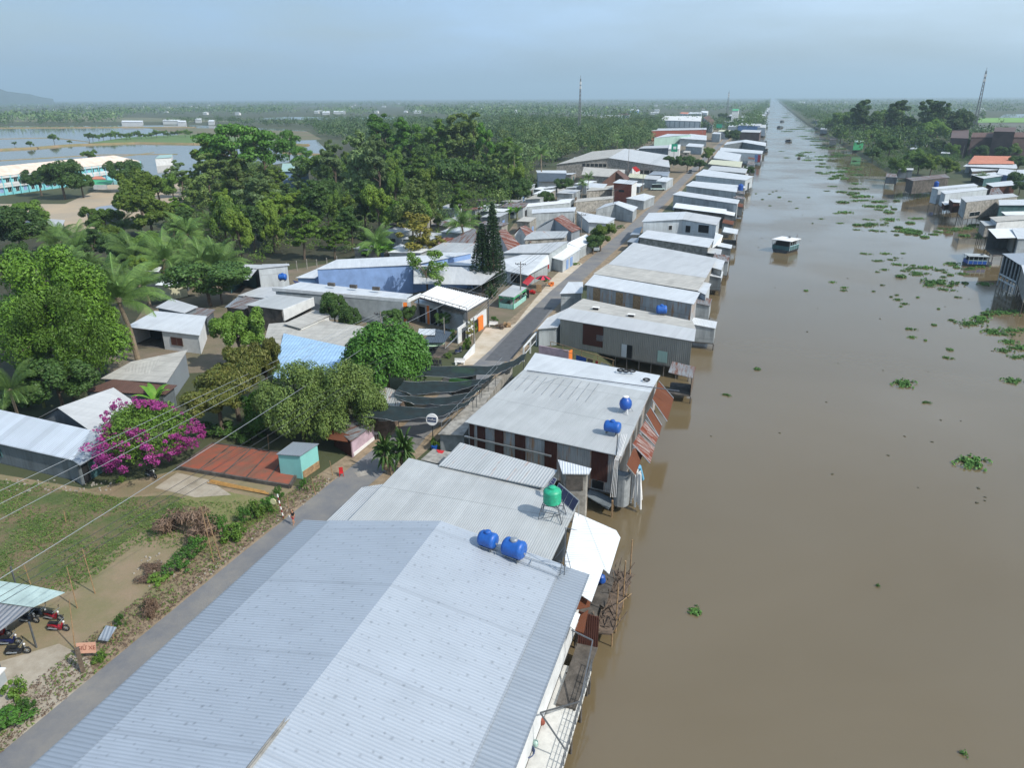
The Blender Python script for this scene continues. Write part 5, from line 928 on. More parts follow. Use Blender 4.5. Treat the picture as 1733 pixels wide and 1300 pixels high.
for px, py, lab in ((138, 640, 'bright banana plant beside the coconut palm trunk'), (75, 690, 'ragged banana plant behind the orange-ridged roof'), (862, 372, 'banana plant behind the small rust-roofed white house'), (875, 370, 'second banana plant near the rust-roofed house'), (268, 705, 'banana plant in the shade by the mango tree'), (112, 470, 'banana clump below the yard palms')):
    p = P(px, py, 0); plant('banana', p, 4.6, 5.2, lab, None, 'banana_plant', 'banana plant')
# bougainvillea
p = P(262, 790, 0); bt = plant('roundO', p, 7.6, 9.4, 'bougainvillea covered in magenta blossom beside the hipped tin roof', None, 'bougainvillea', 'bougainvillea')
rng = np.random.default_rng(5); C = []; Rd = []
while len(C) < 330:
    d = rng.normal(size=3); d[2] = abs(d[2])*1.1-.55; d /= np.linalg.norm(d)
    if math.sin(d[0]*5+1)+math.sin(d[1]*6-d[2]*4)+math.sin(d[2]*7+d[0]*3)+rng.normal()*.7 < .35: continue
    k_ = 1.02+.16*math.sin(d[0]*4+d[2]*3)+.1*rng.normal()*(rng.random() < .3); C.append((d[0]*4.1*k_, d[1]*4.1*k_, 4.2+d[2]*3.9*k_)); Rd.append(rng.uniform(.1, .42))
V = leafquads(C, Rd, 46, .085, rng); o = bpy.data.objects.new('blossom', qmesh('blossom', V, LMat('mag'))); COL.objects.link(o); o.parent = bt.o
q = MB(); C = []; Rd = []
for i in range(14):
    a = rng.uniform(2.4, 4.4); L_ = rng.uniform(3.5, 6.5); pts = [Vector((math.cos(a)*L_*u, math.sin(a)*L_*u, 4.5+3.6*u-3.4*u*u)) for u in (0, .25, .5, .75, 1)]; q.path(pts, .02, 4); C.append(tuple(pts[-1])); Rd.append(.3); C.append(tuple(pts[-2])); Rd.append(.2)
V = leafquads(C, Rd, 24, .12, rng); o = bpy.data.objects.new('blossom', qmesh('blossom', V, LMat('mag'))); COL.objects.link(o); o.parent = bt.o
o = bpy.data.objects.new('spray', q.mesh('spray', G('bar'))); COL.objects.link(o); o.parent = bt.o
# wood behind the houses: random infill under the skyline
SKY = [(180, 420), (200, 400), (260, 372), (290, 330), (330, 262), (390, 235), (460, 262), (470, 300), (530, 296), (545, 262), (600, 235), (650, 205), (700, 205), (790, 205), (835, 225), (870, 262), (960, 262), (1080, 250), (1110, 225)]
POLY = [P(a, b, 0) for a, b in ((188, 478), (330, 452), (540, 440), (640, 425), (740, 415), (800, 385), (842, 385), (880, 352), (905, 318), (905, 285), (960, 268), (1080, 252), (1110, 232), (1100, 214), (1000, 206), (870, 210), (640, 225), (545, 262), (540, 292), (470, 300), (470, 272), (345, 296), (330, 340), (300, 375), (190, 400))]
def inside(p, poly):
    c = False; n_ = len(poly); j = n_-1
    for i in range(n_):
        a, b_ = poly[i], poly[j]
        if (a.y > p.y) != (b_.y > p.y) and p.x < (b_.x-a.x)*(p.y-a.y)/(b_.y-a.y)+a.x: c = not c
        j = i
    return c
CMi = CM.transposed()
def proj(p):
    v = CMi @ (Vector(p)-Vector((0, 0, CAMZ))); return 866.5-FPX*v.x/v.z, 650+FPX*v.y/v.z
PLACED = [P(*((0, 0, 0))) for _ in ()]
def fill(poly, n_, sp, hr, wr, keys, lab, sky=None, grp='', name='broadleaf_tree', seed=1, ymax=1e9, exclude=()):
    r_ = random.Random(seed); xs = [p.x for p in poly]; ys_ = [p.y for p in poly]; got = []; tries = 0
    while len(got) < n_ and tries < 60000:
        tries += 1; y = min(ys_)+(max(ys_)-min(ys_))*r_.random()**1.6; p = Vector((r_.uniform(min(xs), max(xs)), y, 0))
        if y > ymax or not inside(p, poly): continue
        s = sp*(1+y/500)
        if any((p-g_).length < s for g_ in got): continue
        h = r_.uniform(*hr)*(1+y/1200); px, py = proj((p.x, p.y, h))
        if sky and py < interp(px, sky)+3: 
            h *= .6; px, py = proj((p.x, p.y, h))
            if py < interp(px, sky)+2: continue
        got.append(p); k = r_.choice(keys); i = keys.index(k)
        plant(k, p, h, r_.uniform(*wr)*(1+y/1000), (lab[k].replace('inside the wood behind the village', '%s of the wood, %s' % ('near the front edge' if y < 215 else 'in the middle' if y < 300 else 'at the back', 'school end' if px < 420 else 'behind the blue-walled building' if px < 700 else 'village end'))) if isinstance(lab, dict) else lab, grp, name)
    return got
KL = {'tall': 'leafy mid-green tree inside the wood behind the village', 'tallD': 'dark green tree inside the wood behind the village', 'tallO': 'olive-brown tree inside the wood behind the village', 'tallG': 'grey-green feathery tree inside the wood behind the village', 'round': 'round-crowned green tree inside the wood behind the village', 'roundD': 'round dark tree inside the wood behind the village', 'tallY': 'yellowish tree inside the wood behind the village', 'roundY': 'round yellow-green tree inside the wood behind the village', 'loose': 'sparse olive tree inside the wood behind the village'}
G1 = fill(POLY, 130, 5.6, (9, 15), (6.5, 9.5), list(KL), KL, SKY, 'trees of the wood behind the village', seed=3)
PG = [P(a, b, 0) for a, b in ((-60, 470), (-60, 560), (60, 600), (190, 560), (220, 500), (330, 500), (420, 470), (400, 425), (330, 430), (250, 392), (150, 402), (40, 412), (-20, 400))]
KG = {'roundD': 'dark leafy tree in the undergrowth of the palm grove', 'round': 'green leafy tree in the undergrowth of the palm grove', 'palm2': 'short palm in the undergrowth of the palm grove', 'roundY': 'yellow-green tree in the undergrowth of the palm grove'}
G2 = fill(PG, 26, 5.5, (5, 7.5), (5.5, 8), list(KG), KG, None, 'undergrowth trees of the palm grove', seed=5)
print('WOOD', len(G1), 'TREES', TREEN)
# far woods as masses
def mass(name, pts, hs, ws, nq, ls, leaf, seed, label='wood'):
    rng = np.random.default_rng(seed); out = []
    for (x, y), h, wd in zip(pts, hs, ws):
        k = 6; an = rng.uniform(0, 6.28)+np.arange(k)*1.25; rr_ = np.where(np.arange(k) == 0, 0, wd*rng.uniform(.18, .32, k)); C = np.stack([x+np.cos(an)*rr_, y+np.sin(an)*rr_, np.where(np.arange(k) == 0, h*.62, h*rng.uniform(.4, .82, k))], 1); out.append(leafquads(C, [wd*.36]+list(wd*rng.uniform(.15, .27, k-1)), max(2, nq//k), ls*wd/8, rng, inner=.15, up=.6, asp=1.4))
    if out:
        o = bpy.data.objects.new(name, qmesh(name, np.concatenate(out), LMat(leaf))); COL.objects.link(o); tag(o, label, 'wood', kind='stuff')
FX = [[P(a, b, 0) for a, b in pl] for pl in ([(-140, 318), (-140, 214), (150, 211.), (330, 209), (530, 216), (560, 262), (330, 310), (200, 330)], [(1630, 223), (1636, 197), (1950, 196), (1950, 226)], [(430, 201), (480, 197.5), (800, 198.5), (800, 202), (600, 203)], [(1690, 199), (1700, 193), (1800, 192), (1800, 198)], [(1590, 190), (1600, 185), (1640, 184), (1650, 188)])]
rng = np.random.default_rng(11)
def okfar(x, y, belt):
    p = Vector((x, y, 0)); px, py = proj((x, y, 0))
    if (px > 1500 and py > 256) or px < -150 or px > 1880 or inside(p, FX[0]) or any(inside(p, f) for f in FX[1:]): return False
    if -4 < x < 56 and y > 850: return False
    if -135 < x < -4 and y < 900: return False
    if -6 < x < 80 and y < 900: return False
    return True
def scatter(n_, y0, y1, power, belt, spread=1.25):
    out = []
    while len(out) < n_:
        u = rng.random(4000); D = y0*(y1/y0)**u if power else y0+(y1-y0)*u; a = YAW-0.0+rng.uniform(-.68, .68, 4000)
        X = -np.sin(a)*D; Y = np.cos(a)*D
        f = np.sin(X*.006+Y*.0021+1.3)+np.sin(X*.0017-Y*.0043)+.8*np.sin(Y*.009+X*.002)+.5*np.sin(X*.021+Y*.013); ok = f > belt
        for x, y, o_ in zip(X, Y, ok):
            if o_ and okfar(x, y, 0): out.append((x, y))
            if len(out) >= n_: break
    return out
pts = scatter(2000, 300, 620, False, -.3); pts = [p for p in pts if not (inside(Vector((p[0], p[1], 0)), POLY)) and not (proj((p[0], p[1], 0))[0] < 560 and proj((p[0], p[1], 0))[1] > 212)]
def split(pts, n_, hr, wr, nq, ls, leaves, nm, labs, seed):
    for i, lf in enumerate(leaves):
        s = pts[i::len(leaves)]; r_ = np.random.default_rng(seed+i); hs = hr[0]+(hr[1]-hr[0])*r_.random(len(s))**1.5; ws = r_.uniform(*wr, len(s)); tl = r_.random(len(s)) < .12; hs = np.where(tl, hs*1.55, hs); ws = np.where(tl, ws*.7, ws); mass(nm, s, hs, ws, nq, ls, lf, seed+i, labs[i])
split(pts, 0, (6, 15), (5, 12), 120, .34, ['dark', 'dark', 'olive'], 'distant_wood', ['dark trees of the middle-distance woods', 'green trees of the middle-distance woods', 'olive trees of the middle-distance woods'], 40)
pts = scatter(4600, 600, 1500, True, .15)
split(pts, 0, (6, 14), (7, 14), 44, .55, ['dark', 'dark', 'grey'], 'distant_wood', ['dark trees scattered over the far plain', 'green trees scattered over the far plain', 'grey-green trees scattered over the far plain'], 50)
pts = scatter(7000, 1500, 9000, True, .1)
split(pts, 0, (9, 16), (16, 34), 15, .6, ['dark', 'grey'], 'horizon_wood', ['dark tree line on the horizon', 'grey-green tree line on the horizon'], 60)
pts = []
while len(pts) < 1000:
    p = Vector((rng.uniform(-420, -60), rng.uniform(215, 760), 0))
    if inside(p, POLY) and all((p-g_).length > 3.5 for g_ in G1): 
        if proj((p.x, p.y, 10))[1] > interp(proj((p.x, p.y, 10))[0], SKY)+8: pts.append((p.x, p.y))
split(pts, 0, (6, 11), (6, 9), 170, .3, ['dark', 'mid', 'olive'], 'understorey', ['dark green understorey of the wood behind the village', 'mid green understorey of the wood behind the village', 'olive understorey of the wood behind the village'], 90)
# bank side trees far along the canal
pts = []; 
for i in range(900):
    y = 560*(9000/560)**rng.random(); s = rng.random() < .4; pts.append((rng.uniform(-34, -10) if s else rng.uniform(58, 115), y))
pts = [p for p in pts if not (p[0] < 0 and p[1] < 850)]
split(pts, 0, (9, 20), (10, 17), 80, .38, ['dark', 'mid'], 'distant_wood', ['dark trees lining the far canal banks', 'green trees lining the far canal banks'], 70)
pts = []
for i in range(260): pts.append((rng.uniform(86, 190), rng.uniform(180, 520)))
pts = [p for p in pts if proj((p[0], p[1], 0))[0] > 1500 and proj((p[0], p[1], 0))[1] < 256 and not inside(Vector((p[0], p[1], 0)), FX[1])]
split(pts, 0, (5, 10), (6, 9), 110, .34, ['dark', 'mid'], 'distant_wood', ['dark undergrowth behind the right bank houses', 'green undergrowth behind the right bank houses'], 80)
pts = []
while len(pts) < 1500:
    p = Vector((rng.uniform(-330, -60), rng.uniform(110, 420), 0))
    if inside(p, POLY) or inside(p, PG):
        px, py = proj((p.x, p.y, 5))
        if py > interp(px, SKY)+8: pts.append((p.x, p.y))
split(pts, 0, (1.8, 5), (3, 5.5), 150, .3, ['dark', 'mid', 'olive'], 'undergrowth', ['dark green undergrowth on the floor of the wood', 'mid green undergrowth on the floor of the wood', 'olive undergrowth on the floor of the wood'], 110)
pts = []
while len(pts) < 950:
    y = rng.uniform(330, 1000); p = (rng.uniform(-420, -60), y); px, py = proj((p[0], y, 0)); edge = np.interp(px, [860, 905, 960, 1080, 1105, 1130], [300, 290, 276, 260, 240, 222])
    if 850 < px < 1125 and py < edge: pts.append(p)
split(pts, 0, (7, 19), (7, 19), 230, .3, ['dark', 'dark', 'grey', 'olive'], 'distant_wood', ['dark trees left of the village street', 'deep green trees left of the village street', 'olive trees left of the village street', 'green trees left of the village street'], 100)
pts = []
while len(pts) < 420:
    p = (rng.uniform(62, 150), rng.uniform(260, 640)); px, py = proj((p[0], p[1], 0))
    if px > 1470 and py < np.interp(px, [1470, 1500, 1600, 1640, 1733], [275, 296, 296, 272, 272]): pts.append(p)
split(pts, 0, (2, 5.5), (4, 7), 120, .3, ['dark', 'mid'], 'undergrowth', ['dark scrub between the right bank houses and the trees', 'green scrub between the right bank houses and the trees'], 120)
# left strip bush rows on dikes, by the fields
def bushes(L_, key, lab, grp, name='bush', cat='bush', h=2.2, w_=3.):
    for k, (px, py) in enumerate(L_):
        p = P(px, py, 0); s = random.uniform(.8, 1.25); plant(key, p, h*s, w_*s, lab, grp, name, cat)
bushes([(150+i*9+random.uniform(-2, 2), 238-i*.35+random.uniform(-1.5, 1)) for i in range(20)], 'round', 'small tree in the row on the green bank between the flooded fields', 'small trees on the field bank', 'broadleaf_tree', 'tree', 7, 8)
for px, py, h, lab in ((92, 242, 9, 'larger lone tree on the left dike'), (52, 250, 6, 'small tree on the left dike beside the larger one'), (25, 247, 4, 'leftmost bush on the dike'), (118, 244, 4, 'bush right of the lone dike tree')): plant('round', P(px, py, 0), h, h*1.1, lab, None, 'broadleaf_tree', 'tree')
# roadside scrub along the lot
for i, (px, py, h, w_, k, lab) in enumerate(((300, 965, 1.3, 2.6, 'bushB', 'low green creeper on the lot edge, lowest on the slope'), (318, 945, 1.3, 2.4, 'bushB', 'green creeper beside the leaning pole'), (335, 928, 1.6, 2.2, 'bushB', 'climbing creeper at the foot of the leaning pole'), (360, 895, 2.2, 1.7, 'bushB', 'creeper spilling down the leaning stick'), (378, 905, 2.4, 1.8, 'bushB', 'middle of the creeper hedge by the road'), (398, 912, 2.2, 2.6, 'bush', 'dark leafy bush of the creeper hedge'), (415, 885, 2.2, 1.6, 'bushB', 'upright creeper right of the dark bush'), (440, 872, 2., 2.6, 'bush', 'bush just left of the striped post'), (455, 862, 1.7, 2.2, 'bushB', 'bright bush under the striped post'), (472, 846, 1.8, 1.5, 'bushB', 'narrow bush right of the striped post'), (270, 985, .8, 2.2, 'bush', 'thin weeds at the road end of the creeper'), (205, 1060, 1.4, 1., 'bushB', 'small bright shrub by the leaning grey board'), (170, 1118, 1., 1.2, 'bush', 'yellowish shrub beside the parking sign'), (25, 1180, 1.8, 1.8, 'bush', 'shrub behind the low-left counter'), (15, 1230, 1.4, 3.2, 'bushB', 'bright low shrub at the lower-left corner'), (45, 1205, 1.2, 1.6, 'bushB', 'bright shrub at the corner of the yard'), (253, 1040, 1.6, 1.6, 'twigs', 'dry stumps and twigs by the fence stake'), (515, 830, 1.8, 1.1, 'bushB', 'small white-flowered tree beside the turquoise shed'), (205, 815, .8, 1.2, 'bush', 'spiky plant near the parked scooter'), (230, 770, 1.6, 2.4, 'bushD', 'dark shrub under the bougainvillea'), (420, 745, 1.8, 3.6, 'bushD', 'dark shrub behind the brick slab, right'), (385, 735, 1.8, 3.6, 'bushD', 'dark shrub behind the brick slab, left'), (350, 735, 1.8, 3, 'bushD', 'dark shrub under the mango tree'), (440, 690, 2.2, 3.4, 'bushB', 'bright cassava bush below the feathery tree'), (410, 690, 2.2, 3., 'bushB', 'second bright cassava bush'), (30, 690, 2.6, 4.5, 'bushD', 'dark bush left beneath the coconut fronds'), (120, 660, 2.6, 4., 'bushD', 'dark bush behind the brown roof'), (60, 640, 3.4, 5., 'bushD', 'large dark bush behind the banana plant'), (150, 690, 1.5, 1.5, 'bushD', 'small dark bush at the gable'))):
    plant(k, P(px, py, 0), h, w_, lab, None, 'shrub', 'shrub')
plant('twigs', P(312, 905, 0), 2.3, 6.2, 'big round heap of dry brown branches on the lot', None, 'brush_pile', 'brush pile'); plant('twigs', P(250, 972, 0), .7, 3., 'flat heap of burnt reddish twigs and litter on the lot', None, 'brush_pile', 'brush pile')
plant('agave', P(660, 800, .2), 1.9, 3., 'spiky dragon plant clump, left one beside the road', None, 'shrub', 'shrub'); plant('agave', P(682, 800, .2), 2.1, 3., 'spiky dragon plant clump, right one beside the grey roof', None, 'shrub', 'shrub')
for px, py, h, w_, k, lab in ((668, 560, 4, 4.5, 'roundD', 'dark garden tree behind the dome-shaped tree'), (690, 548, 3.4, 3.6, 'roundD', 'dark garden tree by the cafe awning'), (752, 560, 3.4, 3.2, 'roundD', 'garden tree under the white slatted roof'), (765, 578, 2.6, 1.8, 'bushB', 'bright climbing shrub at the cafe wall'), (798, 575, 3.4, 2., 'looseG', 'flowering shrub before the cafe wall'), (790, 590, 2.6, 1.8, 'bush', 'potted shrub at the cafe entrance'), (803, 563, 2.6, 1.5, 'bush', 'shrub at the orange gate post'), (836, 545, 1.4, 1.8, 'bushB', 'small bright fan palm by the white bench'), (757, 605, 1., 1.6, 'bush', 'low plants in the cafe garden'), (832, 505, 3, 2.4, 'bushD', 'dark bush left of the green kiosk'), (925, 476, .9, 1.4, 'bush', 'greens on the fruit stand'), (975, 448, .8, 2.4, 'bush', 'low weeds by the shop wall'), (1050, 386, 1.2, 3., 'bushB', 'weeds by the vacant roadside plot'), (960, 577, 1.6, 1., 'bushB', 'potted plant in the yard of the ribbed house'), (1188, 505, 1.2, .9, 'bushB', 'plant at the canal end of the tall patched house')):
    plant(k, P(px, py, 0 if px < 1100 else 1), h, w_, lab, None, 'shrub', 'shrub')
LW = [P(a, b, 0) for a, b in ((-60, 850), (0, 806), (120, 830), (200, 843), (290, 838), (335, 850), (470, 850), (470, 868), (420, 893), (330, 900), (300, 930), (225, 925), (190, 955), (130, 1000), (60, 1010), (-60, 1050))]
def tufts(name, label, n_, sz, leaf, seed, poly, noise=True):
    g_ = np.random.default_rng(seed); C = []
    xs = [p.x for p in poly]; ys_ = [p.y for p in poly]
    while len(C) < n_:
        x, y = g_.uniform(min(xs), max(xs)), g_.uniform(min(ys_), max(ys_))
        if inside(Vector((x, y, 0)), poly) and (not noise or math.sin(x*.7)+math.sin(y*.9+x*.3)+g_.normal()*.9 > 0): C.append((x, y, .03))
    o = bpy.data.objects.new(name, qmesh(name, leafquads(C, [.12]*n_, 5, sz, g_, up=1.5, asp=2.6), LMat(leaf))); COL.objects.link(o); tag(o, label, 'grass' if 'grass' in name else 'leaf litter', kind='stuff')
tufts('grass', 'short tufted grass and weeds on the lot', 6000, .07, 'olive', 31, LW); tufts('grass', 'greener weed tufts on the lot', 900, .09, 'fresh', 32, LW)
VG = [Vector(v) for v in ((-44.5, 20, 0), (-41.2, 20, 0), (-40.8, 45, 0), (-39.9, 60, 0), (-42.2, 60, 0), (-44.5, 45, 0))]
tufts('leaf_litter', 'dry leaves and twigs along the road verge', 3600, .06, 'dry', 33, VG, False); tufts('grass', 'thin weeds along the road verge', 900, .1, 'olive', 34, VG)
# ------------------------------------------------------------------ water hyacinth
def mkhya(seed, n_, rr, sq):
    r_ = np.random.default_rng(seed); S = [(r_.normal()*rr*.34, r_.normal()*rr*.34*sq) for _ in range(5)]; C = []
    for _ in range(n_): s = S[r_.integers(5)]; k = .5 if r_.random() < .2 else .16; C.append((s[0]+r_.normal()*rr*k, s[1]+r_.normal()*rr*k*sq, .03))
    return leafquads(C, list(r_.uniform(.12, .3, n_)), 10, .11, r_, up=1.2, asp=1.3)
HYM = [qmesh('water_hyacinth', mkhya(s, n_, rr, sq), LMat('hya')) for s, n_, rr, sq in ((1, 34, 1., .9), (2, 60, 1.4, .7), (3, 14, .6, 1.2), (4, 120, 2.2, 1.1), (5, 60, 2.6, .35))]
HN = [0]
def hya(px, py, w_, k=None, lab=None):
    p = P(px, py, WZ); D = math.hypot(p.length, CAMZ); wm_ = w_*.66*D/1243; k = k if k is not None else random.choice((0, 1, 3)); base = (2., 2.6, 1.2, 4.4, 5.)[k]
    o = bpy.data.objects.new('water_hyacinth', HYM[k]); COL.objects.link(o); o.location = (p.x, p.y, WZ+.02); s = wm_/base; o.scale = (s, s, min(1.6, max(.7, s))); o.rotation_euler = (0, 0, random.uniform(-.5, .5))
    tag(o, lab or '%s of hyacinth %s, level with the %s' % (('leafy clump', 'raft', 'tiny tuft', 'loose patch', 'streak')[k], 'beside the right bank' if p.x > 50 else 'off the right bank' if p.x > 36 else 'near the left bank' if p.x < 18 else 'in mid canal', 'white hall' if p.y > 800 else 'emerald shack' if p.y > 560 else 'orange tiled house' if p.y > 460 else 'soot-stained house' if p.y > 380 else 'pale tin houses' if p.y > 320 else 'concrete stilt house' if p.y > 260 else 'white-roofed houseboat' if p.y > 205 else 'moored blue boat' if p.y > 165 else 'wide grey roof'), 'water hyacinth', 'patches of water hyacinth on the canal'); HN[0] += 1
for px, py, w_, k, lab in ((1280, 625, 22, 0, 'leafy hyacinth clump in mid canal beside the house with two blue tanks'), (1229, 669, 32, 4, 'thin hyacinth streak lowest left in mid canal'), (1525, 649, 52, 1, 'long hyacinth raft right of the canal middle'), (1638, 782, 70, 1, 'largest hyacinth raft in the lower right of the canal'), (1174, 1035, 42, 0, 'nearest spreading hyacinth clump in the lower canal'), (1031, 1021, 18, 0, 'hyacinth clump beside the tangled porch under the warehouse'), (1567, 682, 30, 4, 'sparse hyacinth string below the long raft'), (1486, 993, 8, 2, 'tiny lone hyacinth in the open lower canal'), (955, 1249, 10, 2, 'tiny hyacinth sprig near the bottom deck'), (1712, 644, 40, 1, 'hyacinth raft at the right edge above the largest one'), (1632, 1278, 14, 2, 'tiny hyacinth near the bottom right corner'), (1595, 480, 70, 3, 'broad hyacinth patch beside the moored blue boat'), (1705, 530, 60, 3, 'thick hyacinth mat by the stilts at the right edge'), (1720, 560, 50, 3, 'hyacinth mat below the thick one at the right edge'), (1725, 605, 36, 3, 'small hyacinth mat at the right edge')): hya(px, py, w_, k, lab)
r_ = random.Random(9)
def cluster(n_, x0, y0, x1, y1, jx, wr):
    for _ in range(n_):
        u = r_.random(); hya(x0+(x1-x0)*u+r_.gauss(0, jx), y0+(y1-y0)*u+r_.gauss(0, jx*.25), r_.uniform(*wr)*(.5+.5*(y0+(y1-y0)*u)/500))
cluster(46, 1395, 255, 1500, 400, 34, (12, 44)); cluster(26, 1480, 385, 1640, 400, 30, (10, 40)); cluster(30, 1500, 430, 1600, 490, 34, (8, 36)); cluster(14, 1370, 262, 1430, 300, 20, (10, 34)); cluster(22, 1345, 215, 1420, 262, 12, (16, 40)); cluster(16, 1400, 285, 1470, 340, 22, (8, 30))
cluster(9, 1660, 530, 1733, 600, 14, (26, 60)); cluster(8, 1620, 470, 1640, 440, 14, (14, 34)); cluster(14, 1420, 490, 1620, 520, 30, (6, 18)); cluster(8, 1540, 545, 1600, 600, 24, (8, 20)); cluster(12, 1300, 320, 1400, 380, 30, (5, 14)); cluster(8, 1650, 385, 1600, 385, 16, (16, 36)); cluster(10, 1325, 200, 1345, 185, 3, (10, 24))
print('HYA', HN)
# ------------------------------------------------------------------ roof furniture
def tank_h(px, py, z, r, L_, az, mk, label, capm=None, legs=True):
    """lying plastic tank, centre of its underside at the pixel"""
    c = P(px, py, z); t = Thing('water_tank', label, 'water tank', c); ax = Vector((math.cos(az), math.sin(az), 0)); sd = Vector((-ax.y, ax.x, 0)); M3 = Matrix((sd, Vector((0, 0, 1)), ax)).transposed(); cc = c+Vector((0, 0, r+.12))
    pr = [(r*.55, -L_/2), (r*.85, -L_/2+.06), (r, -L_/2+.2)]+[(r*(1 if k % 2 else .965), -L_/2+.2+(L_-.4)*k/8) for k in range(1, 8)]+[(r, L_/2-.2), (r*.85, L_/2-.06), (r*.55, L_/2)]
    t.part('body', MB().lathe(pr, cc, 22, M3), G(mk), smooth=True)
    t.part('lid', MB().lathe([(r*.42, 0), (r*.42, .14), (r*.3, .2), (.05, .22)], cc+Vector((0, 0, r*.93)), 14), G(capm or mk))
    q = MB()
    for s in (-.3, .3): q.box(cc+ax*L_*s+Vector((0, 0, -r)), (.12, r*1.5, .25), az)
    t.part('cradle', q, G('steel'))
    if mk != 'x': t.part('valve', MB().lathe([(.09, -.05), (.09, .05)], cc+ax*(L_/2+.02)-Vector((0, 0, r*.3)), 8, M3), G('gal'))
    return t
zr = lambda p: 6.1-(abs(p.x+21.7))*.128
def ZR(px, py):
    z = 5.
    for _ in range(12): z = 6.7-abs(P(px, py, z).x+21.2)*.2
    return z+.03
tank_h(826, 927, ZR(826, 927), .62, 1.45, R(-12), 'tankb', 'smaller and left one of two bright blue tanks lying on the big roofs')
tank_h(870, 944, ZR(870, 944), .72, 1.75, R(-12), 'tankb', 'larger and right one of two bright blue tanks lying on the big roofs', 'gal')
fr = Thing('roof_piping', 'long thin steel pipe frame running from the two bright blue tanks to the roof edge', 'pipework', P(880, 955, 4.7)); q = MB()
for a, b_ in (((805, 922), (950, 978)), ((815, 918), (962, 967))): q.tube(P(*a, ZR(*a)+.15), P(*b_, ZR(*b_)+.15), .035, n=6)
for a, b_ in (((838, 938), (842, 930)), ((895, 957), (901, 947)), ((946, 976), (958, 966))): q.tube(P(*a, ZR(*a)+.12), P(*b_, ZR(*b_)+.15), .03, n=6)
fr.part('pipe', q, G('gal'))
an = Thing('antenna_mast', 'thin antenna mast braced on the roof corner right of the two bright blue tanks', 'antenna', P(958, 978, 4.6)); q = MB(); b0 = P(955, 975, 4.5)
q.tube(b0, b0+Vector((0, 0, 4.2)), .035, n=6); tip = b0+Vector((0, 0, 2.6))
for p in (P(932, 954, 4.3), P(946, 980, 4.3), P(966, 962, 4.3)): q.tube(tip, p, .025, n=5)
q.tube(b0+Vector((0, 0, 4.2)), b0+Vector((.9, 0, 4.15)), .02, n=5)
for dz in (.6, 1.2): q.tube(b0+Vector((-.5, 0, dz)), b0+Vector((.4, .2, dz)), .02, n=5)
an.part('mast', q, G('steel'))
# green tank on a stand
c = P(934, 875, 4.2); t = Thing('water_tank', 'bright green upright tank on a spindly steel stand over the grey roof', 'water tank', c); z = 1.45
def upright(t, c, z, r, h, mk, lid=None, ribs=5):
    pr = [(r*.92, z), (r, z+.08)]
    for k in range(ribs): u = z+.1+(h-.5)*k/ribs; pr += [(r, u), (r*.95, u+(h-.5)/ribs*.35), (r, u+(h-.5)/ribs*.7)]
    pr += [(r, z+h-.38), (r*.92, z+h-.26), (r*.45, z+h-.08)]; t.part('body', MB().lathe(pr, c, 24), G(mk), smooth=True)
    t.part('lid', MB().lathe([(r*.42, z+h-.1), (r*.42, z+h+.05), (r*.2, z+h+.12)], c, 14), G(lid or mk))
upright(t, c, z, .78, 1.45, 'tankg'); q = MB(); ft = [P(*p, 4.2) for p in ((911, 879), (951, 888), (958, 871), (919, 863))]
tp = [c+Vector((sx*.7, sy*.7, z-.02)) for sx, sy in ((-1, -1), (1, -1), (1, 1), (-1, 1))]
for i in range(4):
    q.bar(ft[i], tp[i], .07); q.bar(tp[i], tp[(i+1) % 4], .07); m1 = ft[i].lerp(tp[i], .55); m2 = ft[(i+1) % 4].lerp(tp[(i+1) % 4], .55); q.bar(m1, m2, .05); q.bar(ft[i], m2, .04)
q.bar(tp[0], tp[2], .06); q.bar(tp[1], tp[3], .06); t.part('stand', q, G('steel'))
# solar panels
for pts, lab in (([(946, 818), (980, 848), (970, 866), (938, 838)], 'large tilted solar panel array right of the green tank'), ([(925, 825), (937, 808), (942, 812), (932, 830)], 'slim tilted solar panel behind the green tank')):
    zz = [5.9, 5.7, 4.7, 4.9] if len(lab) > 50 or 'array' in lab else [5.2, 6., 5.9, 5.1]; W4 = [P(a, b_, z) for (a, b_), z in zip(pts, zz)]; t = Thing('solar_panel', lab, 'solar panel', W4[2]); t.part('panel', MB().slab(W4, .05), mat('solar_cells', '#3a3a5c', .25, .1, 2.))
    q = MB(); 
    for i in range(4): q.bar(W4[i], W4[(i+1) % 4], .06)
    for u in (.25, .5, .75): q.bar(W4[0].lerp(W4[1], u)+Vector((0, 0, .01)), W4[3].lerp(W4[2], u)+Vector((0, 0, .01)), .03)
    for i in (0, 1): q.bar(W4[i], Vector((W4[i].x, W4[i].y, 4.2)), .05)
    t.part('frame', q, G('gal'))
# tanks on the wide grey house
tank_h(1036, 733, 4.75, .62, 1.75, R(-8), 'tankb', 'blue tank lying on a steel rack on the wide grey house')
c = P(1058, 698, 4.75); t = Thing('water_tank', 'egg-shaped blue tank with a white lid on bent legs, on the wide grey house', 'water tank', c)
t.part('body', MB().lathe([(.3, .35), (.6, .6), (.72, 1.0), (.66, 1.4), (.4, 1.75), (.28, 1.85)], c, 20), G('tankd'), smooth=True); t.part('lid', MB().lathe([(.3, 1.8), (.32, 1.95), (.1, 2.)], c, 14), G('wht'))
q = MB()
for k in range(4): a = k*math.pi/2+.5; q.bar(c+Vector((math.cos(a)*.95, math.sin(a)*.95, 0)), c+Vector((math.cos(a)*.5, math.sin(a)*.5, .75)), .06)
t.part('stand', q, G('gal'))
t = Thing('pipe_mast', 'dark thin mast with pale hoses hanging over the roof edge beside the lying blue tank', 'pipe', P(1042, 775, 4.4)); q = MB(); a = P(1043, 775, 4.4); q.tube(Vector((a.x, a.y, 1.)), a+Vector((0, 0, 2.6)), .04, n=6); t.part('mast', q, G('steeld')); q = MB()
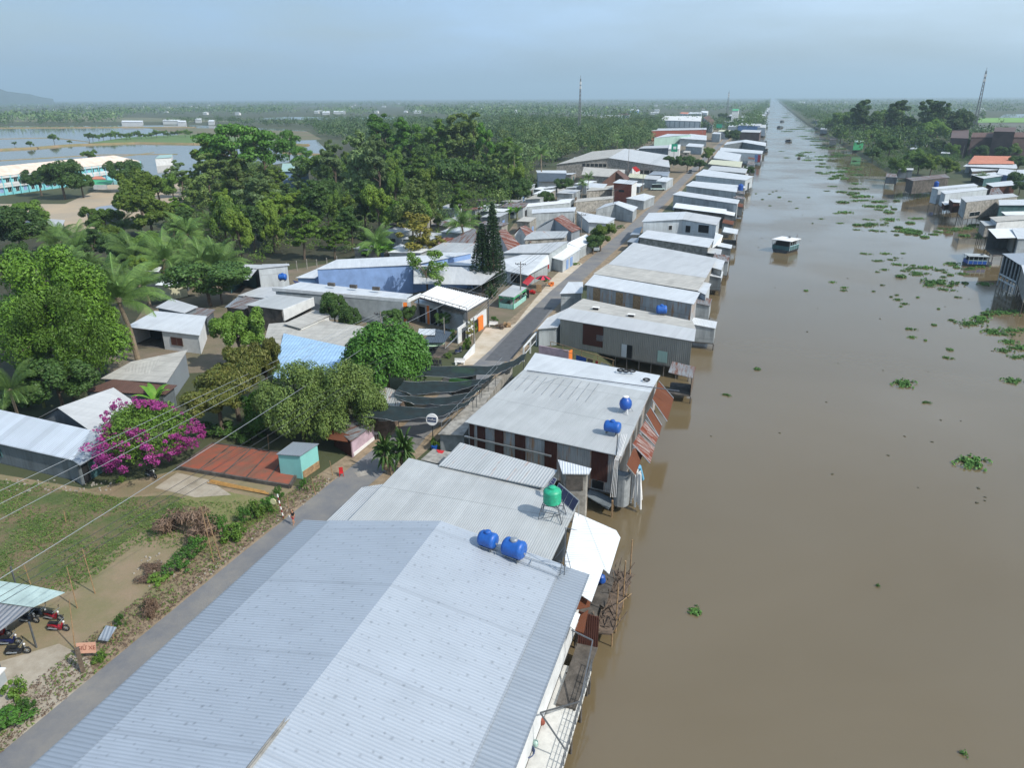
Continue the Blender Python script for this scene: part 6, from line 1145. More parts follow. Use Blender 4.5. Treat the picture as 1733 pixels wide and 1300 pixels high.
for k in range(4): b_ = P(1052+k*3, 735, 4.8); q.path([b_, P(1046+k*2, 765, 4.7), P(1040+k*2, 780, 4.6), P(1033+k*3, 842, .6)], .03, 5)
t.part('hose', q, G('wht'))
tank_h(1119, 532, 5.0, .7, 1.7, R(10), 'tankb', 'blue tank on the cement roof against the patched rusty wall'); tank_h(479, 475, 3.6, .65, 1.6, R(15), 'tankb', 'blue tank raised on legs left of the periwinkle-blue building')
c = P(1584, 316, 3.4); t = Thing('water_tank', 'dark blue upright tank behind the pale tin house on the right bank', 'water tank', c); upright(t, c, 0, .9, 2.2, 'tankd')
c = P(1253, 322, 3.8); t = Thing('water_tank', 'dark blue upright tank at the canal end of a bright flat roof', 'water tank', c); upright(t, c, 0, 1., 2.4, 'tankd')
t = Thing('solar_panel', 'small dark solar panel rack left of the blue-walled building', 'solar panel', P(505, 480, 3.4)); t.part('panel', MB().slab([P(495, 474, 4.2), P(512, 478, 4.2), P(524, 486, 3.5), P(505, 486, 3.5)], .05), mat('solar_cells', '#3a3a5c', .25)); 
# tyres and poles on the roof
for px, py, lab in ((1050, 628, 'left tyre of a touching pair on the wide grey house roof'), (1059, 629, 'right tyre of a touching pair on the wide grey house roof'), (1070, 629, 'single tyre right of the pair on the roof'), (1094, 644, 'lone tyre nearest the canal end of the roof')):
    c = P(px, py, 4.85); q = MB(); n_ = 16
    for k in range(n_):
        for j in range(6):
            def tp_(k, j): a = 2*math.pi*k/n_; b_ = 2*math.pi*j/6; rr = .38+.11*math.cos(b_); return c+Vector((rr*math.cos(a), rr*math.sin(a), .12+.1*math.sin(b_)))
            q.poly([tp_(k, j), tp_(k+1, j), tp_(k+1, j+1), tp_(k, j+1)])
    single('tyre', q, G('black'), lab, 'tyre', loc=c, smooth=True)
single('pole', MB().tube(P(892, 627, 5.15), P(1150, 662, 5.1), .06, n=6), G('steel'), 'long thin pole laid across the wide grey roof, sticking out over the canal', 'pole')
single('pole', MB().tube(P(920, 648, 5.1), P(948, 638, 5.1), .03, n=5), G('gal'), 'short thin stick lying below the long pole on the roof', 'pole')
q = MB()
for k in range(10):
    x = 885+k*14.5; a = P(882+k*14.6, 633+k*1.85, 5.02); b_ = P(857+k*14.9, 658+k*2.4, 4.85); q.bar(a, b_, .05, .03)
b4.part('seam', q, G('gal'))
# stacked bits, tarpaulins at the corner of the wide grey house
t = Thing('tarpaulin', 'grey tarpaulin wrapped round a rounded frame at the canal corner', 'tarpaulin', P(1052, 845, -1)); a = P(1040, 795, 2.6); b_ = P(1068, 800, 2.6); q = MB(); prev = None
for k in range(13):
    an_ = math.pi*k/12; c = a.lerp(b_, .5)+(b_-a)*.5*(-math.cos(an_))+Vector((0, -1., 0))*math.sin(an_)*1.1*(1+.06*math.sin(k*5)); cur = (c+Vector((0, 0, .5*math.sin(an_)*0)), Vector((c.x, c.y, -1.)))
    if prev: q.poly([prev[1], cur[1], cur[0], prev[0]])
    prev = cur
t.part('cloth', q, G('tarp')); t.part('hood', MB().slab([a, b_, b_+Vector((-.2, -1., -.3)), a+Vector((.2, -1., -.3))], .04), G('wtd'))
t = Thing('tarpaulin', 'white bundled net hanging down to the water at the canal corner', 'tarpaulin', P(1075, 840, -1)); q = MB()
for k in range(26):
    p = P(1068+k*.7+random.uniform(-3, 3), 798+random.uniform(-10, 6), 2.5); e = Vector((p.x+random.uniform(-.3, .3), p.y+random.uniform(-.4, .4), random.uniform(-1.4, -.6))); q.tube(p, e, .07, .12, n=5)
t.part('cloth', q, G('wht')); single('tarpaulin', MB().tube(P(1082, 790, 2.6), P(1086, 810, 0), .22, .3, n=8), mat('sky_blue_cloth', '#6fb4d8', .6), 'sky-blue cloth hanging beside the white bundled net', 'cloth')
# deck with railing beside the warehouse
D0 = [P(985, 1085, -.2), P(896, 1310, -.2)]; t = Thing('deck', 'narrow white-tiled canal deck with thin railings below the warehouse eave', 'deck', (-8.4, 32, -.2)); y0, y1 = 26., 41.
t.part('floor', MB().slab([(-9.95, y0, -.2), (-7.5, y0, -.2), (-7.7, y1, -.2), (-9.95, y1, -.2)], .2), mat('white_floor_tiles', '#c9c9c4', .5, .1, 2.)); q = MB()
for z in (.25, .5, .8): q.tube((-7.5, y0, z), (-7.7, y1, z), .025, n=5)
for k in range(28): y = y0+(y1-y0)*k/27; q.tube((-7.5-.2*k/27, y, -.2), (-7.5-.2*k/27, y, .8), .018 if k % 3 else .04, n=5)
t.part('railing', q, G('steel')); q = MB()
for k in range(6): y = y0+1+(y1-y0-1.5)*k/5; t.part('stilt', MB().tube((-7.7, y, -3.2), (-7.7, y, -.3), .1, n=6), G('cdk'))
for a, b_ in (((-9.2, 33, 3.2), (-7.6, 37, .8)), ((-9.2, 33, 3.2), (-7.6, 33, .8)), ((-7.6, 37, .8), (-7.65, 40.8, 2.7)), ((-7.65, 40.8, 2.7), (-9.2, 40.8, 3.2))): q.bar(a, b_, .08)
t.part('brace', q, G('steel'))
c = P(891, 1276, 0); q = MB(); q.path([c+Vector((math.cos(k*.5)*(.42+.002*k), math.sin(k*.5)*(.42+.002*k), .03+k*.004)) for k in range(60)], .03, 5); single('hose', q, mat('blue_grey_hose', '#4a5878', .5), 'coiled blue-grey hose on the white canal deck', 'hose', loc=c)
for px, py, z, s, mk, lab in ((930, 1130, .2, .35, 'red', 'small red thing on the white wall ledge by the deck'), (917, 1225, 0, .45, 'brick', 'brown box on the white canal deck'), (1018, 985, .3, .7, 'tankd', 'blue plastic drum in the tangled porch'), (945, 1102, .6, .8, 'tankb', 'blue sack heap on the deck by the brace'), (906, 1262, .1, .4, 'mint', 'pale green bag hung on the railing at the bottom')):
    c = P(px, py, z); single('drum' if 'drum' in lab else 'bundle', MB().lathe([(s*.45, 0), (s*.5, s*.2), (s*.42, s*.8), (s*.2, s)], c, 9), G(mk), lab, 'drum' if 'drum' in lab else 'bundle', loc=c)
t = Thing('porch', 'cluttered plank porch full of tangled gear hanging over the canal under the white veranda', 'porch', (-7.3, 50, -.6)); t.part('floor', MB().slab([(-8.9, 45.5, -.6), (-7.1, 45.8, -.6), (-6.9, 54, -.6), (-8.6, 54, -.6)], .15), G('wood')); q = MB(); r_ = random.Random(4)
for k in range(46): p = Vector((r_.uniform(-8.6, -7.), r_.uniform(45.6, 54), -.55)); q.bar(p, p+Vector((r_.uniform(-.8, .8), r_.uniform(-1.6, 1.6), r_.uniform(0, 1.2))), .06)
t.part('clutter', q, G('wood')); 
for k in range(6): t.part('stilt', MB().tube((-7.1, 45.8+k*1.6, -3.2), (-7.1, 45.8+k*1.6, 2.9 if k % 2 else -.6), .06, n=6), G('woodl'))
single('bamboo_pole', MB().tube((-6.7, 52.5, -1.6), (-6.9, 47, 1.4), .04, n=5), G('woodl'), 'bamboo pole slanting from the cluttered porch into the water', 'pole')
# landing under the raised box
t = Thing('landing', 'little grey landing with orange-brown posts under the raised concrete box', 'landing', P(1015, 850, -.9)); t.part('floor', MB().slab([P(990, 838, -.4), P(1030, 862, -.9), P(1040, 846, -.9), P(1000, 825, -.4)], .1), G('wtd'))
for px, py in ((1038, 850), (1036, 862), (992, 852)): p = P(px, py, -.9); t.part('post', MB().bar((p.x, p.y, -2.6), (p.x, p.y, .1), .16), G('woodl'))
# walled yard between the two big canal houses
t = Thing('yard_wall', 'stained pink-grey yard wall with an orange end beside the ribbed olive house', 'wall', P(925, 598, 0)); q = MB(); a, b_ = P(912, 603, 0), P(962, 612, 0); q.bar(a+Vector((0, 0, .9)), b_+Vector((0, 0, .9)), .15, 1.8); t.part('wall', q, G('pink')); q = MB().bar(b_+Vector((0, 0, .9)), P(968, 600, .9), .15, 1.6); t.part('orange_end', q, G('org'))
t = Thing('gate', 'white ornate gate frame at the road beside the yard wall', 'gate', P(898, 605, 0)); q = MB(); a, b_ = P(886, 612, 0), P(908, 585, 0)
for u in (0, .5, 1): p = a.lerp(b_, u); q.bar(p, p+Vector((0, 0, 2.3)), .2)
q.bar(a+Vector((0, 0, 2.3)), b_+Vector((0, 0, 2.3)), .2); q.bar(a+Vector((0, 0, 1.)), b_+Vector((0, 0, 1.)), .08); t.part('frame', q, G('plw'))
t = Thing('drying_frame', 'bamboo frame with washing between the ribbed house and the wide roof', 'drying frame', P(1000, 605, 0)); q = MB(); A = [P(932, 578, 2.6), P(1040, 610, 2.2)]; q.bar(A[0], A[1], .07)
for u in (0, .2, .38, .5, .75, .98): p = A[0].lerp(A[1], u); q.bar((p.x, p.y, -1.5), p, .08)
q.bar(A[0]-Vector((0, 0, .9)), A[1]-Vector((0, 0, .9)), .06); t.part('frame', q, G('woodl'))
for u0, u1, mk in ((.42, .58, 'tankd'), (.6, .68, 'wood'), (.72, .76, 'red'), (.8, .93, 'light')):
    a, b_ = A[0].lerp(A[1], u0)-Vector((0, .1, .9)), A[0].lerp(A[1], u1)-Vector((0, .1, .9)); q = MB().poly([a-Vector((0, 0, 1.1)), b_-Vector((0, 0, 1.1)), b_, a]); t.part('cloth', q, G(mk))
# lean-to roof along the road, crumpled tarp front
lt = mono('flat grey lean-to along the road with a crumpled grey tarpaulin front', [(741, 735), (784, 737), (868, 612), (838, 640)], [2.3, 2.3, 2.3, 2.3], 'conc', ['tarp', 'conc', 'conc', 'wtd'], cat='lean-to', name='lean_to')
mono('small light roof with a red-brown sign between the lean-to and the grey roof', [(712, 778), (748, 786), (768, 766), (733, 760)], [2.4]*4, 'conc', 'conc', cat='lean-to', name='lean_to')
single('sign_board', MB().slab([P(738, 761, 2.6), P(752, 763, 2.6), P(748, 768, 2.4), P(742, 767, 2.4)], .04), G('red'), 'small dark red board lying at the edge of the lean-to roof', 'sign')
t = Thing('railing', 'thin pipe railing standing along the road side of the grey lean-to', 'railing', P(800, 690, 0)); q = MB(); a, b_ = P(748, 735, 2.3), P(850, 622, 2.3)
for u in np.linspace(0, 1, 10): p = a.lerp(b_, u); q.tube(p, p+Vector((0, 0, 1.6)), .025, n=5)
for dz in (.8, 1.5): q.tube(a+Vector((0, 0, dz)), b_+Vector((0, 0, dz)), .02, n=5)
t.part('pipe', q, G('gal'))
# round sign
c = P(733, 748, 0); t = Thing('round_sign', 'round white sign with a blue panel on a post beside the crumpled tarpaulin', 'sign', c); t.part('post', MB().tube(c, c+Vector((0, 0, 2.3)), .06), G('steeld')); n_ = Vector((-c.x*.25, -c.y, 8)).normalized(); xx = Vector((1, 0, 0)); yy = n_.cross(xx).normalized(); xx = yy.cross(n_); M3 = Matrix((xx, yy, n_)).transposed(); cc = c+Vector((0, 0, 2.9))
t.part('disc', MB().lathe([(.72, -.08), (.72, .08)], cc, 32, M3), G('wht')); p_ = t.part('panel', MB().box(cc+n_*.1, (1.05, .56, .03), m=M3), mat('navy_panel', '#1d3358', .5)); mm = M3.to_4x4(); mm.translation = cc+n_*.125; text('Coffee', .34, G('wht'), mm, t, parent=p_)
pt = Thing('plant_pot', 'blue pot with a dark plant under the round sign', 'plant pot', P(735, 762, 0)); pt.part('pot', MB().lathe([(.28, 0), (.38, .6), (.34, .62)], P(735, 762, 0), 12), G('tankd')); 
me, tm, H_, W_ = TP['bush']; o = bpy.data.objects.new('foliage', me); COL.objects.link(o); o.parent = pt.o; o.location = (0, 0, .5); o.scale = (.45, .45, .7)
# shade nets
NETS = [([(630, 682), (690, 690), (740, 689), (790, 680), (806, 668)], [(614, 706), (672, 712), (740, 706), (785, 690), (800, 676)], 'nearest dark green shade net sagging across the road'),
 ([(668, 668), (700, 672), (760, 672), (800, 662), (815, 652)], [(672, 677), (705, 684), (745, 686), (790, 676), (812, 660)], 'second dark green shade net across the road'),
 ([(683, 645), (740, 646), (790, 645), (825, 640), (838, 634)], [(668, 660), (700, 668), (760, 664), (808, 653), (826, 644)], 'third dark green shade net across the road, over the lime canopy'),
 ([(718, 619), (800, 620), (845, 618), (872, 608), (890, 597)], [(704, 637), (770, 639), (835, 634), (868, 622), (886, 610)], 'farthest dark green shade net before the ribbed house')]
for top, bot, lab in NETS:
    Z = [4.0, 3.4, 3.2, 3.5, 4.]; q = MB(); N_ = 18
    def smp(L_, u, dz=0.): f = u*4; i = min(3, int(f)); a = P(*L_[i], Z[i]+dz); b_ = P(*L_[i+1], Z[i+1]+dz); return a.lerp(b_, f-i)
    G_ = [[smp(top, k/N_).lerp(smp(bot, k/N_, -.15), j/4)-Vector((0, 0, .26*math.sin(math.pi*j/4)+.09*math.sin(k*1.1+j*2.3)+.05*math.sin(k*3.1-j))) for j in range(5)] for k in range(N_+1)]
    for k in range(N_):
        for j in range(4): q.poly([G_[k][j], G_[k+1][j], G_[k+1][j+1], G_[k][j+1]])
    t = Thing('shade_net', lab, 'shade net', G_[N_//2][2]); t.part('net', q, G('net'), smooth=True)
    q = MB()
    for g0 in (G_[0][0], G_[0][4], G_[N_][0], G_[N_][4]): q.tube((g0.x, g0.y, 0), g0, .04, n=5)
    q.path([G_[k][0] for k in range(N_+1)], .018, 4); q.path([G_[k][4] for k in range(N_+1)], .018, 4); t.part('pole', q, G('steel'))
# lime canopy cart
for px, py, lab in ((790, 648, 'lime green curved cart canopy seen between the shade nets'), (785, 668, 'lower lime green canopy peeping under the third shade net')):
    c = P(px, py, 0); t = Thing('cart', lab, 'cart', c); q = MB(); prev = None
    for k in range(9): a = math.pi*k/8; y = -math.cos(a)*.9; z = 1.7+.5*math.sin(a); cur = (c+Vector((-1.9, y, z)), c+Vector((1.4, y, z))); 
    ring = [(-math.cos(math.pi*k/8)*.9, 1.7+.5*math.sin(math.pi*k/8)) for k in range(9)]
    for (y, z), (y2, z2) in zip(ring[:-1], ring[1:]): q.poly([c+Vector((-1.9, y, z)), c+Vector((1.4, y, z)), c+Vector((1.4, y2, z2)), c+Vector((-1.9, y2, z2))])
    t.part('canopy', q, mat('lime_canvas', '#7fd13a', .5)); t.part('body', MB().box(c+Vector((-.2, 0, .8)), (2.8, 1.4, 1.)), G('steeld'))
    t.part('opening', MB().lathe([(.4, 0), (.4, .06)], c+Vector((1.4, 0, 1.6)), 14, Matrix.Rotation(math.pi/2, 3, 'Y')), G('black'))
    for s in (-1, 1):
        for x in (-1.2, .8): t.part('wheel', MB().lathe([(.3, -.08), (.3, .08)], c+Vector((x, s*.72, .3)), 12, Matrix.Rotation(math.pi/2, 3, 'X')), G('black'))
# cafe
t = Thing('pergola', 'white slatted flat roof on steel frame over the cafe terrace', 'pergola', P(765, 540, 0)); C4 = [P(708, 502, 4.8), P(790, 526, 4.8), P(826, 505, 4.8), P(741, 484, 4.8)]; rf = t.part('roof', MB().slab(C4, .06), mat('white_slat_roof', '#d8dadb', .5, .05)); q = MB()
for k in range(24): u = k/23; q.bar(C4[0].lerp(C4[1], u)+Vector((0, 0, .06)), C4[3].lerp(C4[2], u)+Vector((0, 0, .06)), .1, .1)
t.part('slat', q, G('wht'), parent=rf); q = MB()
for i in (0, 2): a, b_ = C4[i], C4[(i+1) % 4]; q.bar(a+Vector((0, 0, .5)), b_+Vector((0, 0, .5)), .08); [q.bar(a.lerp(b_, u), a.lerp(b_, u)+Vector((0, 0, .5)), .06) for u in np.linspace(0, 1, 8)]
for i in range(4): a, b_ = C4[i], C4[(i+1) % 4]; q.bar(a-Vector((0, 0, .15)), b_-Vector((0, 0, .15)), .12, .3)
t.part('frame', q, G('steel'))
for i in range(4): c = C4[i]; t.part('post', MB().bar((c.x, c.y, 0), (c.x, c.y, 4.7), .16), G('steel'))
cf = house('cafe', 'cafe front with orange columns and dark glass under the white slatted roof', 'cafe', [(q4([(700, 512), (742, 520), (760, 505), (718, 498)], [3.6]*4), 'plw')], None, 'plg')
opening(cf, 0, .1, .4, .1, 3., 'dk', 'window', None); opening(cf, 0, .5, .6, 0, 3.4, 'org', 'column', None); opening(cf, 0, .65, .95, .1, 3., 'dk', 'window', None)
mono('grey block wall room behind the cafe terrace', [(745, 525), (785, 532), (792, 515), (755, 508)], [3.3]*4, 'conc', 'plg', cat='room', name='cafe_room')
t = Thing('garden_wall', 'white garden wall with an orange panel and curved end along the cafe forecourt', 'wall', P(800, 565, 0)); q = MB()
def wseg(a, b_, z0, z1, th=.18):
    a = P(*a, 0); b_ = P(*b_, 0); nr = Vector((a-b_).normalized().cross(Vector((0, 0, 1))))*th; L_ = [a-nr/2, b_-nr/2, b_+nr/2, a+nr/2]; lo = [Vector((p.x, p.y, 0)) for p in L_]; hi = [Vector((p.x, p.y, z)) for p, z in zip(L_, (z0, z1, z1, z0))]
    for i in range(4): j = (i+1) % 4; q.poly([lo[i], lo[j], hi[j], hi[i]])
    q.poly(hi)
wseg((803, 597), (803.5, 590), .9, 1.8); wseg((785, 612), (803, 597), .7, 1.4); wseg((770, 618), (786, 612), .5, .6); wseg((775, 582), (823, 550), 2.7, 3.); t.part('wall', q, G('plw')); q = MB(); wseg((809, 561), (817, 556), 2.4, 2.5, .3); t.part('orange_panel', q, G('org')); q = MB(); wseg((782, 578), (787, 574), 2.2, 2.2, .26); wseg((803, 564), (808, 561), 2.2, 2.2, .26); t.part('opening', q, G('dk'))
mono('dark grey awning sheet in the cafe garden', [(712, 580), (752, 580), (765, 562), (735, 556)], [2.6]*4, 'net' if False else 'dark', None, cat='awning', name='awning')
mono('small pale roof sheet left of the cafe garden awning', [(707, 567), (736, 567), (737, 557), (709, 556)], [2.8]*4, 'light', None, cat='awning', name='awning')
def parasol(px, py, r, h, label, m1, m2=None, n_=12):
    c = P(px, py, 0); t = Thing('parasol', label, 'parasol', c); A = MB(); B_ = MB(); top = c+Vector((0, 0, h))
    for k in range(n_):
        a0, a1 = 2*math.pi*k/n_, 2*math.pi*(k+1)/n_; e = lambda a, f, dz: c+Vector((math.cos(a)*r*f, math.sin(a)*r*f, h-dz))
        for q in ((A if (k % 2 or not m2) else B_),): q.poly([e(a0, .5, .22), e(a1, .5, .22), top]); q.poly([e(a0, 1, .62), e(a1, 1, .62), e(a1, .5, .22), e(a0, .5, .22)])
    t.part('canopy', A, m1); 
    if m2: t.part('canopy_panel', B_, m2)
    t.part('pole', MB().tube(c, top, .03, n=6), G('gal')); return t
parasol(733, 600, 2., 2.6, 'pale green parasol in the cafe garden', mat('pale_green_cloth', '#a9c7a9', .7)); parasol(919, 487, 1.7, 2.7, 'red and black striped parasol at the shop forecourt', mat('red_cloth', '#c8324a', .7), G('black'))
mono('red slanting awning beside the striped parasol', [(884, 478), (893, 483), (905, 470), (897, 465)], [1.9, 1.9, 2.5, 2.5], 'red', None, cat='awning', name='awning')
# benches, chairs, tables
def bench(px, py, rz, label, mk='wht', L_=1.6):
    c = P(px, py, 0); M3 = Matrix.Rotation(rz, 3, 'Z'); t = Thing('bench', label, 'bench', c); t.part('seat', MB().box(c+Vector((0, 0, .45)), (L_, .45, .07), rz), G(mk)); t.part('backrest', MB().box(c+M3 @ Vector((0, .24, .72)), (L_, .07, .4), rz), G(mk))
    for s in (-1, 1): t.part('leg', MB().box(c+M3 @ Vector((s*L_*.42, 0, .21)), (.1, .4, .42), rz), G(mk))
bench(778, 617, 0.2, 'white bench at the curved end of the garden wall'); bench(835, 553, 0.1, 'white bench outside the garden wall by the road')
def chair(px, py, rz, label, mk, grp=None):
    c = P(px, py, 0); M3 = Matrix.Rotation(rz, 3, 'Z'); t = Thing('chair', label, 'chair', c, grp); t.part('seat', MB().box(c+Vector((0, 0, .42)), (.45, .45, .05), rz), G(mk)); t.part('backrest', MB().box(c+M3 @ Vector((0, .22, .7)), (.42, .05, .5), rz), G(mk))
    for sx in (-1, 1):
        for sy in (-1, 1): t.part('leg', MB().bar(c+M3 @ Vector((sx*.2, sy*.2, 0)), c+M3 @ Vector((sx*.18, sy*.18, .42)), .05), G(mk))
chair(578, 806, .6, 'red plastic chair at the road edge before the ramshackle stall', 'red')
for k in range(3): chair(733+k*6, 620, .2+k*.1, 'dark metal chair on the lawn below the pale green parasol', 'steeld', 'chairs on the cafe lawn')
def table(px, py, rz, label, mk, w_=1.4, d_=.7):
    c = P(px, py, 0); M3 = Matrix.Rotation(rz, 3, 'Z'); t = Thing('table', label, 'table', c); t.part('tabletop', MB().box(c+Vector((0, 0, .75)), (w_, d_, .05), rz), G(mk))
    for sx in (-1, 1):
        for sy in (-1, 1): t.part('leg', MB().bar(c+M3 @ Vector((sx*w_*.44, sy*d_*.42, 0)), c+M3 @ Vector((sx*w_*.44, sy*d_*.42, .73)), .05), G('gal'))
table(630, 742, 0., 'long white table beside the road under the nearest net', 'wht', 1.6, .6); table(740, 612, .2, 'brown table under the pale green parasol', 'wood', 1.1, .8); table(928, 484, .2, 'wooden fruit table right of the striped parasol', 'woodl', 1.2, .8)
# boards
def board(px, py, w_, h_, rz, label, mk, z=.1, txt=None, tcol='wht', size=.3, name='sign_board', lean=0.):
    c = P(px, py, 0); M3 = Matrix.Rotation(rz, 3, 'Z') @ Matrix.Rotation(-lean, 3, 'X'); t = Thing(name, label, 'sign', c); cc = c+M3 @ Vector((0, 0, z+h_/2)); p_ = t.part('panel', MB().box(cc, (w_, .05, h_), m=M3), G(mk) if isinstance(mk, str) else mk); q = MB()
    for s in (-1, 1): q.bar(c+M3 @ Vector((s*w_*.48, .04, 0)), c+M3 @ Vector((s*w_*.48, .04, z+h_)), .05)
    t.part('post', q, G('gal'))
    if txt:
        mm = (M3 @ Matrix.Rotation(math.pi/2, 3, 'X')).to_4x4(); mm.translation = cc+M3 @ Vector((0, -.045, 0)); text(txt, size, G(tcol), mm, t, parent=p_)
    return t
board(148, 1118, 1.35, .8, R(22), 'hand-painted orange and white parking sign leaning by the gate pole, reading GIU XE', mat('faded_orange_board', '#c99a82', .8, .1, 2.), .55, 'GIỮ XE', 'rust' if False else 'brick', .42, lean=.25)
board(890, 505, 1.3, 1.7, R(15), 'black board with a white triangle mark by the green kiosk', 'dk', .1, 'A', 'wht', .9); board(912, 495, 1.1, 1.6, R(15), 'pale orange notice board left of the striped parasol', 'woodl', .1)
board(924, 462, 1.4, 1.9, R(10), 'red poster board on the shop wall above the striped parasol', 'red', 1., 'SALE' if False else None)
t = Thing('billboard', 'green billboard on a tall pole in the middle of the market', 'billboard', P(1139, 284, 0)); c = P(1139, 284, 0); t.part('pole', MB().tube(c, c+Vector((0, 0, 9)), .2), G('gal')); t.part('panel', MB().box(c+Vector((0, 0, 11)), (3.4, .3, 4.2)), mat('teal_green_sign', '#1f9a78', .5)); t.part('mark', MB().box(c+Vector((.2, -.2, 11)), (1.6, .06, 1.4)), G('wht'))
t = Thing('billboard', 'second green sign on a thin pole beyond the white hall', 'billboard', P(1216, 226, 0)); c = P(1216, 226, 0); t.part('pole', MB().tube(c, c+Vector((0, 0, 6)), .2), G('gal')); t.part('panel', MB().box(c+Vector((0, 0, 8)), (6, .3, 4)), mat('teal_green_sign', '#1f9a78', .5))
# kiosk
c0 = [P(845, 521, 0), P(869, 524, 0), P(890, 508, 0), P(868, 503, 0)]
t = Thing('kiosk', 'green and white drinks kiosk with lettered fascia and a grey roof', 'kiosk', c0[0]); up = lambda p, z: Vector((p.x, p.y, z)); q = MB().slab([up(c0[0], 2.5)+Vector((-.2, -.2, 0)), up(c0[1], 2.5)+Vector((.2, -.2, 0)), up(c0[2], 2.6)+Vector((.2, 0, 0)), up(c0[3], 2.6)], .05); t.part('roof', q, G('pale'))
for i in range(4): t.part('post', MB().bar(up(c0[i], 0), up(c0[i], 2.5), .1), G('grn'))
q = MB(); fz = []
for i in (0, 1): a, b_ = c0[i], c0[i+1]; q.bar(up(a, 2.25), up(b_, 2.25), .1, .5)
fas = t.part('fascia', q, G('grn')); q = MB()
for i in (0, 1, 2, 3): a, b_ = c0[i], c0[(i+1) % 4]; q.bar(up(a, .5), up(b_, .5), .08, .9)
t.part('counter', q, mat('pale_green_counter', '#9ccfc4', .6, .15, 2.)); t.part('cabinet', MB().box((c0[0]+c0[2])/2+Vector((0, 0, 1.)), (1., 1., 2.), .3), G('plg'))
for i in (0, 1):
    a, b_ = c0[i], c0[i+1]; x = (b_-a); x.z = 0; mm = frame((a+b_)/2+Vector((0, 0, 2.25)), x); nrm = mm.col[2].to_3d(); mm.translation = (a+b_)/2+Vector((0, 0, 2.25))+nrm*.09*(1 if nrm.y < 0 or nrm.x > 0 else -1); text('TRÀ SỮA', .42, G('wht'), mm, t, parent=fas, sx=1.1)
# ------------------------------------------------------------------ poles, wires, masts
PL = []
def pole(bx, by, h, label, arms=1, r=.14):
    c = P(bx, by, 0); t = Thing('utility_pole', label, 'utility pole', c); t.part('post', MB().tube(c, c+Vector((0, 0, h)), r, r*.65, n=8), mat('concrete_pole', '#85807a', .9, .15, 2.)); q = MB(); ins = MB()
    for k in range(arms):
        z = h-.5-k*.9; q.bar(c+Vector((-1.1, 0, z)), c+Vector((1.1, 0, z)), .1); q.bar(c+Vector((-.8, 0, z)), c+Vector((0, 0, z-.7)), .05); q.bar(c+Vector((.8, 0, z)), c+Vector((0, 0, z-.7)), .05)
        for x in (-1., -.5, .5, 1.): ins.lathe([(.05, 0), (.08, .08), (.04, .2)], c+Vector((x, 0, z+.05)), 6)
    if arms: t.part('crossarm', q, G('steeld')); t.part('insulator', ins, G('cdk'))
    return c, h
for bx, by, h, lab, a in ((649, 604, 7.4, 'utility pole with a wide crossarm behind the dome-shaped tree', 1), (881, 512, 8.2, 'utility pole with a transformer bracket beside the green kiosk', 1), (983, 417, 9, 'utility pole by the white shop roofs', 1), (1037, 368, 9.5, 'utility pole before the grey gable house', 1), (1062, 305, 17, 'tall thin mast pole in front of the wide grey warehouse', 1), (1087, 324, 10, 'utility pole near the brick box house', 1), (1154, 262, 11, 'utility pole in the market street', 1), (1188, 240, 11, 'utility pole at the brick hall', 1), (753, 590, 5.2, 'small pole with wires in the cafe garden', 0), (803, 594, 5.6, 'thin light pole at the cafe entrance', 0), (1546, 262, 11, 'utility pole among the right bank trees', 1), (1627, 272, 9, 'bare leaning pole above the right bank houses', 0), (1715, 311, 7, 'short dark pole at the right bank roofs', 0), (1400, 205, 12, 'far utility pole on the right bank', 1)):
    pole(bx, by, h, lab, a)
def wire(pts, r, label, sag=.5, mk='gal'):
    q = MB(); pp = []
    for a, b_ in zip(pts[:-1], pts[1:]):
        for k in range(10): u = k/10; p = a.lerp(b_, u); p.z -= sag*4*u*(1-u); pp.append(p)
    pp.append(pts[-1]); q.path(pp, r, 4); single('power_line', q, G(mk), label, 'power line', 'power lines beside the road')
T1 = P(649, 604, 0)+Vector((0, 0, 6.9)); T2 = P(881, 512, 0)+Vector((0, 0, 7.4)); T3 = P(983, 417, 0)+Vector((0, 0, 8.3)); T4 = P(1037, 368, 0)+Vector((0, 0, 8.8))
for k, (px, py) in enumerate(((0, 834), (0, 853), (0, 876))):
    a = P(px, py, 7.6); d = (T1-a); wire([a-d*.5, T1+Vector((-.9+.9*k, 0, 0))], .024, ('topmost pale wire over the tin house', 'second pale wire over the tin house', 'third pale wire crossing the bougainvillea')[k], .0)
a = P(0, 977, 8); b_ = P(517, 650, 8); d = b_-a; wire([a-d*.25, b_+d*.55, T2+Vector((-.9, 0, 0))], .028, 'thick pale wire crossing the lawn and the brick slab', .25)
for k, (x0, y0, x1, y1) in enumerate(((0, 990, 240, 850), (0, 1005, 262, 850), (0, 1016, 270, 858))):
    a = P(x0, y0, 8-.2*k); b_ = P(x1, y1, 8-.2*k); d = b_-a; wire([a-d*.6, b_+d*1.2, T2+Vector((.3*k, 0, -.2*k))], .022, ('uppermost dark wire over the lawn', 'middle dark wire over the lawn', 'lowest dark wire over the lawn')[k], .3, 'steeld')
for k in range(3): wire([T2+Vector((-.9+.9*k, 0, 0)), T3+Vector((-.9+.9*k, 0, 0)), T4+Vector((-.9+.9*k, 0, 0)), P(1087, 324, 0)+Vector((-.9+.9*k, 0, 9.4)), P(1154, 262, 0)+Vector((-.9+.9*k, 0, 10.4))], .03, ('left wire strung along the village street', 'middle wire strung along the village street', 'right wire strung along the village street')[k], .8, 'steeld')
for k in range(3): wire([P(753, 590, 5)+Vector((0, 0, 0)), T2+Vector((-.9+.9*k, 0, -.3))], .02, ('upper wire from the cafe garden pole', 'middle wire from the cafe garden pole', 'lower wire from the cafe garden pole')[k], .3)
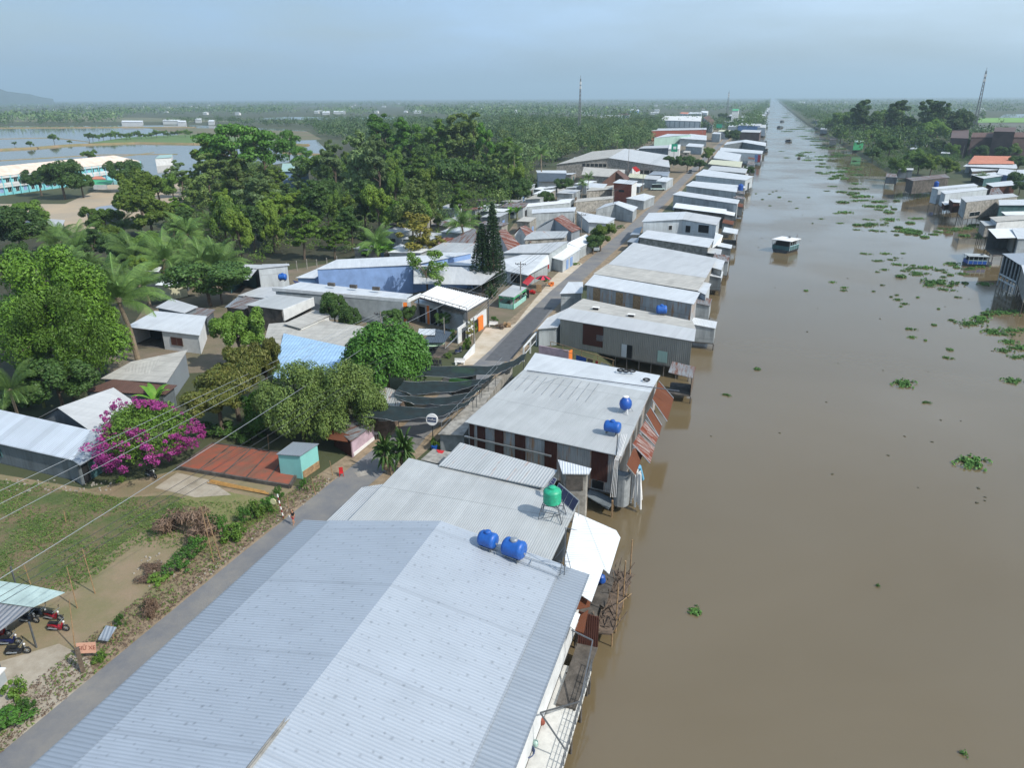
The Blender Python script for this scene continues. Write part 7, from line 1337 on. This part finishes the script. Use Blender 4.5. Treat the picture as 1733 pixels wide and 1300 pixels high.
def tower(px, D, ytop, label, b0=2.2):
    base = PD(px, 300, D); top = PD(px, ytop, D); H = top.z; c = Vector((base.x, base.y, 0)); t = Thing('radio_mast', label, 'radio mast', c); q = MB(); n_ = 16
    def cn(u, i): s = b0*(1-u*.75); return c+Vector((s*(-1, 1, 1, -1)[i], s*(-1, -1, 1, 1)[i], H*u))
    for k in range(n_):
        u0, u1 = k/n_, (k+1)/n_
        for i in range(4): q.bar(cn(u0, i), cn(u1, i), .28); q.bar(cn(u0, i), cn(u1, (i+1) % 4), .16); q.bar(cn(u1, i), cn(u1, (i+1) % 4), .16)
    t.part('lattice', q, mat('mast_grey', '#6c6f74', .7)); q = MB()
    for z in (.93, .86): 
        for i in range(4): q.box(cn(z, i)*1.0+Vector((0, 0, 0)), (.7, .7, 2.6))
    t.part('antenna', q, G('wht')); t.part('spike', MB().tube(c+Vector((0, 0, H)), c+Vector((0, 0, H+3)), .15), G('steel'))
tower(978, 760, 133, 'tall lattice radio mast above the village trees left of centre', 1.2); tower(1220, 1300, 156, 'small radio mast on the horizon near the canal', 2.); tower(1631, 900, 120, 'tallest radio mast at the upper right', 1.7)
# fence posts along the wood and stakes on the lot
for k in range(8): c = P(452+k*17, 468-k*3.2 if k < 5 else 456-(k-5)*3, 0); single('fence_post', MB().bar(c, c+Vector((0, 0, 2.4)), .16), G('conc'), 'pale concrete fence post in the row before the palm wood', 'fence post', 'concrete fence posts before the wood', loc=c)
for bx, by, tx, ty, h, lab in ((374, 948, 348, 867, 3.4, 'thin leaning bamboo pole among the roadside creepers'), (362, 952, 340, 858, 3.6, 'second leaning bamboo pole in the creepers'), (127, 1100, 117, 1015, 3.2, 'yellowish bamboo post of the parking yard wire'), (131, 1030, 113, 960, 2.8, 'thin stick standing behind the scooters'), (161, 1005, 139, 928, 2.8, 'thin stake on the bare earth left of the twig heap'), (52, 990, 40, 955, 1.5, 'short stick behind the tin shelter'), (112, 885, 108, 865, 1.2, 'short stake in the lawn'), (488, 860, 486, 838, 1.6, 'plain short post near the narrow bush'), (534, 838, 527, 808, 1.7, 'white concrete stake leaning beside the turquoise shed'), (563, 805, 558, 780, 1.5, 'first grey stake between the shed and the stall'), (432, 733, 429, 708, 1.6, 'stake left of the orange water barrels'), (455, 760, 453, 735, 1.6, 'stake behind the brick slab'), (192, 1082, 188, 1055, 1.4, 'wooden stake next to the grey board')):
    a = P(bx, by, 0); b_ = PD(tx, ty, math.hypot(a.x, a.y)); single('stake', MB().tube(a, b_, .05, .035, n=6), G('woodl'), lab, 'stake', loc=a)
c = P(141, 1138, 0); single('gate_post', MB().bar(c, c+Vector((-.15, .1, 2.)), .3), G('bar'), 'thick weathered wooden post beside the parking sign', 'post', loc=c)
# striped post
c = P(480, 878, 0); t = Thing('striped_post', 'red and white striped barrier post with a round yellow-white sign among the creepers', 'post', c); e = c+Vector((-.5, .2, 2.5)); A = MB(); B_ = MB()
for k in range(8): (A if k % 2 else B_).tube(c.lerp(e, k/8), c.lerp(e, (k+1)/8), .06, n=8)
t.part('pole', A, G('wht')); t.part('stripe', B_, mat('dark_red_paint', '#7a2a2a', .6)); t.part('disc', MB().lathe([(.32, -.03), (.32, .03)], c+Vector((-.85, -.1, 1.8)), 18, Matrix.Rotation(math.pi/2, 3, 'X')), mat('cream_sign', '#e0d9a8', .6))
# grey leaning board, barrels, parts on the lot
c = P(182, 1090, 0); single('board', MB().slab([c+Vector((-.5, -.3, .5)), c+Vector((.35, -.2, .5)), c+Vector((.55, .6, 1.2)), c+Vector((-.35, .5, 1.2))], .06), G('ext'), 'blue-grey board propped up by the roadside stake', 'board', loc=c)
for px, py, mk, z, lab in ((443, 722, 'wht', 0, 'left pale barrel under the feathery tree'), (451, 725, 'wht', 0, 'right pale barrel under the feathery tree'), (446, 722, 'org', 1.1, 'orange cloth-covered tub on top of the two pale barrels')):
    c = P(px, py, 0)+Vector((0, 0, z)); t = Thing('barrel', lab, 'barrel', c); t.part('body', MB().lathe([(.3, 0), (.36, .3), (.36, .7), (.3, 1.), (.1, 1.05)] if z == 0 else [(.5, 0), (.62, .3), (.45, .55), (.1, .6)], c, 14), G(mk)); t.part('band', MB().lathe([(.37, .48), (.37, .55)] if z == 0 else [(.64, .26), (.64, .34)], c, 14), G('plg'))
q = MB()
for k in range(5): a = P(352+random.uniform(-4, 4), 812+k*1.2, .06+.03*k); b_ = P(455+random.uniform(-8, 8), 832+k*1.4, .06+.03*k); q.tube(a, b_, .05, n=6)
single('bamboo_bundle', q, mat('bamboo', '#b58a4c', .7, .2, 3.), 'bundle of orange-brown bamboo poles lying along the brick slab', 'bamboo poles')
r_ = random.Random(8)
q = MB()
for k in range(160):
    c = P(r_.choice([r_.uniform(0, 190), r_.uniform(230, 330), r_.uniform(330, 480)]), 0, 0) if False else None
    px, py = r_.choice([(r_.uniform(10, 190), r_.uniform(812, 832)), (r_.gauss(260, 22), r_.gauss(965, 10)), (r_.uniform(330, 560), 0)])
    if py == 0: py = 990-(px-330)*.76+r_.uniform(-8, 4)
    p = P(px, py, .06); s = r_.uniform(.05, .16); q.box(p, (s, s*1.4, s), r_.uniform(0, 3))
o = single('litter', q, mat('litter_and_rubble', '#a39c90', .9, .2, 3.), 'scattered rubble and litter along the lot and the verge', 'litter', kind='stuff')
# tin shelter bottom-left
t = Thing('shelter', 'tin and pale sheet shelter over parked motorbikes at the left edge', 'shelter', P(30, 1060, 0)); S1 = [P(-60, 975, 2.9), P(52, 991, 2.9), P(110, 1003, 2.7), P(56, 1028, 2.5), P(-60, 1012, 2.6)]; t.part('sheet', MB().slab(S1, .04), mat('pale_green_tarpaulin', '#a9bdb9', .5, .15, 1.)); t.part('roof', MB().slab([P(-60, 1014, 2.55), P(55, 1029, 2.45), P(-20, 1082, 2.2), P(-90, 1080, 2.2)], .04), corr('old_ribbed_sheet', '#8d8f92', pitch=.4, dirt=.5, depth=1.))
for a in ((62, 1097), (30, 1000), (0, 1130)): c = P(a[0], a[1], 0); t.part('post', MB().bar(c, c+Vector((0, 0, 2.35)), .1), G('steel'))
t = Thing('counter', 'white and turquoise counter box cut off by the left edge', 'counter', P(0, 1170, 0)); c = P(-8, 1160, 0); t.part('body', MB().box(c+Vector((0, 0, .5)), (1.2, .8, 1.), .3), G('plg')); t.part('top', MB().box(c+Vector((0, 0, 1.05)), (1.4, 1., .1), .3), G('wht')); t.part('front', MB().box(c+Vector((.3, -.45, .6)), (1., .05, .5), .3), G('cyan'))
# motorbikes
def tor(q, c, R_, r, ax):
    for k in range(18):
        for j in range(6):
            def f(k, j): a = 2*math.pi*k/18; b_ = 2*math.pi*j/6; rr = R_+r*math.cos(b_); return Vector(c)+Vector((rr*math.cos(a), r*math.sin(b_), rr*math.sin(a)))
            q.poly([f(k, j), f(k+1, j), f(k+1, j+1), f(k, j+1)])
def bike(label, paint, loc, rz):
    t = Thing('motorbike', label, 'motorbike', (0, 0, 0), 'parked motorbikes')
    for x in (-.62, .62):
        q = MB(); tor(q, (x, 0, .3), .25, .055, 0); w_ = t.part('wheel', q, G('black'), smooth=True); q = MB().lathe([(.06, -.06), (.06, .06)], (x, 0, .3), 10, Matrix.Rotation(math.pi/2, 3, 'X'))
        for k in range(6): a = k*math.pi/3; q.bar((x, 0, .3), (x+math.cos(a)*.22, 0, .3+math.sin(a)*.22), .025)
        t.part('rim', q, G('gal'), parent=w_)
    prof = [(-.75, .62, .1), (-.55, .66, .14), (-.2, .6, .17), (.1, .42, .16), (.3, .45, .14), (.42, .8, .15), (.5, .92, .12)]; q = MB()
    for (x0, z0, w0), (x1, z1, w1) in zip(prof[:-1], prof[1:]):
        h0, h1 = .22, .22; a = [(x0, -w0, z0), (x0, w0, z0), (x0, w0*.7, z0-h0), (x0, -w0*.7, z0-h0)]; b_ = [(x1, -w1, z1), (x1, w1, z1), (x1, w1*.7, z1-h1), (x1, -w1*.7, z1-h1)]
        for i in range(4): j = (i+1) % 4; q.poly([a[i], a[j], b_[j], b_[i]])
        if x0 == -.75: q.poly(a)
        if x1 == .5: q.poly(b_)
    t.part('body', q, mat('bike_paint_'+paint.strip('#'), paint, .3, .05, 2.)); t.part('seat', MB().box((-.25, 0, .74), (.7, .26, .1)).box((-.5, 0, .8), (.3, .22, .05)), G('black')); t.part('handlebar', MB().bar((.42, -.34, 1.02), (.42, .34, 1.02), .035).bar((.62, .0, .35), (.45, 0, 1.), .06), G('gal'))
    t.part('headlight', MB().lathe([(.09, 0), (.06, .06)], (.54, 0, .88), 10, Matrix.Rotation(math.pi/2, 3, 'Y')), G('wht')); t.part('mudguard', MB().box((.62, 0, .58), (.4, .1, .03)).box((-.66, 0, .6), (.3, .12, .03)), G('steeld'))
    for s in (-1, 1): t.part('mirror', MB().bar((.42, s*.25, 1.02), (.38, s*.32, 1.2), .02).box((.38, s*.33, 1.22), (.02, .12, .08)), G('black'))
    t.part('exhaust', MB().tube((0, -.15, .28), (-.7, -.17, .33), .05, n=8), G('gal')); t.o.location = loc; t.o.rotation_euler = (0, 0, rz); return t
for px, py, rz, pc, lab in ((257, 808, -.2, '#33363c', 'lone grey scooter parked by the bougainvillea'), (92, 1050, .1, '#7a1522', 'dark red motorbike at the right end under the tin shelter'), (100, 1068, .25, '#9a1c2c', 'red motorbike parked just outside the shelter post'), (70, 1046, .15, '#15171b', 'black motorbike with a white seat box under the shelter'), (50, 1054, .2, '#1d2028', 'black motorbike behind the shelter post'), (32, 1108, .45, '#23262c', 'nearest dark motorbike left of the concrete yard'), (18, 1092, .4, '#1c2450', 'dark blue motorbike beside the nearest one'), (2, 1078, .35, '#7a1a22', 'red motorbike at the very left edge'), (776, 598, 1.2, '#22305a', 'dark blue motorbike in front of the cafe garden')): bike(lab, pc, P(px, py, 0), rz)
# ------------------------------------------------------------------ vehicles
def car(label, loc, rz, paint, L_=4.4, H_=1.8, nm='car', bed=False):
    t = Thing(nm, label, nm.replace('_', ' '), (0, 0, 0)); w_ = .85; h = L_/2; q = MB(); s1 = [(-h, .45), (-h, 1.), (-h+.3, 1.05), (h-1.1, 1.05), (h-.1, .9), (h, .45)]
    for (x0, z0), (x1, z1) in zip(s1, s1[1:]+s1[:1]): q.poly([(x0, -w_, z0), (x1, -w_, z1), (x1, w_, z1), (x0, w_, z0)])
    q.poly([(x, -w_, z) for x, z in s1]); q.poly([(x, w_, z) for x, z in s1][::-1]); c0, c1 = (-h+.4 if not bed else -.2), h-1.2; b_ = t.part('body', q, mat('vehicle_paint_'+paint.strip('#'), paint, .3, .05, 1.)); q = MB(); tp = [(c0, 1.05), (c0+.15, H_), (c1-.55, H_), (c1, 1.05)]
    for (x0, z0), (x1, z1) in zip(tp[:-1], tp[1:]): q.poly([(x0, -w_*.92, z0), (x1, -w_*.92, z1), (x1, w_*.92, z1), (x0, w_*.92, z0)])
    q.poly([(x, -w_*.92, z) for x, z in tp]); q.poly([(x, w_*.92, z) for x, z in tp][::-1]); t.part('windows', q, G('glass')); t.part('roof', MB().box(((c0+c1-.4)/2, 0, H_+.03), (c1-c0-.7, w_*1.84, .06)), mat('vehicle_paint_'+paint.strip('#'), paint))
    for x in (-h+.8, h-.8):
        for s in (-1, 1): t.part('wheel', MB().lathe([(.33, -.1), (.33, .1)], (x, s*w_, .33), 16, Matrix.Rotation(math.pi/2, 3, 'X')), G('black'))
    for s in (-1, 1): t.part('headlight', MB().box((h-.02, s*.6, .8), (.08, .25, .14)), G('wht'))
    t.o.location = loc; t.o.rotation_euler = (0, 0, rz); return t
car('white and mint minibus parked at the market stalls', P(1113, 322, 0), .25, '#b9cfcb', 6.2, 2.6, 'minibus'); car('dark pickup driving in the market street', P(1168, 293, 0), -1.5, '#2a3038', 4.8, 1.8, 'pickup', True); car('pale van half hidden by the roadside bush', P(1008, 424, 0), -1.3, '#9aa6ad', 4.6, 2., 'van')
# stall goods in the street
for px, py, mk, lab in ((1099, 333, 'org', 'orange goods heap before the white stall roof'), (1092, 345, 'red', 'red goods heap by the roadside stalls'), (1104, 318, 'red', 'red stall cloth behind the minibus'), (1068, 362, 'wht', 'white boxes before the grey gable house'), (900, 497, 'red', 'red crate stack by the black board'), (934, 484, 'org', 'orange crates on the forecourt'), (847, 556, 'bar', 'heap of roots and stumps beside the white bench'), (858, 553, 'woodl', 'pale log heap at the road edge')):
    c = P(px, py, 0); q = MB(); r_ = random.Random(px)
    for k in range(9): q.box(c+Vector((r_.uniform(-.7, .7), r_.uniform(-.5, .5), .2+r_.random()*.5)), (.5, .4, .35), r_.uniform(0, 3))
    single('goods_heap', q, G(mk), lab, 'goods', loc=c)
# ------------------------------------------------------------------ boats
def boat(label, loc, rz, L_=7., B_=2.4, cabin=True, roofm='wht', wallm='teald', stick=False):
    t = Thing('houseboat' if cabin else 'boat', label, 'boat', (0, 0, 0)); q = MB(); st = []
    for k in range(9): u = k/8; w_ = B_/2*(1-.75*max(0, (u-.7)/.3)**2)*(.85+.15*min(1, u*5)); z = .55+.35*max(0, u-.7)/.3; x = -L_/2+L_*u; st.append([(x, -w_, z), (x, -w_*.75, -.3), (x, w_*.75, -.3), (x, w_, z)])
    for a, b_ in zip(st[:-1], st[1:]):
        for i in range(3): q.poly([a[i], b_[i], b_[i+1], a[i+1]])
        q.poly([a[3], b_[3], b_[0], a[0]])
    q.poly(st[0][::-1]); q.poly(st[-1]); t.part('hull', q, mat('dark_boat_hull', '#3b4148', .6, .2, 2.))
    if cabin:
        x0, x1 = -L_*.46, L_*.22; w_ = B_/2-.1; H_ = 2.6
        t.part('roof', MB().slab([(x0-.3, -w_-.3, H_), (x1+.3, -w_-.3, H_), (x1+.3, w_+.3, H_), (x0-.3, w_+.3, H_)], .1), G(roofm)); cb = MB()
        for s in (-1, 1): cb.box(((x0+x1)/2, s*w_, 1.), (x1-x0, .06, .8))
        cb.box((x0, 0, 1.), (.06, w_*2, .8)); cb.box((x1, 0, 1.), (.06, w_*2, .8)); t.part('cabin_wall', cb, G(wallm)); q = MB()
        for k in range(5):
            for s in (-1, 1): x = x0+(x1-x0)*k/4; q.bar((x, s*w_, .5), (x, s*w_, H_), .1)
        t.part('post', q, G('plg')); q = MB()
        for s in (-1, 1): q.bar((x0, s*w_*1.02, 1.5), (x1, s*w_*1.02, 1.5), .1, .12)
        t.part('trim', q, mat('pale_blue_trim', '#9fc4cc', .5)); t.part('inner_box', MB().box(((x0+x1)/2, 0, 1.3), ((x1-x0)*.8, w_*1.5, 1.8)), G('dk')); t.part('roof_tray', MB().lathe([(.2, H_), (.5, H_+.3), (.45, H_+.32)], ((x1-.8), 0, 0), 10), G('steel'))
    else: t.part('load', MB().box((-.3, 0, .7), (L_*.5, B_*.6, .5)), G('wood'))
    if stick: t.part('rudder_boom', MB().bar((L_*.3, 0, .9), (L_*.5+2.2, .3, 1.3), .1).bar((L_*.5+1.8, .25, 1.2), (L_*.5+2.2, .3, 2.8), .12).bar((L_*.3, .6, .4), (L_*.5+2., .4, 1.), .08), G('wood'))
    t.o.location = loc; t.o.rotation_euler = (0, 0, rz); return t
boat('white-roofed houseboat with blue-trimmed sides under way in mid canal', P(1331, 424, -1.75), R(63), 8., 5.2, stick=True).o.scale = (1, 1, 1.3)
boat('blue houseboat with a pale roof moored by the right bank stilts', P(1654, 449, -1.75), R(8), 6.2, 3.4, wallm='tankd', roofm='plg'); boat('dark covered boat in mid canal beyond the white-roofed houseboat', P(1335, 240, -1.75), R(75), 10, 5., wallm='wtd', roofm='conc')
boat('farther boat with two decks in the distant canal', P(1321, 216, -1.75), R(60), 11, 5.5, wallm='wtd', roofm='plg'); boat('farthest boat in the distant canal', P(1324, 206, -1.75), R(70), 11, 5., wallm='wtd', roofm='conc')
for px, py, lab in ((1296, 243, 'moored boat at the left bank beside the tall brown house'), (1297, 257, 'moored boat below the dark board barn'), (1298, 217, 'white moored boat far on the left bank'), (1408, 239, 'dark sampan by the jetty hut on the right bank'), (1352, 268, 'small dark sampan drifting in mid canal')): boat(lab, P(px, py, -1.75), R(85), 7, 2.2, cabin='moored' in lab, wallm='wtd', roofm='plg')
# debris specks on the water
q = MB(); r_ = random.Random(3)
for k in range(70):
    px, py = r_.uniform(1180, 1733), 260+600*r_.random()**1.6; p = P(px, py, WZ+.03)
    if p.x < -3 or p.x > 50: continue
    s = r_.uniform(.08, .3)*(.6+.4*p.y/150); q.box(p, (s*1.6, s, .06), r_.uniform(0, 3))
single('flotsam', q, mat('floating_debris', '#4a4a34', .8, .3, 3.), 'tiny scraps of leaves and twigs scattered on the water', 'flotsam', kind='stuff')
# ------------------------------------------------------------------ person walking on the road edge
c = P(497, 888, .024); t = Thing('person', 'long-haired person in a dark top and red shorts walking at the road edge', 'person', c)
def skin(name, J, E, m, par=None):
    me = bpy.data.meshes.new(name); me.from_pydata([j[0] for j in J], E, []); o = bpy.data.objects.new(name, me); COL.objects.link(o); o.parent = par or t.o; me.materials.append(m)
    md = o.modifiers.new('s', 'SKIN'); sb = o.modifiers.new('u', 'SUBSURF'); sb.levels = sb.render_levels = 2
    for i, j in enumerate(J): me.skin_vertices[0].data[i].radius = (j[1], j[2] if len(j) > 2 else j[1])
    me.skin_vertices[0].data[0].use_root = True
    dg = bpy.context.evaluated_depsgraph_get(); nm_ = bpy.data.meshes.new_from_object(o.evaluated_get(dg)); o.modifiers.clear(); o.data = nm_; nm_.polygons.foreach_set('use_smooth', [True]*len(nm_.polygons)); return o
J = [((0, 0, .88), .13, .1), ((0, .02, 1.1), .12, .09), ((0, .03, 1.3), .16, .1), ((0, .0, 1.42), .05), ((0, -.03, 1.54), .085), ((0, -.03, 1.64), .07), ((.1, 0, .84), .085), ((.11, -.14, .46), .055), ((.1, -.08, .08), .035), ((.1, -.2, .03), .03), ((-.1, 0, .84), .085), ((-.1, .06, .46), .055), ((-.1, .22, .1), .035), ((-.1, .14, .04), .03),
     ((.19, .02, 1.34), .05), ((.23, .05, 1.08), .038), ((.2, -.08, .88), .028), ((-.19, .02, 1.34), .05), ((-.22, -.04, 1.1), .038), ((-.1, -.2, 1.12), .028)]
for s, (hx, hy, hz) in ((1, (.2, -.11, .82)), (-1, (-.06, -.23, 1.12))): pass
E_ = [(0, 1), (1, 2), (2, 3), (3, 4), (4, 5), (0, 6), (6, 7), (7, 8), (8, 9), (0, 10), (10, 11), (11, 12), (12, 13), (2, 14), (14, 15), (15, 16), (2, 17), (17, 18), (18, 19)]
for root, base, dr in ((16, Vector((.2, -.08, .88)), Vector((0, -.1, -1))), (19, Vector((-.1, -.2, 1.12)), Vector((.9, -.3, 0)))):
    dr.normalize(); sd = dr.cross(Vector((0, 1, 0) if abs(dr.z) > .5 else (0, 0, 1))).normalized()
    for k, (off, ln) in enumerate(((-.028, .075), (-.01, .09), (.01, .085), (.028, .068), (.045, .045))):
        i = len(J); p1 = base+dr*.04+sd*off; p2 = p1+dr*ln+(sd*.03 if k == 4 else Vector((0, 0, 0))); J += [(tuple(p1), .01), (tuple(p2), .008)]; E_ += [(root, i), (i, i+1)]
body = skin('body', J, E_, mat('skin', '#b98a6c', .6, .04, 3.))
skin('top', [((0, .0, .9), .15, .12), ((0, .02, 1.1), .14, .11), ((0, .03, 1.3), .18, .125), ((.19, .02, 1.34), .07), ((.22, .04, 1.2), .055), ((-.19, .02, 1.34), .07), ((-.21, 0, 1.22), .055)], [(0, 1), (1, 2), (2, 3), (3, 4), (2, 5), (5, 6)], mat('dark_top', '#1d1a22', .8))
skin('shorts', [((0, 0, .92), .15, .12), ((.1, 0, .82), .1), ((.11, -.09, .62), .085), ((-.1, 0, .82), .1), ((-.1, .03, .62), .085)], [(0, 1), (1, 2), (0, 3), (3, 4)], mat('red_shorts', '#c03040', .8))
skin('hair', [((0, 0, 1.62), .1), ((0, .05, 1.5), .09), ((0, .1, 1.3), .07), ((0, .1, 1.15), .03)], [(0, 1), (1, 2), (2, 3)], mat('black_hair', '#17120f', .5))
q = MB()
for s in (-1, 1): q.box((s*.03, -.115, 1.56), (.014, .01, .008))
q.box((0, -.122, 1.535), (.016, .02, .03)); q.box((0, -.112, 1.5), (.035, .008, .008)); o = bpy.data.objects.new('face', q.mesh('face', mat('face_features', '#5a3028', .6))); COL.objects.link(o); o.parent = t.o
bag = q = MB().box((-.12, -.3, 1.06), (.14, .04, .2)); t.part('held_bag', MB().box(c+Vector((-.12, -.3, 1.02)), (.16, .05, .2)), G('wht'))
t.o.rotation_euler = (0, 0, R(-15))
# ------------------------------------------------------------------ haze
HZ = 420.
hm = bpy.data.materials.new('haze'); hm.use_nodes = True; n = hm.node_tree.nodes; n.remove(n['Principled BSDF']); pv = n.new('ShaderNodeVolumePrincipled'); pv.inputs['Color'].default_value = (.66, .88, 1., 1); pv.inputs['Density'].default_value = .00015; pv.inputs['Anisotropy'].default_value = .15
hm.node_tree.links.new(pv.outputs[0], n['Material Output'].inputs['Volume'])
hb = MB().box((0, 13800, HZ/2-3), (60000, 28800, HZ)); o = single('haze', hb, hm, kind='stuff', loc=Vector((0, 0, 0))); o.display_type = 'WIRE'
for lb, pts_ in BN:
    x = [p[0] for p in pts_]; y = [p[1] for p in pts_]
    print('BLD %-60s x %6.1f..%6.1f y %6.1f..%6.1f' % (lb[:60], min(x), max(x), min(y), max(y)))
